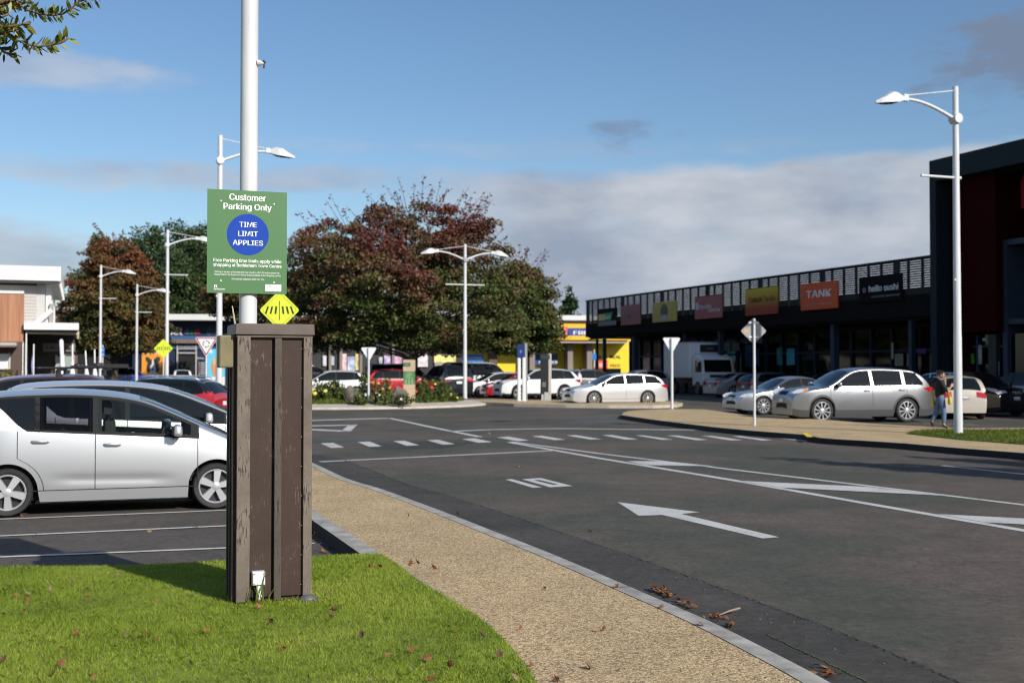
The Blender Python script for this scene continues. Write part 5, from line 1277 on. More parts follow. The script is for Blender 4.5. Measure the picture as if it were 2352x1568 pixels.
    for k,c in enumerate(((.7,.25,.03),(.05,.4,.4),(.6,.08,.05),(.6,.08,.12),(.05,.35,.35),(.7,.4,.05))):
        ell(sl,'dot',455.5,833+k*5.1,1.7,1.7,M('dot_%d'%k,c,.5),-1.04,n=10); mb=MB(); FR.pbox(mb,458.5,469,831.5+k*5.1,834.5+k*5.1,-1.06,-1.035); mb.build('row',M('row_grey',(.32,.33,.36),.6),sl)
    bp=poster(t,'cat_poster',474,515,801,865,M('poster_sky_blue',(.12,.55,.78),.5)); ell(bp,'print',497,842,14,24,M('print_ginger',(.55,.28,.12),.6),-.99); ell(bp,'print',494,830,7,9,M('print_tan',(.62,.42,.25),.6),-.985); ell(bp,'print',482,807,4,4,PW,-.99); mb=MB(); FR.pbox(mb,474,515,865.2,893,-1.2,-.98); mb.build('white_panel',PW,t)
    # middle shops under the big tree
    t=thing('shop_row','row of shops with a dark front and bright posters behind the roundabout trees','building',(0,0,0)); a0,a1=FR.s_of(640.5),FR.s_of(1066)
    mb=MB(); FR.box(mb,a0,a1,g,zt-.4,-12,-1.2); mb.build('wall',M('dim_shopfront',(.03,.028,.027),.6,var=.3,vs=.5),t)
    mb=MB(); FR.box(mb,a0,a1,zt-.4,zt-.02,-12,.6); mb.build('roof',FASC,t)
    for x in (759,784,830,905): 
        mb=MB(); FR.pbox(mb,x-3,x+3,780,900,-1.2,-.8); mb.build('column',TAUPE,t)
    for i,(x0,x1,y0,y1,c,v) in enumerate(((742,750,816,840,(.55,.55,.6),.3),(761,768,818,838,(.55,.6,.7),.3),(779,797,812,852,(.66,.42,.42),.55),(799,816,818,852,(.40,.48,.66),.6),(817,830,812,850,(.68,.55,.25),.5),(872,880,820,842,(.6,.6,.66),.4),(884,898,816,840,(.55,.42,.62),.5),(899,925,818,842,(.62,.36,.52),.5),(962,985,812,842,(.70,.64,.66),.3),(1000,1050,814,832,(.70,.62,.22),.35),(1001,1050,832.5,842,(.35,.34,.32),.2))):
        poster(t,'poster',x0,x1,y0,y1,M('bright_poster_%d'%i,c,.5,var=v,vs=1.7,detail=1.))
    # chemist
    t=thing('chemist_shop','bright yellow discount chemist shop with blue banner lettering at the end of the louvred building','building',(0,0,0)); a0,a1=FR.s_of(1066.5),FR.s_of(1475)
    mb=MB(); FR.box(mb,a0,a1,g,zt-.5,-14,-3.2); mb.build('wall',CYEL,t)
    mb=MB(); FR.pbox(mb,1066.5,1470,724,735.5,-12,.4); mb.build('roof',FASC,t)
    mb=MB(); FR.pbox(mb,1066.5,1470,735.6,743,-3.2,-.1); mb.build('soffit_band',M('band_taupe',(.35,.28,.22),.7),t)
    mb=MB(); FR.pbox(mb,1100,1470,743.1,753.2,-3.2,0); mb.build('upper_band',CORG,t)
    mb=MB(); FR.pbox(mb,1100,1470,753.3,770.4,-3.2,-.02); mb.build('blue_band',CBLU,t)
    mb=MB(); FR.pbox(mb,1100,1443,770.5,780.5,-3.2,.02); mb.build('lower_band',CORG,t)
    mb=MB(); FR.pbox(mb,1100,1443,780.7,787,-3.2,-.2); mb.build('canopy',M('canopy_beige',(.42,.36,.30),.7),t)
    rb=MB(); FR.pbox(rb,1262,1303,751,774,-.02,.1); rb_=rb.build('red_sign',M('chemist_red',(.72,.075,.045),.5),t)
    FR.lettering('CHEMIST',PW,rb_,1283,761.5,34,8,.11,bold=.03); FR.lettering('WAREHOUSE',PW,rb_,1283,770,36,6.5,.11,bold=.03)
    FR.lettering('FREE',PW,t,1340,768.5,46,11.5,-.01,bold=.05)
    for x in (1317.5,1362,1229): 
        mb=MB(); FR.pbox(mb,x-6,x+6,787,912,-3.2,-1.4); mb.build('column',TAUPE,t)
    mb=MB(); FR.pbox(mb,1133,1152,800,900,-3.2,-2.6); mb.build('brown_pier',BRN,t)
    st=MB(); FR.pbox(st,1062,1120,813,843.5,-3.2,-2.7); s1=st.build('banner',BLULET,t)
    FR.lettering('STOP PAYING',PW,s1,1091,825.5,50,8.5,-2.68,bold=.04); FR.lettering('TOO MUCH',PW,s1,1088,839,44,8.5,-2.68,bold=.04)
    s2=MB(); FR.pbox(s2,1214,1294,812,838,-3.2,-2.7); s2=s2.build('banner',M('banner_navy',(.012,.045,.20),.5),t)
    FR.lettering('DISCOUNTS',M('dark_letter',(.03,.035,.06),.5),s2,1272,820,44,6,-2.68,bold=.03); FR.lettering('MEMBER',PW,s2,1272,834,44,7.5,-2.68,bold=.04)
    FR.lettering('REAL DEAL',M('black_letter',(.02,.02,.03),.5),t,1418,822,56,9,-3.18,bold=.04)
    s3=MB(); FR.pbox(s3,1384,1412,826,846,-3.2,-2.7); s3=s3.build('banner',M('chemist_red',(.72,.075,.045),.5),t); FR.lettering('BEST',PW,s3,1400,842,18,11,-2.68,bold=.04)
    FR.lettering('PRICE',M('red_letter',(.45,.03,.03),.5),t,1432,842,24,8,-3.18,bold=.03)
    mb=MB(); FR.pbox(mb,1412,1443,846,905,-3.2,-2.8); mb.build('dark_window',SGL,t)
far_shops()
# ---------------------------------------------------------------- left building
def left_building():
    d0=60.; c=P(140,617,d0); t=thing('left_shop_building','two storey shop building at the left edge with cedar box and white flat roofs','building',(0,0,0))
    F=Frame(Vector((c.x,c.y,0)),RP,Vector((.341,-.94,0))); g=gz(60)-.3     # front plane at the eave tip
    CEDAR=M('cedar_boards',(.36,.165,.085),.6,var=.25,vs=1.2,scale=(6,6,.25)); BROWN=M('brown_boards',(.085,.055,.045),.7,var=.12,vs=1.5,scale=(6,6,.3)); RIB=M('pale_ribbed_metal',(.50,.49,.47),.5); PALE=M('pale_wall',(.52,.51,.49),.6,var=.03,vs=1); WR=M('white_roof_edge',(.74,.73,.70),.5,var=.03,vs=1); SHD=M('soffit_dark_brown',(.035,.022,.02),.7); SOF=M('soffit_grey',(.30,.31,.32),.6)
    z=lambda x,y,o=0:F.z_of(x,y,o); s=F.s_of
    def part(name,mat,*bx):
        mb=MB()
        for (x0,x1,y0,y1,o0,o1) in bx:
            xm=(x0+x1)/2; mb_o=max(o0,o1)
            F.box(mb,F.s_of(x0,mb_o),F.s_of(x1,mb_o),F.z_of(xm,y1,mb_o),F.z_of(xm,y0,mb_o),o0,o1)
        return mb.build(name,mat,t)
    # roof slab: front fascia and receding side
    mb=MB(); F.box(mb,-12,0,c.z-.62,c.z+.1,-16,0); rf=mb.build('roof',WR,t)
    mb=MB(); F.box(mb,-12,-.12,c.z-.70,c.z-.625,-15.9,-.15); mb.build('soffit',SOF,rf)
    mb=MB()
    for k in range(9): mb=MB(); F.box(mb,-2.0,.02,c.z-.78,c.z-.60,-1.2-k*1.7,-1.05-k*1.7); mb.build('rafter',WR,rf)
    a_w=s(103)    # right end of the upper wall
    part('brown_band',SHD,(-60,82,637,654.5,-4,-1.0))
    mb=MB(); aa=s(82,-1); zz0,zz1=z(40,747,-1),z(40,654,-1); n=int((zz1-zz0)/.16)
    for k in range(n): F.box(mb,-12,aa,zz0+k*.16,zz0+k*.16+.125,-4,-1.0)
    F.box(mb,-12,aa,zz0,zz1,-4,-1.03); mb.build('ribbed_wall',RIB,t)
    part('side_panel',PALE,(82.2,102,637,748,-4,-1.05))
    for k,o in enumerate((-1.1,-4.4,-7.7,-11)):
        mb=MB(); a=F.s_of(104,-1.1)+.0; F.box(mb,a,a+.26,z(104,748,-1.1),c.z-.63,o-.26,o); mb.build('post',WR,t)
    mb=MB(); a=F.s_of(104,-1.1); F.box(mb,a-3,a-.2,z(104,748,-1.1),c.z-.7,-15,-2); mb.build('wall',SOF,t)
    # screen panel and sloping brace above the canopy
    part('roof_screen',M('screen_grey',(.30,.29,.28),.6),(112,121,697,748,-1.6,-.9))
    mb=MB(); A=F.pt(s(80),z(80,741),-.8); B=F.pt(s(117),z(117,710),-.8); mb.tube([A,B],.14,6); mb.build('brace',WR,t)
    # cedar box
    part('cedar_wall',CEDAR,(-60,52.5,673,784,-4,-.35)); part('box_capping',WR,(-60,53,667,673,-4,-.3))
    part('lower_wall',BROWN,(-60,50,784.2,905,-4,-.36)); part('corner_trim',WR,(51,53.4,784.2,905,-4,-.5),(55,57,790,905,-4,-.5))
    part('awning',M('awning_beige',(.42,.38,.34),.6,var=.1,vs=2),(-60,37,786,793,-.36,.9)); part('awning_soffit',M('awning_timber',(.22,.13,.09),.6),(-60,36,793.3,796.5,-.36,.85))
    part('window',M('blind_white',(.72,.72,.70),.5),(-60,20,812,845,-.36,-.28)); part('window_frame',M('frame_beige',(.55,.50,.42),.5),(20,23.5,810,847,-.36,-.2),(-60,20,845.2,848,-.36,-.2))
    # canopy
    e=plane_hit(181,748,F.o,F.n); ae=(e-F.o).dot(F.r); zc=z(120,741)
    mb=MB(); F.box(mb,s(54),ae,z(120,757),zc+.0,-14,0); cn=mb.build('canopy',WR,t)
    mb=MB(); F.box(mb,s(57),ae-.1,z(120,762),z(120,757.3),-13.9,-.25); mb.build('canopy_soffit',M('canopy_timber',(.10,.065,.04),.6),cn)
    mb=MB()
    for k in range(8): mb=MB(); F.box(mb,ae-1.3,ae+.02,z(120,764),z(120,758.5),-.9-k*1.6,-.75-k*1.6); mb.build('rafter',M('rafter_timber',(.5,.4,.27),.6),cn)
    part('column',WR,(58.3,61,765,905,-.55,-.3)); part('beam',M('beam_cream',(.55,.47,.36),.6),(58,180,763,767,-.55,-.4))
    # shop front in the shade
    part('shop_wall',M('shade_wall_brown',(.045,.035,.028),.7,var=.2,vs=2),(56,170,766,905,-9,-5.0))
    part('shop_name_board',M('taupe_board',(.20,.18,.165),.6),(98,172,788,807,-5.0,-4.85))
    F2=Frame(F.o-F.n*4.8,F.r,F.n); DL=M('dark_bronze_letter',(.035,.028,.025),.5)
    F2.lettering('LA  OSE',DL,t,135,801,58,7,.0,bold=.02,thick=.04); 
    part('shop_window',M('frosted_glass_green',(.30,.36,.34),.3),(130,146,818,900,-5,-4.8),(150,168,818,850,-5,-4.8)); part('window_frame',M('frame_cream',(.5,.44,.37),.6),(127,130.3,815,900,-5,-4.75),(146.3,149.5,815,900,-5,-4.75),(168.3,171,815,900,-5,-4.75)); part('brown_door',BRN,(171.5,178,816,900,-5,-4.9))
left_building()
# far upper white building part behind the left tree
def back_unit():
    t=thing('white_roofed_unit','small pale building with white roof edge behind the rust coloured conical oak tree','building',(0,0,0)); F=Frame(FR.o-FR.n*4,FR.r,FR.n)
    mb=MB(); F.pbox(mb,20,320,706,716,-8,0); mb.build('roof',FASC,t); mb=MB(); F.pbox(mb,40,319.5,716.2,775,-8,-.4); mb.build('wall',M('pale_render',(.42,.41,.40),.7),t)
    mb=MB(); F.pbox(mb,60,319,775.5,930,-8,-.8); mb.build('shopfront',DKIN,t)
    mb=MB(); F.pbox(mb,205,318,790,803,-.8,-.6); mb.build('green_sign_band',M('dark_green_band',(.008,.05,.02),.5),t)
back_unit()
# ================================================================ trees, shrubs, grass, leaves
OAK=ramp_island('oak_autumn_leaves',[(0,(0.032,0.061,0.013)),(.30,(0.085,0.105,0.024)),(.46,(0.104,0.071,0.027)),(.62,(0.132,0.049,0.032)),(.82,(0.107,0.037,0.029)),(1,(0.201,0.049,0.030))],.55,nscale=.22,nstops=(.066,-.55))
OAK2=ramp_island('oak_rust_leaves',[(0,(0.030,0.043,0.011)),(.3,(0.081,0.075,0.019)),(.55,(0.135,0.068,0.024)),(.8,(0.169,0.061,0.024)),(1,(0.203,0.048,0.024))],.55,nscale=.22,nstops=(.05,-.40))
DGRN=ramp_island('evergreen_leaves',[(0,(0.014,0.030,0.010)),(.5,(0.038,0.067,0.019)),(.85,(0.072,0.099,0.029)),(1,(0.096,0.099,0.035))],.6,nscale=.18)
BARK=M('bark_grey_brown',(.075,.062,.052),.9,var=.35,vs=6,bump=.4,bs=30,scale=(1,1,.3))
def limb_mesh(mb,a,b,r0,r1,bend=.15,n=5,sides=6):
    a,b=Vector(a),Vector(b); L=(b-a).length; mid=(a+b)/2+Vector((random.uniform(-1,1)*bend*L*.4,random.uniform(-1,1)*bend*L*.4,bend*L))
    pts=[]
    for k in range(n+1):
        t=k/n; pts.append(a*(1-t)**2+mid*2*t*(1-t)+b*t*t)
    mb.tube(pts,[r0+(r1-r0)*k/n for k in range(n+1)],sides,cap=False); return pts
def crown(C,Rh,Rv,npc,leafL,droop=.25,jit=.35):
    "leaf cloud for clump centres C (n,3): flattened lumps of kite leaves"
    n=len(C); idx=np.repeat(np.arange(n),npc); m=len(idx)
    q=RNG.normal(size=(m,3)); q/=np.linalg.norm(q,axis=1)[:,None]; q*=(RNG.random(m)**.45)[:,None]
    rh=(Rh*(.65+.7*RNG.random(n)))[idx]; rv=(Rv*(.65+.7*RNG.random(n)))[idx]
    p=C[idx]+q*np.stack([rh,rh,rv],1); p[:,2]-=droop*(q[:,0]**2+q[:,1]**2)*rh
    D=RNG.normal(size=(m,3))*.7+np.stack([q[:,0],q[:,1],-.25+0*q[:,0]],1); D/=np.linalg.norm(D,axis=1)[:,None]
    L=leafL*(.6+.8*RNG.random(m)); N=RNG.normal(size=(m,3))*.8+np.array([0,0,1.]); return leaf_quads(p,D,L,L*.52,N)
def envelope_points(prof,n,h0,surf=.35,squash=None):
    "random points inside a crown given (height, radius) profile, denser toward the surface"
    hs=np.array([p[0] for p in prof]); rs=np.array([p[1] for p in prof]); out=[]
    zz=np.linspace(hs[0],hs[-1],200); w=np.interp(zz,hs,rs)**2+.05; w/=w.sum()
    z=RNG.choice(zz,n,p=w)+RNG.normal(size=n)*.1; r=np.interp(z,hs,rs)*(surf+(1-surf)*RNG.random(n)**.5); a=RNG.random(n)*2*math.pi
    lob=1+.10*np.sin(3*a+z*.9)+.08*np.sin(5*a-z*1.3)
    return np.stack([r*np.cos(a)*lob,r*np.sin(a)*lob,z],1)
def broad_tree(name,label,loc,prof,ncl,npc,Rh,Rv,leaf,mat,trunk_r,trunk_h,group=None,sprays=0,asym=None,cat='tree',surf=.4,nl=26,seed=0):
    random.seed(seed+11)
    t=thing(name,label,cat,loc,0,group)
    C=envelope_points(prof,ncl,0,surf)
    if asym is not None: C[:,0]+=np.interp(C[:,2],[a[0] for a in asym],[a[1] for a in asym])
    V,F=crown(C,Rh,Rv,npc,leaf)
    top=max(p[0] for p in prof)
    mb=MB(); th=trunk_h; lead=Vector((0,0,top*.82))
    mb.tube([(0,0,-.2),(0,0,.15),(.03,.0,th*.6),(0,0,th),(.1,.05,(th+top)*.5),lead],[trunk_r*1.45,trunk_r*1.08,trunk_r*.95,trunk_r*.85,trunk_r*.45,trunk_r*.1],10)
    idx=RNG.choice(len(C),min(nl,len(C)),replace=False)
    for i in idx:
        e=C[i]; z0=max(th*.8,min(e[2]*.72,top*.75)); limb_mesh(mb,(0,0,z0),e,trunk_r*.32,.025,.04)
    if sprays:   # thin shoots that stand out of the crown with a few leaves each
        ps=[];ds=[]
        hs=np.array([p[0] for p in prof]); rs=np.array([p[1] for p in prof])
        for k in range(sprays):
            z=random.uniform(hs[0]+(hs[-1]-hs[0])*.42,hs[-1]); r=float(np.interp(z,hs,rs))*.9; a=random.uniform(0,2*math.pi)
            ax=np.interp(z,[q[0] for q in asym],[q[1] for q in asym]) if asym is not None else 0
            b=Vector((r*math.cos(a)+ax,r*math.sin(a),z)); d=Vector((math.cos(a)*.7,math.sin(a)*.7,.75+random.random()*.5)).normalized(); L=random.uniform(.7,2.0)
            e=b+d*L; limb_mesh(mb,b-d*.6,e,.022,.008,.08,4,4)
            for j in range(random.randint(8,16)):
                f=random.random()**.8; ps.append(b+(e-b)*f+Vector((random.gauss(0,.10),random.gauss(0,.10),random.gauss(0,.09)))); ds.append(Vector((random.gauss(0,1),random.gauss(0,1),random.gauss(0,.6))).normalized())
        if ps:
            L_=leaf*(.7+.6*RNG.random(len(ps))); v2,f2=leaf_quads(np.array(ps),np.array(ds),L_,L_*.5); F=np.vstack([F,f2+len(V)]); V=np.vstack([V,v2])
    mb.build('trunk',BARK,t,smooth=True)
    mesh_np('crown',V,F,mat,t); return t
# --- main autumn oak behind the roundabout
dT=80.; k=dT/FP
X=lambda px,d=dT: (px-CX)*d/FP
g0=gz(dT)
def prof_px(rows,d,half=True):
    g=gz(d); return [(P(CX,y,d).z-g,w*d/FP) for y,w in rows]
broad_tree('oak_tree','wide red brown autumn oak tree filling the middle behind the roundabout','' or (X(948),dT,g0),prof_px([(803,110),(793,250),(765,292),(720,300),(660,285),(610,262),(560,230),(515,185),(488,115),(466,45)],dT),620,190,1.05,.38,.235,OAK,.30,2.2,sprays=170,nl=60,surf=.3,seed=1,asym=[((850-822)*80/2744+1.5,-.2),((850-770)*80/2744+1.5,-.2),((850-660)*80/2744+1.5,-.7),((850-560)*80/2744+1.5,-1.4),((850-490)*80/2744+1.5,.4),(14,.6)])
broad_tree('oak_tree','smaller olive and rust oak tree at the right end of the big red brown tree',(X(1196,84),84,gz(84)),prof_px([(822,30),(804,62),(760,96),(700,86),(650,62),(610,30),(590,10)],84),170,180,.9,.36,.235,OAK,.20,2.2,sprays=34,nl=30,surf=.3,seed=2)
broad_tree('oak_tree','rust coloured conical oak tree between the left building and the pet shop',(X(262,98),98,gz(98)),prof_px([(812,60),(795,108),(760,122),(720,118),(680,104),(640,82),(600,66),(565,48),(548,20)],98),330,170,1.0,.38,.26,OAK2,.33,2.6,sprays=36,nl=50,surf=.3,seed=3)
broad_tree('oak_tree','brown autumn oak tree hidden behind the green parking sign',(X(560,100),100,gz(100)),prof_px([(724,40),(705,75),(670,80),(640,60),(610,28),(600,8)],100),90,150,1.1,.4,.32,OAK2,.28,2.6,nl=20,surf=.3,seed=4)
# --- dark evergreen wood on the rise behind the shops: every tree its own
def forest():
    spec=[(330,150,511,62,'broad'),(440,158,491,66,'broad'),(395,146,560,72,'broad'),(500,150,575,75,'broad'),(285,152,545,50,'broad'),(220,150,530,26,'cone'),(240,146,545,22,'cone'),(355,150,505,14,'cone'),(570,160,545,60,'broad'),(640,160,560,55,'broad'),(190,148,610,34,'broad'),(455,165,560,80,'broad'),(812,150,488,13,'cone'),(850,150,496,16,'cone'),(940,150,476,20,'cone'),(1232,140,606,22,'cone'),(1309,140,655,23,'cone'),(1185,142,640,22,'cone')]
    labs={0:'tall rounded dark evergreen tree rising straight above the white lamp post with the diamond sign',1:'tallest dark evergreen tree, immediately left of the green parking sign',2:'broad dark evergreen tree low in front of the wood above the pet shop roof',3:'broad evergreen tree whose left half shows beside the green parking sign',4:'dark evergreen tree rising just behind the top of the rust coloured oak',5:'pointed dark conifer at the left end of the wood',6:'second pointed conifer, close against the rust coloured oak',7:'thin pointed conifer sticking out at the top of the dark wood',8:'dark evergreen tree hidden behind the green parking sign',9:'dark evergreen tree behind the left shoulder of the big red brown oak',10:'low dark evergreen tree left of the rust coloured oak',11:'dark evergreen tree deepest in the wood left of the green sign',12:'slim conifer top poking over the left shoulder of the big oak',13:'second slim conifer top over the left shoulder of the big oak',14:'conifer top in the middle of the big red brown oak crown',15:'tall pointed conifer behind the right oak',16:'short rounded conifer beside the left end of the louvred building',17:'conifer hidden in the right part of the big oak'}
    for i,(px,d,top,hw,kind) in enumerate(spec):
        if kind=='broad': pr=prof_px([(845,hw*.5),(800,hw*.9),(700,hw),(top+60,hw*.85),(top+25,hw*.55),(top+4,hw*.15)],d); nc=int(hw*2.6); Rh,Rv=1.7,.95; npc=120
        else: pr=prof_px([(845,hw*.9),(760,hw),(650,hw*.8) if top<600 else (740,hw*.9),(top+40,hw*.5),(top+12,hw*.22),(top,2)],d); nc=int(40+hw*1.5); Rh,Rv=.9,.6; npc=90
        pr=sorted(set(pr)); 
        broad_tree('evergreen_tree',labs[i],(X(px,d),d,gz(d)),pr,nc,npc,Rh,Rv,.42,DGRN,.3,3.,group='evergreen trees behind the shops',nl=8,surf=.35,seed=20+i)
forest()
# --- two slim trees out of the frame on the right, their shadows fall across the road
for i,(sx,sy,h) in enumerate(((1790,1052,8.2),(2150,1052,7.0))):
    s_=G(sx,sy); b=Vector((s_.x+.668*h*1.746,s_.y-.744*h*1.746,0)); b.z=gz(b.y)
    broad_tree('street_tree',('taller slim street tree on the right verge, outside the frame','shorter slim street tree on the right verge, outside the frame')[i],b,[(1.8,.5),(3,.8),(h-3,.8),(h-1.2,.5),(h-.4,.25),(h,.1)],130,90,.42,.4,.17,OAK,.1,1.8,nl=14,seed=50+i)
# --- near branch of a podocarp reaching into the top left corner
def branch():
    d=6.6; LEAF=ramp_island('podocarp_leaves',[(0,(.03,.05,.010)),(.45,(.11,.14,.018)),(.8,(.22,.23,.03)),(1,(.36,.34,.05))],.42,transl=.35,spec=.5); TW=M('twig_brown',(.16,.10,.06),.8)
    root=Vector((-4.2,5.2,0)); t=thing('podocarp_tree','green narrow leaved branch of a tree reaching into the top left corner','tree',(root.x,root.y,gz(root.y)+KH)); O=Vector(t.location)
    q=lambda zx,zy,dd=0: P(zx*.1282,zy*.1282,d+dd)-O          # pixels of the 4.48x zoom of the corner
    mb=MB(); mb.tube([(0,0,-.1),(0,0,.6),(.05,.1,2.0),(.1,.3,3.6),(.2,.6,5.2)],[.2,.15,.13,.1,.05],10)
    hub=Vector((.1,.3,3.4)); ent=q(-700,150)
    limb_mesh(mb,hub,ent,.06,.03,.1)
    tw=[[(-700,150),(-200,80),(250,0),(330,70),(480,180),(700,250),(930,280),(1130,250),(1270,160),(1420,20),(1600,-150)],
        [(-700,150),(-200,400),(90,560),(220,680),(450,790),(680,835),(900,810),(1050,780),(1150,740),(1220,680)],
        [(-200,400),(60,480),(250,470),(420,430),(540,420)],[(-300,700),(-50,800),(60,930),(180,980),(290,960)],[(250,0),(420,60),(560,20)],[(-200,80),(0,330),(160,250)],
        [(1420,20),(1560,-30),(1700,-20),(1800,-60)],[(-300,300),(-60,220),(60,120),(130,20)],[(-300,600),(0,620),(200,560),(340,520)]]
    ps=[];ds=[];Ls=[];Ns=[]
    for j,w in enumerate(tw):
        dep_off=[0,.02,-.12,.05,.1,-.05,.06,.12,-.08][j]
        pts=[q(a,b,dep_off) for a,b in w]; mb.tube(pts,[.007]*len(pts) if j>1 else [.03-.024*min(1,i/3) for i in range(len(pts))],5)
        for a,b in zip(pts,pts[1:]):
            L=(b-a).length; n=max(3,int(L/.0048)); ax=(b-a).normalized()
            for i in range(n):
                p=a.lerp(b,random.random()); pr=Vector((random.gauss(0,1),random.gauss(0,1),random.gauss(0,1))); pr=(pr-ax*pr.dot(ax)).normalized()
                dr=(pr+ax*random.uniform(.2,.7)).normalized(); l=random.uniform(.045,.08); ps.append(p+dr*l*.5); ds.append(dr); Ls.append(l); Ns.append((random.gauss(0,1),random.gauss(0,1),random.gauss(0,1)))
    mb.build('trunk',TW,t,smooth=True)
    C=np.array(ps);D=np.array(ds);L=np.array(Ls);N=np.array(Ns)
    S_=np.cross(D,N); S_/=np.linalg.norm(S_,axis=1)[:,None]; W=L*.27
    a=C-D*L[:,None]*.5; e=C+D*L[:,None]*.5; m1=C-D*L[:,None]*.1
    V=np.stack([a,m1+S_*W[:,None]*.5,C+D*L[:,None]*.25+S_*W[:,None]*.42,e,C+D*L[:,None]*.25-S_*W[:,None]*.42,m1-S_*W[:,None]*.5],1).reshape(-1,3); F=np.arange(6*len(C)).reshape(-1,6)
    mesh_np('foliage',V,F,LEAF,t)
    # the rest of the crown, left of the frame
    Cc=envelope_points([(2.6,.7),(3.4,1.3),(4.6,1.2),(5.6,.4)],70,0,.4); Cc=Cc[Cc[:,0]<.35]
    V,F=crown(Cc,.38,.25,90,.07); mesh_np('crown',V,F,LEAF,t)
branch()
# --- roses, rocks and shrubs on the roundabout
ROSEL=ramp_island('rose_leaves',[(0,(0.027,0.053,0.012)),(.6,(0.075,0.112,0.024)),(1,(0.150,0.150,0.038))],.5)
def bush(name,label,px,d,w_px,top_px,mat,flowers=None,nf=0,fs=.09,n=520,leaf=.11,flat_=1.,group=None,bot=None):
    x=X(px,d); g=mound(x,d) if bot is None else bot; h=P(px,top_px,d).z-g; w=w_px*d/FP/2
    t=thing(name,label,'shrub',(x,d,g),0,group)
    q=RNG.normal(size=(n,3)); q/=np.linalg.norm(q,axis=1)[:,None]; q*=(.35+.65*RNG.random(n)**.5)[:,None]; lump=1+.25*np.sin(4*np.arctan2(q[:,1],q[:,0])+3*q[:,2])
    p=q*np.array([w,w*.8,h*.55])*lump[:,None]; p[:,2]+=h*.5; p[:,2]=np.maximum(p[:,2],.04)
    D=RNG.normal(size=(n,3)); D/=np.linalg.norm(D,axis=1)[:,None]; L=leaf*(.6+.9*RNG.random(n)); V,F=leaf_quads(p,D,L,L*.6); mesh_np('foliage',V,F,mat,t)
    mb=MB()
    for k in range(7): mb.tube([(0,0,0),(random.uniform(-.5,.5)*w,random.uniform(-.4,.4)*w,h*.5),(random.uniform(-.9,.9)*w,random.uniform(-.6,.6)*w,h*random.uniform(.75,1.0))],[.02,.015,.008],5)
    mb.build('stems',M('rose_stem',(.07,.075,.03),.8),t)
    for k in range(max(1,int(nf*.65))):
        a=random.uniform(0,math.pi*2); e=random.uniform(-.2,1.0); mb=MB(); c=Vector((w*.95*math.cos(a)*math.cos(e),-abs(w*.8*math.sin(a)*math.cos(e))-.05,h*.5+h*.55*math.sin(e)))
        s=fs*random.uniform(.35,.68); mb.ball(c,(s,s,s*.8),8,5)
        for j in range(5): w_=j*1.257; mb.ball(c+Vector((math.cos(w_)*s*.7,math.sin(w_)*s*.5-.02,math.sin(w_)*s*.5)),(s*.55,s*.5,s*.55),6,4)
        mb.build('flower',flowers,t,smooth=True)
    return t
YF=M('rose_yellow',(.78,.60,.12),.6); OF=M('rose_orange',(.65,.22,.07),.6); RF=M('rose_red',(.55,.04,.03),.6); LM=ramp_island('shrub_grey_leaves',[(0,(.06,.06,.04)),(1,(.16,.15,.10))],.6)
GR='rose bushes and shrubs on the roundabout'
bush('rose_bush','dense rose bush with large yellow roses right beside the timber cover',738,52.2,52,880,ROSEL,YF,9,.13,n=700,group=GR)
bush('rose_bush','taller rose bush with a few yellow roses in front of the white hatchback',768,53.4,40,872,ROSEL,YF,4,.10,group=GR)
bush('rose_bush','low rose bush with single yellow rose left of the upright boulder',787,52.4,32,888,ROSEL,YF,1,.11,n=360,group=GR)
bush('rose_bush','green leafy shrub at the foot of the white give way sign',835,53.6,22,858,ROSEL,group=GR,n=420)
bush('rose_bush','rose bush with orange roses in front of the bright red car',865,51.8,44,872,ROSEL,OF,11,.09,n=420,group=GR)
bush('grey_shrub','pale grey leaved shrub below the white give way sign',843,51.4,32,884,LM,group=GR,n=420)
bush('rose_bush','small orange rose bush touching the red car beside the long boulder',889,52.6,22,872,ROSEL,OF,5,.09,n=260,group=GR)
bush('rose_bush','rose bush with red roses right of the green totem',972,53,50,868,ROSEL,RF,9,.11,n=620,group=GR)
bush('rose_bush','dark green rose bush with two yellow roses in front of the black four wheel drive',1012,54,48,872,ROSEL,YF,2,.11,n=700,group=GR)
bush('rose_bush','small rose bush with pale yellow roses at the right tip of the roundabout',1043,54.6,18,902,ROSEL,YF,7,.08,n=200,group=GR)
bush('grass_tuft_shrub','low spiky tuft between the two boulders on the roundabout',882,51,26,902,ramp_island('tuft',[(0,(.05,.07,.015)),(1,(.16,.16,.05))],.6),group=GR,n=260)
bush('grass_tuft_shrub','low dark ground shrub in front of the grey leaved shrub',828,50.9,44,905,ROSEL,group=GR,n=300)
bush('grass_tuft_shrub','low dark ground shrub at the foot of the long boulder',925,50.9,60,905,ROSEL,group=GR,n=360)
bush('round_shrub','rounded olive shrub against the brown wall of the left building',18,57.5,44,856,ramp_island('olive_shrub',[(0,(.06,.065,.015)),(1,(.17,.15,.04))],.6),n=700,bot=gz(57.5)+.3,leaf=.16)
ROCK=M('volcanic_rock',(.15,.125,.105),.9,var=.35,vs=3,bump=.6,bs=9)
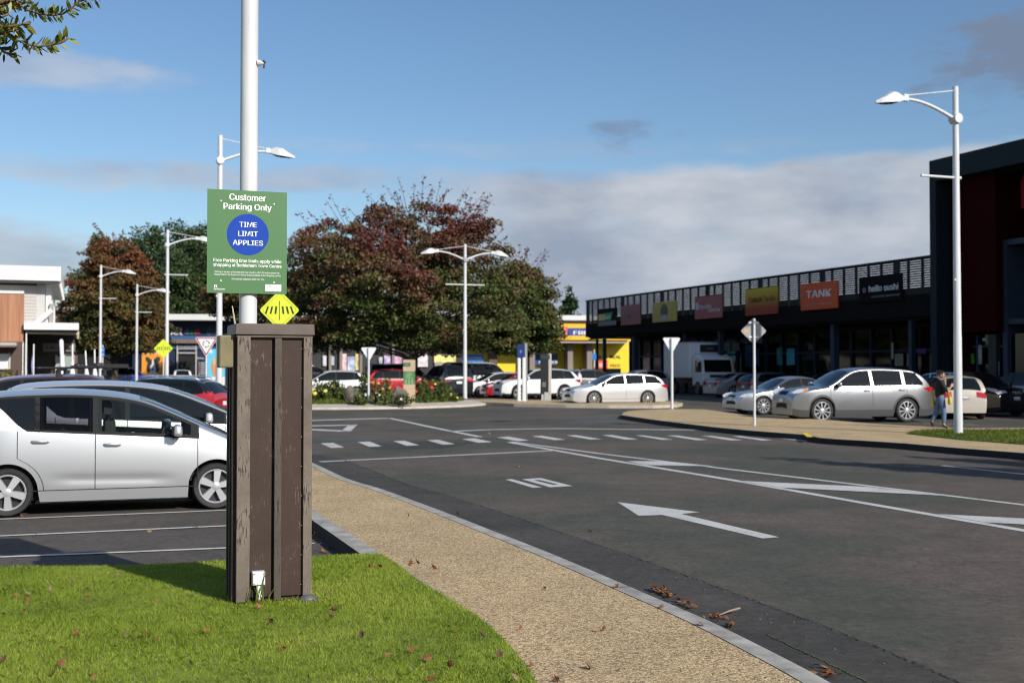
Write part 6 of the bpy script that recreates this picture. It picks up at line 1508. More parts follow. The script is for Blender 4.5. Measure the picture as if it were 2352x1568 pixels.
def rock(label,px,d,w,top,seed,rot=0,asp=.6):
    x=X(px,d); g=mound(x,d)-.06; h=P(px,top,d).z-g; bm=bmesh.new(); bmesh.ops.create_icosphere(bm,subdivisions=3,radius=1)
    rs=np.random.default_rng(seed)
    dirs=rs.normal(size=(14,3)); dirs/=np.linalg.norm(dirs,axis=1)[:,None]; cut=rs.uniform(.62,.95,14)
    W=w*d/FP/2
    for v in bm.verts:
        c=np.array(v.co); m=1.
        for dd_,cc in zip(dirs,cut):
            q=c.dot(dd_)
            if q>cc: m=min(m,cc/q)
        v.co=Vector(c*m*(1+.04*math.sin(9*c[0]+5*c[2])))
        v.co.x*=W; v.co.y*=W*asp; v.co.z=v.co.z*h*.56+h*.45
    me=bpy.data.meshes.new('boulder'); bm.to_mesh(me); bm.free(); me.materials.append(ROCK); o=bpy.data.objects.new('boulder',me); COL.objects.link(o); o.location=(x,d,g); o.rotation_euler=(0,0,rot); tag(o,label,'boulder')
rock('upright brown boulder behind the yellow roses on the roundabout',802,51.6,26,880,3); rock('small dark boulder between the upright boulder and the grey shrub',817,52.2,16,893,4); rock('long grey boulder leaning against the green totem',918,51.6,42,883,8); rock('brown boulder under the grey leaved shrub',848,52.2,44,890,6)
# --- lawn blades
from mathutils.geometry import tessellate_polygon
def inside(pts,poly):
    x,y=pts[:,0],pts[:,1]; r=np.zeros(len(x),bool); n=len(poly)
    for i in range(n):
        x1,y1=poly[i]; x2,y2=poly[(i+1)%n]
        c=((y1>y)!=(y2>y)); r^=c&(x<(x2-x1)*(y-y1)/((y2-y1)+1e-12)+x1)
    return r
def blades(name,label,poly,n,hmin,hmax,w,z0,mat,keep=None,edge=0.):
    a=np.array(poly); lo,hi=a.min(0),a.max(0); p=lo+(hi-lo)*RNG.random((n,2)); p=p[inside(p,poly)]
    if keep is not None: p=p[keep(p)]
    m=len(p); cl=.9+.2*np.sin(p[:,0]*2.1+1.3*np.sin(p[:,1]*1.7))*np.sin(p[:,1]*2.6+.7); h=(hmin+(hmax-hmin)*RNG.random(m)**1.3)*cl
    an=RNG.random(m)*2*math.pi; ln=RNG.normal(size=(m,2))*.55; z=SLOPE*p[:,1]+z0
    b=np.stack([p[:,0],p[:,1],z],1); s=np.stack([np.cos(an),np.sin(an),0*an],1)*(w*(.6+.8*RNG.random(m)))[:,None]*.5
    mid=b+np.stack([ln[:,0]*h*.35,ln[:,1]*h*.35,h*.6],1); tip=b+np.stack([ln[:,0]*h,ln[:,1]*h,h],1)
    V=np.stack([b-s,b+s,mid+s*.8,tip,mid-s*.8],1).reshape(-1,3); F=np.arange(5*m).reshape(m,5)
    o=mesh_np(name,V,F,mat); return tag(o,label,'grass',kind='stuff')
GRASS=ramp_island('lawn_grass_blades',[(0,(.17,.25,.018)),(.35,(.28,.38,.032)),(.7,(.38,.46,.055)),(.92,(.46,.50,.09)),(1,(.54,.49,.18))],.5,transl=.4,nscale=1.1,spec=.35)
vis=lambda p:(np.abs(p[:,0])<.445*p[:,1]+.15)&(p[:,1]>5.2)
blades('lawn_grass','short bright green mown lawn grass in the foreground',LAWN,900000,.012,.032,.0030,KH+.004,GRASS,vis)
edge_n=LAWN[:60]
GRASSB=ramp_island('verge_grass_blades',[(0,(.07,.11,.014)),(.5,(.14,.19,.024)),(1,(.24,.26,.05))],.5,transl=.35,nscale=.6)
blades('verge_grass','green grass of the verge around the right lamp post',VERGE,60000,.03,.09,.012,KH+.02,GRASSB)
def rgrass():
    n=26000; a=RNG.random(n)*2*math.pi; r=np.sqrt(RNG.random(n))*(RR-1.2); keep=(r>RR-2.9)|(RNG.random(n)<.25); a,r=a[keep],r[keep]; x=RC.x+r*np.cos(a); y=RC.y+r*np.sin(a)
    z=SLOPE*y+np.interp(r,[.2,RR-4.5,RR-3,RR-2.2,RR-1.3,RR-1.16],[.6,.52,.42,.34,.22,.16]); m=len(x); h=.05+.11*RNG.random(m); an=RNG.random(m)*6.28; w=.018
    b=np.stack([x,y,z],1); s=np.stack([np.cos(an),np.sin(an),0*an],1)*w; tip=b+np.stack([RNG.normal(size=m)*h*.4,RNG.normal(size=m)*h*.4,h],1)
    V=np.stack([b-s,b+s,tip+s*.2,tip-s*.2],1).reshape(-1,3); tag(mesh_np('roundabout_grass',V,np.arange(4*m).reshape(m,4),GRASSB),'ring of green grass round the planted roundabout','grass',kind='stuff')
rgrass()
# tall weeds by the cover
mb=MB()
for k in range(16):
    x=random.uniform(-.21,-.06) if k<9 else random.uniform(-.05,.25); b=base+Matrix.Rotation(ROADROT,3,'Z')@Vector((x,-.05-random.random()*.04,0)); h=random.uniform(.08,.30) if k<9 else random.uniform(.04,.09)
    l=Vector((random.gauss(0,.25),random.gauss(0,.15),1))*h; s=Vector((.004,0,0)); mb.add([b-s,b+s,b+l*.6+s*.7,b+l+Vector((random.gauss(0,.02),0,0)),b+l*.6-s*.7],[(0,1,2,3,4)])
tag(mb.build('weeds',GRASSB),'long weed stems growing around the white junction box','weeds',kind='stuff')
# --- fallen leaves
LEAFM=[M('fallen_leaf_%d'%i,c,.75,var=.3,vs=30) for i,c in enumerate(((.17,.062,.022),(.095,.036,.018),(.24,.105,.04),(.27,.18,.10)))]
def leaf_mesh(i):
    half=[(0,-.5),(.04,-.25),(.22,-.30),(.12,-.12),(.38,-.04),(.15,.06),(.30,.27),(.10,.2),(.0,.5)]; out=half+[(-x,y) for x,y in reversed(half[1:-1])]
    mb=MB(); vs=[(x,y,.10*math.sin(3*x+i)+.28*x*x*4*(1 if i%2 else -.4)+.12*y*y*3) for x,y in out]; c=len(vs); vs.append((0,0,.02)); mb.add(vs,[(k,(k+1)%c,c) for k in range(c)])
    mb.tube([(0,-.5,.05),(.03,-.7,.1)],.015,4); return mb
protos=[]
def drop_leaf(x,y,z,size,lab,grp):
    i=random.randrange(4)
    if len(protos)<4:
        i=len(protos); o=leaf_mesh(i).build('fallen_leaf',LEAFM[i]); protos.append(o)
    else: o=protos[i].copy(); COL.objects.link(o)
    o.location=(x,y,z); o.scale=(size,)*3; o.rotation_euler=(random.gauss(0,.8),random.gauss(0,.8),random.uniform(0,6.28)); tag(o,lab,'fallen leaf',grp)
zP=lambda x,y:(689+x*.293,1177+y*.293); z5=lambda x,y:(x*.293,1177+y*.293); zR=lambda x,y:(1378+x*.414,1177+y*.414)
lawn_l=[z5(*q) for q in ((232,443),(20,615),(120,650),(220,642),(400,602),(685,608),(580,520),(190,778),(25,810),(210,690),(680,672),(880,487),(930,485),(1218,712),(385,945),(590,945),(710,985),(1000,970),(1045,960),(1135,965),(1240,995),(1620,930),(2080,848),(2130,858),(430,1265),(700,1297),(745,1305),(35,1160),(485,1187),(1690,1210),(1880,1255),(2220,1068),(480,1070),(1490,1185),(2020,740),(160,1040),(905,1065),(80,590))]
lawn_l+= [zP(*q) for q in ((245,815),(490,970),(550,428),(630,425),(930,562),(870,1078),(770,1132),(1000,1150),(1170,1205),(1350,1228),(1230,918),(1030,1310),(1500,1300),(1670,1310),(260,520),(60,1295),(690,1130),(1430,970),(270,770),(1560,1122),(540,1322),(245,440),(1680,1305))]
for q in lawn_l:
    p=G(q[0],q[1],KH+.03); drop_leaf(p.x,p.y,p.z+.012,random.uniform(.045,.078),'dry brown lobed leaf lying on the foreground lawn','dry leaves on the lawn')
for q in [zP(*q) for q in ((870,408),(920,402),(1920,605),(1730,918),(2330,928),(1810,1200),(2260,1218),(2010,1320),(850,30),(1050,440),(1600,1000))]+[zR(*q) for q in ((100,415),(340,528),(10,650),(560,625))]:
    p=G(q[0],q[1],KH); drop_leaf(p.x,p.y,p.z+.012,random.uniform(.055,.10),'dry brown leaf lying on the pale aggregate footpath','dry leaves on the footpath')
for q in [zA(*q) for q in ((1140,830),(1700,832),(2100,960),(1580,488),(1370,245),(910,585),(1060,103))]+[z5(*q) for q in ((1060,80),(1175,152),(270,190),(835,355),(170,30),(1690,100),(1545,120))]+[zA(*q) for q in ((115,995),(140,1055),(215,1078),(170,1105))]:
    p=G(q[0],q[1]); drop_leaf(p.x,p.y,p.z+.016,random.uniform(.06,.11),'dry brown leaf lying on the dark asphalt','dry leaves on the asphalt')
# heaps of leaves in the gutter
def litter(name,lab,pts,n,spread,leafL,h=.02):
    c=[]; 
    for _ in range(n):
        i=random.randrange(len(pts)-1); a,b=Vector(pts[i]),Vector(pts[i+1]); p=a.lerp(b,random.random()); c.append((p.x+random.gauss(0,spread),p.y+random.gauss(0,spread),gz(p.y)+h+abs(random.gauss(0,.012))))
    C=np.array(c); D=RNG.normal(size=(n,3))*np.array([1,1,.35]); D/=np.linalg.norm(D,axis=1)[:,None]; L=leafL*(.6+.8*RNG.random(n)); V,F=leaf_quads(C,D,L,L*.45,RNG.normal(size=(n,3))*.4+np.array([0,0,1]))
    tag(mesh_np(name,V,F,ramp_island(name+'_m',[(0,(.06,.025,.012)),(.5,(.17,.06,.02)),(1,(.30,.14,.05))],.75)),lab,'leaf litter',kind='stuff')
zRg=lambda *l:[tuple(G(*zR(*q)))[:2] for q in l]
litter('leaf_litter','heap of dry red brown leaves caught in the kerb gutter',zRg((285,436),(340,452),(400,485)),60,.022,.055,.03)
litter('leaf_litter','second smaller heap of dry leaves farther along the kerb gutter',zRg((420,500),(470,520),(520,543)),40,.02,.055,.03)
litter('leaf_litter','few dry leaves at the kerb beside the fallen twig',zRg((600,590),(650,600),(800,670)),14,.03,.07,.02)
litter('leaf_litter','scattered dry leaves along the black kerb of the right island',GP([(1960,1016),(2080,1026),(2206,1037),(2352,1049)]),420,.14,.09,.02)
litter('leaf_litter','thin scatter of dry leaves along the kerb tip of the aggregate island',GP([(1500,967),(1640,986),(1760,996)]),90,.12,.08,.02)
litter('leaf_litter','leaf crumbs scattered at the bottom end of the gutter',zRg((1200,880),(1260,905),(1320,940)),16,.04,.06,.02)
a=G(*zR(660,590)); b=G(*zR(775,566)); mb=MB(); mb.tube([(a.x,a.y,a.z+.03),((a.x+b.x)/2,(a.y+b.y)/2,a.z+.045),(b.x,b.y,b.z+.05)],[.004,.008,.009],6); tag(mb.build('fallen_twig',M('twig_pale',(.26,.19,.13),.8)),'pale broken twig lying in the gutter beside the kerb','twig')
# loose stone chips on the dark edge strip
def chips():
    n=90; c=[]; n_=len(tarE)
    for _ in range(n):
        i=random.randrange(8,n_-4); a=Vector(gutE[i]).lerp(Vector(tarE[i]),random.random()*1.25); b=Vector(gutE[i+1]).lerp(Vector(tarE[i+1]),random.random()); p=a.lerp(b,random.random()); c.append(p)
    mb=MB()
    for p in c: s=random.uniform(.003,.0065); mb.ball((p.x,p.y,gz(p.y)+.012+s*.4),(s,s*.8,s*.7),5,3)
    tag(mb.build('gravel_chips',M('chip_grey',(.20,.19,.175),.8)),'loose stone chips scattered along the dark edge of the road','gravel',kind='stuff')
chips()
# ================================================================ people
def skin_mesh(name,joints,edges,mat,parent,sub=2,smooth_=True,root=0):
    me=bpy.data.meshes.new(name); keys=list(joints); ix={k:i for i,k in enumerate(keys)}
    me.from_pydata([joints[k][0] for k in keys],[(ix[a],ix[b]) for a,b in edges],[]); me.materials.append(mat)
    o=bpy.data.objects.new(name,me); COL.objects.link(o); o.parent=parent
    sk=o.modifiers.new('skin','SKIN'); sk.use_smooth_shade=True
    lay=me.skin_vertices[0] if me.skin_vertices else None
    if lay is None:
        bm=bmesh.new(); bm.from_mesh(me); bm.verts.layers.skin.verify(); bm.to_mesh(me); bm.free(); lay=me.skin_vertices[0]
    for i,k in enumerate(keys):
        r=joints[k][1]; lay.data[i].radius=(r,r) if not hasattr(r,'__len__') else r
        lay.data[i].use_root=(i==root)
    sb=o.modifiers.new('sub','SUBSURF'); sb.levels=sub; sb.render_levels=sub
    dg=bpy.context.evaluated_depsgraph_get(); m2=bpy.data.meshes.new_from_object(o.evaluated_get(dg)); o.modifiers.clear(); o.data=m2; m2.name=name; bpy.data.meshes.remove(me)
    m2.polygons.foreach_set('use_smooth',[True]*len(m2.polygons))
    return o
SKIN=M('skin_tan',(.42,.22,.14),.5,var=.05,vs=8)
def person(label,loc,rz,J,cols,bags=True,detail=True,hairlen=0):
    t=thing('person',label,'person',loc,rz)
    top,trous,shoe,hair=cols
    B={}
    B['pelvis']=(J['hip'],.085); B['chest']=(J['chest'],.10); B['neckb']=(J['neckb'],.05); B['neck']=(J['neck'],.046)
    hc=Vector(J['head']); f=Vector(J.get('face',(1,0,0)))
    B['jaw']=(hc+f*.025+Vector((0,0,-.075)),(.052,.05)); B['head']=(hc,(.082,.074)); B['crown']=(hc+Vector((0,0,.065)),(.068,.062)); B['nose']=(hc+f*.092+Vector((0,0,-.018)),.011); B['nose2']=(hc+f*.104+Vector((0,0,-.034)),.009)
    E=[('pelvis','chest'),('chest','neckb'),('neckb','neck'),('neck','jaw'),('jaw','head'),('head','crown'),('head','nose'),('nose','nose2')]
    for s in ('a','b'):
        B['sh'+s]=(J['sh'+s],.05); B['el'+s]=(J['el'+s],.038); B['wr'+s]=(J['wr'+s],.026); B['pa'+s]=(J['pa'+s],(.036,.018))
        E+=[('neckb','sh'+s),('sh'+s,'el'+s),('el'+s,'wr'+s),('wr'+s,'pa'+s)]
        w=Vector(J['pa'+s]); d=(w-Vector(J['wr'+s])).normalized(); side=d.cross(Vector((0,1,.2))).normalized(); nrm=side.cross(d)
        for k,(off,L) in enumerate(((-.027,.062),(-.009,.074),(.009,.070),(.027,.055))):
            a=w+d*.022+side*off; m=a+d*L*.5+nrm*.006; e=a+d*L*.72+nrm*.034
            B['f%d%s0'%(k,s)]=(a,.0095); B['f%d%s1'%(k,s)]=(m,.0085); B['f%d%s2'%(k,s)]=(e,.0075); E+=[('pa'+s,'f%d%s0'%(k,s)),('f%d%s0'%(k,s),'f%d%s1'%(k,s)),('f%d%s1'%(k,s),'f%d%s2'%(k,s))]
        a=w-d*.012+side*-.034; B['t0'+s]=(a,.011); B['t1'+s]=(a+d*.03-side*.022+nrm*.018,.0095); E+=[('pa'+s,'t0'+s),('t0'+s,'t1'+s)]
        B['th'+s]=(J['th'+s],.08); B['kn'+s]=(J['kn'+s],.052); B['an'+s]=(J['an'+s],.036); B['to'+s]=(J['to'+s],.03)
        E+=[('pelvis','th'+s),('th'+s,'kn'+s),('kn'+s,'an'+s),('an'+s,'to'+s)]
    skin_mesh('body',B,E,SKIN,t)
    # face and hair
    mb=MB(); sd=Vector((-f.y,f.x,0))
    for s in (-1,1): mb.ball(hc+f*.074+sd*s*.03+Vector((0,0,.0)),.009,8,6)
    mb.build('eyes',M('eye_dark',(.03,.02,.02),.3),t,smooth=True)
    mb=MB(); mb.box(hc+f*.083+Vector((0,0,-.066)),(.012,.04,.008)) ; mb.build('mouth',M('lip',(.35,.11,.09),.5),t)
    mb=MB()
    for s in (-1,1): mb.ball(hc-f*.008+sd*s*.077+Vector((0,0,-.015)),(.02,.01,.032),8,6)
    mb.build('ears',SKIN,t,smooth=True)
    H_={'a':(hc-f*.03+Vector((0,0,.035)),(.088,.086)),'b':(hc-f*.055+Vector((0,0,-.03)),(.07,.072)),'c':(hc+f*.03+Vector((0,0,.085)),(.055,.062)),'d':(hc-f*.03+Vector((0,0,.075)),(.075,.075))}
    if hairlen: H_['e']=(hc-f*.065+Vector((0,0,-.03-hairlen)),.045)
    skin_mesh('hair',H_,[('a','b'),('a','d'),('d','c')]+([('b','e')] if hairlen else []),hair,t)
    # clothes
    T={'hem':(Vector(J['hip'])+Vector((-.01,0,-.04)),(.135,.165)),'waist':(Vector(J['hip']).lerp(Vector(J['chest']),.45),(.128,.155)),'chest':(J['chest'],(.13,.165)),'neckb':(Vector(J['neckb'])+Vector((0,0,-.03)),(.075,.09))}
    ET=[('hem','waist'),('waist','chest'),('chest','neckb')]
    for s in ('a','b'):
        c=Vector(J['el'+s]).lerp(Vector(J['wr'+s]),J.get('cuff',.45)); T['s'+s]=(J['sh'+s],.068); T['e'+s]=(J['el'+s],.054); T['c'+s]=(c,.042); ET+=[('neckb','s'+s),('s'+s,'e'+s),('e'+s,'c'+s)]
    skin_mesh('shirt',T,ET,top,t)
    K={'w':(Vector(J['hip'])+Vector((0,0,.06)),(.115,.145)),'h':(J['hip'],(.12,.15))}; EK=[('w','h')]
    for s in ('a','b'):
        K['t'+s]=(Vector(J['th'+s])+Vector((0,0,-.02)),.098); K['k'+s]=(J['kn'+s],.07); K['a'+s]=(Vector(J['an'+s]).lerp(Vector(J['kn'+s]),.12),.058); EK+=[('h','t'+s),('t'+s,'k'+s),('k'+s,'a'+s)]
    skin_mesh('trousers',K,EK,trous,t)
    for s in ('a','b'):
        an,to=Vector(J['an'+s]),Vector(J['to'+s]); d=(to-an); he=an+Vector((-d.normalized().x*.0,0,0))-d.normalized()*.05
        skin_mesh('shoe',{'h':(he+Vector((0,0,-.01)),(.042,.04)),'m':(an.lerp(to,.5)+Vector((0,0,-.012)),(.04,.042)),'t':(to,(.032,.04))},[('h','m'),('m','t')],shoe,t)
    return t
z=lambda zx,zy,y: Vector(((zx-620)*.001296,y,(1556-zy)*.001296))
gp=G(2164,984,KH)
BT=M('black_knit',(.013,.013,.014),.8,var=.2,vs=12); JE=M('blue_denim',(.085,.15,.27),.8,var=.2,vs=14); SH=M('black_shoe',(.015,.015,.017),.5); HA=M('dark_brown_hair',(.016,.010,.008),.5,var=.3,vs=40)
J1=dict(hip=z(592,905,0),chest=z(588,640,0),neckb=z(592,545,0),neck=z(604,505,0),head=z(620,432,0),face=Vector((.97,-.22,0)).normalized(),
 sha=z(585,580,-.15),ela=z(690,775,-.21),wra=z(765,690,-.17),paa=z(795,650,-.155),shb=z(600,580,.15),elb=z(650,740,.2),wrb=z(680,590,.1),pab=z(690,545,.08),
 tha=z(600,960,-.075),kna=z(645,1190,-.085),ana=z(640,1480,-.08),toa=z(735,1535,-.10),thb=z(580,960,.075),knb=z(520,1215,.08),anb=z(425,1420,.08),tob=z(455,1515,.08),cuff=.2)
pers=person('person with dark hair in black top and blue jeans walking beside right lamp post',gp,-.12,J1,(BT,JE,SH,HA))
def bag(name,label,c,w,h,d):
    o=gp+Matrix.Rotation(-.12,3,'Z')@c; t=thing(name,label,'bag',o,-.12); YB=M('bag_yellow',(.66,.47,.02),.6,var=.1,vs=10)
    mb=MB(); n=12; rows=[(0,.7),(.15,.98),(.5,1.),(.8,.72),(1.,.28)]
    for r,(f,k) in enumerate(rows):
        for i in range(n):
            a=2*math.pi*i/n; mb.v.append((w/2*k*math.cos(a),d/2*k*math.sin(a)*(1+.15*math.sin(3*a)),h*f))
    for r in range(len(rows)-1):
        for i in range(n): j=(i+1)%n; mb.f.append((r*n+i,r*n+j,(r+1)*n+j,(r+1)*n+i)); mb.m.append(0)
    mb.f.append(tuple(reversed(range(n)))); mb.m.append(0); mb.build('sack',YB,t,smooth=True)
    mb=MB(); mb.tube([(-.02,0,h),(-.03,0,h+.12),(-.05,.01,h+.22)],.007,6); mb.tube([(.02,0,h),(-.0,0,h+.12),(-.05,.01,h+.22)],.007,6); mb.build('handle',YB,t)
bag('shopping_bag','yellow shopping bag carried in front of the walking person in the black top',z(738,1048,-.22),.10,.24,.14)
bag('shopping_bag','yellow bag strap and pouch hanging behind the walking person in the black top',z(455,1085,.12),.08,.26,.1)
g2=G(1330,911); g2=P(1330,850,66); g2.z=gz(66)
zz=lambda x,y,h:Vector((x,y,h))
J2=dict(hip=zz(0,0,.88),chest=zz(.01,0,1.22),neckb=zz(.01,0,1.40),neck=zz(.015,0,1.46),head=zz(.03,0,1.58),face=Vector((-.9,-.4,0)).normalized(),
 sha=zz(0,-.17,1.36),ela=zz(-.06,-.22,1.1),wra=zz(-.18,-.2,.98),paa=zz(-.22,-.19,.96),shb=zz(0,.17,1.36),elb=zz(.03,.22,1.1),wrb=zz(-.02,.2,.86),pab=zz(-.03,.2,.81),
 tha=zz(0,-.08,.84),kna=zz(-.03,-.09,.46),ana=zz(.04,-.09,.08),toa=zz(-.1,-.1,.035),thb=zz(0,.08,.84),knb=zz(-.06,.09,.46),anb=zz(-.08,.09,.08),tob=zz(-.22,.1,.035),cuff=-.0)
person('person in a white shirt with dark hair standing behind the white four wheel drive',g2,0,J2,(M('white_cotton',(.68,.67,.70),.8),M('pale_trousers',(.45,.43,.42),.8),SH,HA))
# ---------------------------------------------------------------- flags and small posts by the left building
def flag(label,px,d,y0,y1,w,mat,lean=0.):
    b=P(px,y1,d); g=gz(d); t=thing('banner_flag',label,'flag',(b.x,d,g)); k=d/FP; zt=P(px,y0,d).z-g
    mb=MB(); mb.tube([(0,0,0),(lean*.5,0,zt*.5),(lean,0,zt)],.03,8); mb.build('pole',WHITE,t)
    n=14; mb=MB()
    for i in range(n+1):
        f=i/n; z_=zt*(.30+.70*f); ww=w*k*(.35+.65*math.sin(min(1,f*1.15+.15)*math.pi*.9)**.6) if f<.97 else w*k*.15
        x=lean*(.3+.7*f); mb.v+=[(x,0.02,z_),(x+ww,.05*math.sin(f*9),z_)]
    for i in range(n): mb.f.append((2*i,2*i+1,2*i+3,2*i+2)); mb.m.append(0)
    o=mb.build('cloth',mat,t,smooth=True); s=o.modifiers.new('thick','SOLIDIFY'); s.thickness=.006
FW=M('flag_white',(.78,.79,.82),.7)
flag('lavender feather flag standing in front of the dark shop entrance on the left',77,58,790,862,-4.5,M('flag_lavender',(.28,.28,.62),.7))
def parasol(label,px,d,y0,wt,lean):
    b=P(px,850,d); g=gz(d); t=thing('closed_parasol',label,'parasol',(b.x,d,g)); k=d/FP; zt=P(px,y0,d).z-g
    mb=MB(); mb.lathe([(.28,0),(.28,.08),(.05,.1),(.04,.3)],12); mb.build('base',CONC,t)
    mb=MB(); mb.tube([(0,0,.1),(lean*k,0,zt+.03)],.03,8); mb.build('pole',WHITE,t)
    mb=MB(); mb.tube([(lean*k*.35,0,zt*.35),(lean*k*.5,0,zt*.5),(lean*k*.75,0,zt*.75),(lean*k*.98,0,zt*.97),(lean*k,0,zt)],[.10,.13,wt*k*.5,wt*k*.55,wt*k*.4],10); mb.build('cover',FW,t,smooth=True,angle=50)
parasol('widest closed white parasol by the left shop canopy',148,57,780,8.5,-8)
parasol('thin upright closed white parasol under the left canopy',166.5,58,791,3.2,-.5)
parasol('thin leaning closed white parasol near the brown door',203,60,806,3.,-7)
parasol('thin closed white parasol left of the lamp post with the blue parking sign',219,61,803,3.,-2)
def bluepark():
    d=86.; b=P(235,850,d); k=d/FP; g=gz(d); t=thing('parking_place_sign','small blue parking sign on a thin white post right of a lamp post','sign',(b.x,d,g)); zc=P(235,808,d).z-g
    mb=MB(); mb.tube([(0,.05,0),(0,.05,zc+.5)],.035,8); mb.build('pole',WHITE,t)
    mb=MB(); mb.box((0,0,zc),(9*k,.02,22*k)); p=mb.build('plate',M('parking_blue',(.03,.22,.62),.5),t); text('P',SWH,p,(0,-.012,zc+.02),width=4.5*k,height=8*k,bold=.02); text('60',SWH,p,(0,-.012,zc-.28),width=5*k,height=7*k,bold=.02)
bluepark()
def blueacc():
    d=84.; b=P(1365,850,d); k=d/FP; g=gz(d); t=thing('parking_place_sign','small blue accessible parking sign between the dark columns of the chemist shop','sign',(b.x,d,g)); zc=P(1365,819,d).z-g
    mb=MB(); mb.tube([(0,.05,0),(0,.05,zc+.5)],.04,8); mb.build('pole',WHITE,t); mb=MB(); mb.box((0,0,zc),(9*k,.02,15*k)); p=mb.build('plate',M('parking_blue',(.03,.22,.62),.5),t)
blueacc()
# ================================================================ sky, sun, camera
SUN=Vector((.580,-.646,.497))
w=bpy.data.worlds.new('World'); S.world=w; w.use_nodes=True; nt=w.node_tree; nt.nodes.clear()
out=nn(nt,'ShaderNodeOutputWorld'); sky=nn(nt,'ShaderNodeTexSky',sky_type='NISHITA'); sky.sun_disc=False; sky.sun_elevation=math.radians(29.8); sky.sun_rotation=math.atan2(SUN.x,SUN.y)
sky.altitude=10; sky.air_density=1.0; sky.dust_density=.6; sky.ozone_density=3.2
bg=nn(nt,'ShaderNodeBackground'); bg.inputs[1].default_value=SKYS if 'SKYS' in globals() else .10; hs=nn(nt,'ShaderNodeHueSaturation'); hs.inputs['Saturation'].default_value=1.08; hs.inputs['Value'].default_value=1.03; nt.links.new(sky.outputs[0],hs.inputs['Color']); nt.links.new(hs.outputs[0],bg.inputs[0])
tc=nn(nt,'ShaderNodeTexCoord'); sp=nn(nt,'ShaderNodeSeparateXYZ'); nt.links.new(tc.outputs['Generated'],sp.inputs[0])
def mth(op,a,b=None,c=None,clamp=False):
    n=nn(nt,'ShaderNodeMath',operation=op); n.use_clamp=clamp
    for i,v in enumerate((a,b,c)):
        if v is None: continue
        if isinstance(v,(int,float)): n.inputs[i].default_value=v
        else: nt.links.new(v,n.inputs[i])
    return n.outputs[0]
AZ=mth('MULTIPLY',mth('ARCTAN2',sp.outputs[0],sp.outputs[1]),27.44); EL=mth('MULTIPLY',mth('ARCSINE',sp.outputs[2]),27.44)
def noise(sx,sy,sc,det,ox=0,rough=.55):
    cb=nn(nt,'ShaderNodeCombineXYZ'); nt.links.new(mth('MULTIPLY_ADD',AZ,sx,ox),cb.inputs[0]); nt.links.new(mth('MULTIPLY',EL,sy),cb.inputs[1])
    n=nn(nt,'ShaderNodeTexNoise'); n.inputs['Scale'].default_value=sc; n.inputs['Detail'].default_value=det; n.inputs['Roughness'].default_value=rough; nt.links.new(cb.outputs[0],n.inputs['Vector']); return n.outputs[0]
n1=noise(.30,.75,1.,7,3.1); n2=noise(.55,1.5,1.,8,9.7,.6); n3=noise(.12,.5,1.,6,1.7)
c1=mth('SUBTRACT',n1,.5); c2=mth('SUBTRACT',n2,.5); c3=mth('SUBTRACT',n3,.5); c4=mth('SUBTRACT',noise(.22,.62,1.,5,21.3,.5),.5)
def sstep(x,a,b):
    m=nn(nt,'ShaderNodeMapRange',interpolation_type='SMOOTHSTEP'); m.inputs[1].default_value=a; m.inputs[2].default_value=b
    nt.links.new(x,m.inputs[0]); return m.outputs[0]
ELw=mth('ADD',EL,mth('MULTIPLY_ADD',c1,.9,mth('MULTIPLY',c2,.45)))
# big cloud bank low on the right
edge=mth('MULTIPLY_ADD',AZ,.02,4.45)
d=mth('SUBTRACT',ELw,edge); bank=mth('MULTIPLY',sstep(d,.20,-.16),sstep(AZ,-4.2,1.0))
bank=mth('MULTIPLY',bank,mth('MULTIPLY_ADD',sstep(c1,-.25,-.05),.3,.7))
def blob(a,e,ra,re,k=1.6,soft=.9,amt=1.):
    x=mth('DIVIDE',mth('SUBTRACT',AZ,a),ra); y=mth('DIVIDE',mth('SUBTRACT',EL,e),re)
    q=mth('ADD',mth('MULTIPLY',x,x),mth('MULTIPLY',y,y)); v=mth('SUBTRACT',mth('MULTIPLY_ADD',c2,k*1.5,mth('MULTIPLY',c1,k)),mth('SUBTRACT',q,1.))
    return mth('MULTIPLY',sstep(v,0,soft),amt)
MX=lambda *a:(a[0] if len(a)==1 else mth('MAXIMUM',a[0],MX(*a[1:])))
pale=MX(bank,blob(-10.4,6.35,3.6,.50,1.2,1.0,.62),blob(-12.5,6.1,2.2,.5,1.2,1.0,.7),blob(-8.5,4.25,6.0,.42,1.6,1.2,.72),blob(-3.0,4.35,4.2,.38,1.6,1.2,.6),blob(-12.5,2.4,5.5,.95,1.2,.9,.8),blob(-5.5,2.55,3.,.6,1.5,1.,.5),blob(0,5.0,8,.3,2.2,1.4,.25))
dark=MX(blob(12.4,6.8,3.3,1.75,2.4,.9,.95),blob(10.6,6.0,.9,.5,2.6,1.3,.55),blob(12.4,6.1,1.3,.7,2.4,1.2,.65),blob(2.75,5.30,.85,.5,4.2,1.7,.6),blob(3.6,5.3,.5,.2,4.0,1.7,.5))
alls=mth('MULTIPLY',sstep(mth('ABSOLUTE',AZ),16,30),sstep(c3,-.02,.16)); pale=MX(pale,mth('MULTIPLY',alls,mth('MULTIPLY',sstep(EL,0,3),.8)))
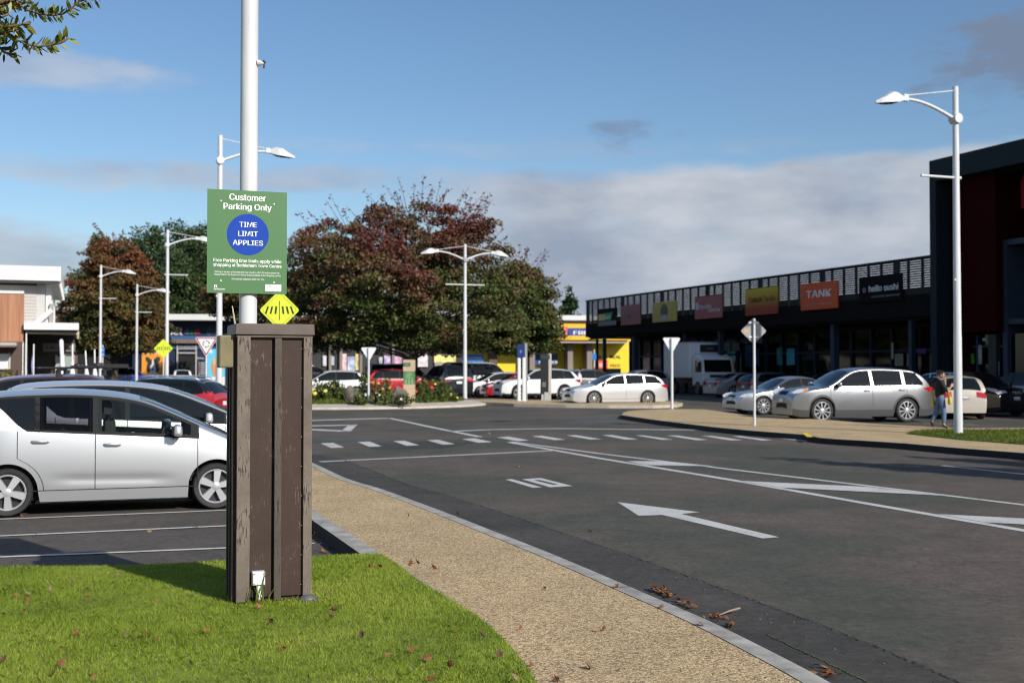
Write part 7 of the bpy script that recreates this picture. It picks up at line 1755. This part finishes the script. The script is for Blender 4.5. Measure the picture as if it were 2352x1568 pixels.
# tones of the bank: brighter tops, blue grey folds
tone=mth('ADD',mth('MULTIPLY_ADD',c2,.75,.55),mth('MULTIPLY',c4,2.2),None,True)
cr=nn(nt,'ShaderNodeValToRGB'); nt.links.new(tone,cr.inputs[0]); e=cr.color_ramp.elements; e[0].position=.12; e[0].color=(.275,.325,.42,1); e[1].position=.85; e[1].color=(.49,.525,.585,1)
bgc=nn(nt,'ShaderNodeBackground'); nt.links.new(cr.outputs[0],bgc.inputs[0]); bgc.inputs[1].default_value=1.0
bgd=nn(nt,'ShaderNodeBackground'); bgd.inputs[0].default_value=(.165,.215,.315,1); bgd.inputs[1].default_value=1.0
m1=nn(nt,'ShaderNodeMixShader'); nt.links.new(pale,m1.inputs[0]); nt.links.new(bg.outputs[0],m1.inputs[1]); nt.links.new(bgc.outputs[0],m1.inputs[2])
m2=nn(nt,'ShaderNodeMixShader'); nt.links.new(dark,m2.inputs[0]); nt.links.new(m1.outputs[0],m2.inputs[1]); nt.links.new(bgd.outputs[0],m2.inputs[2])
nt.links.new(m2.outputs[0],out.inputs[0])
sl=bpy.data.lights.new('sun','SUN'); sl.energy=4.4; sl.angle=math.radians(.53); sl.color=(1.,.95,.87); so=bpy.data.objects.new('sun',sl); COL.objects.link(so); so.rotation_mode='QUATERNION'; so.rotation_quaternion=SUN.to_track_quat('Z','Y'); so.location=(30,-30,40)
cam=bpy.data.cameras.new('camera'); co=bpy.data.objects.new('camera',cam); COL.objects.link(co); S.camera=co
cam.sensor_width=36; cam.lens=36*FP/2352; cam.clip_start=.1; cam.clip_end=3000; co.location=EYE; co.rotation_euler=(math.pi/2+PITCH,0,0)
cam.dof.use_dof=True; cam.dof.focus_distance=8.75; cam.dof.aperture_fstop=2.8
S.view_settings.view_transform='Standard'; S.view_settings.look='None'; S.view_settings.exposure=.2; S.view_settings.gamma=1
S.render.resolution_x=1024; S.render.resolution_y=682
try:
    S.cycles.use_denoising=True; S.cycles.pixel_filter_type='BLACKMAN_HARRIS'; S.cycles.filter_width=1.05; S.cycles.max_bounces=6; S.cycles.caustics_reflective=False; S.cycles.caustics_refractive=False; S.cycles.sample_clamp_indirect=6
except Exception: pass
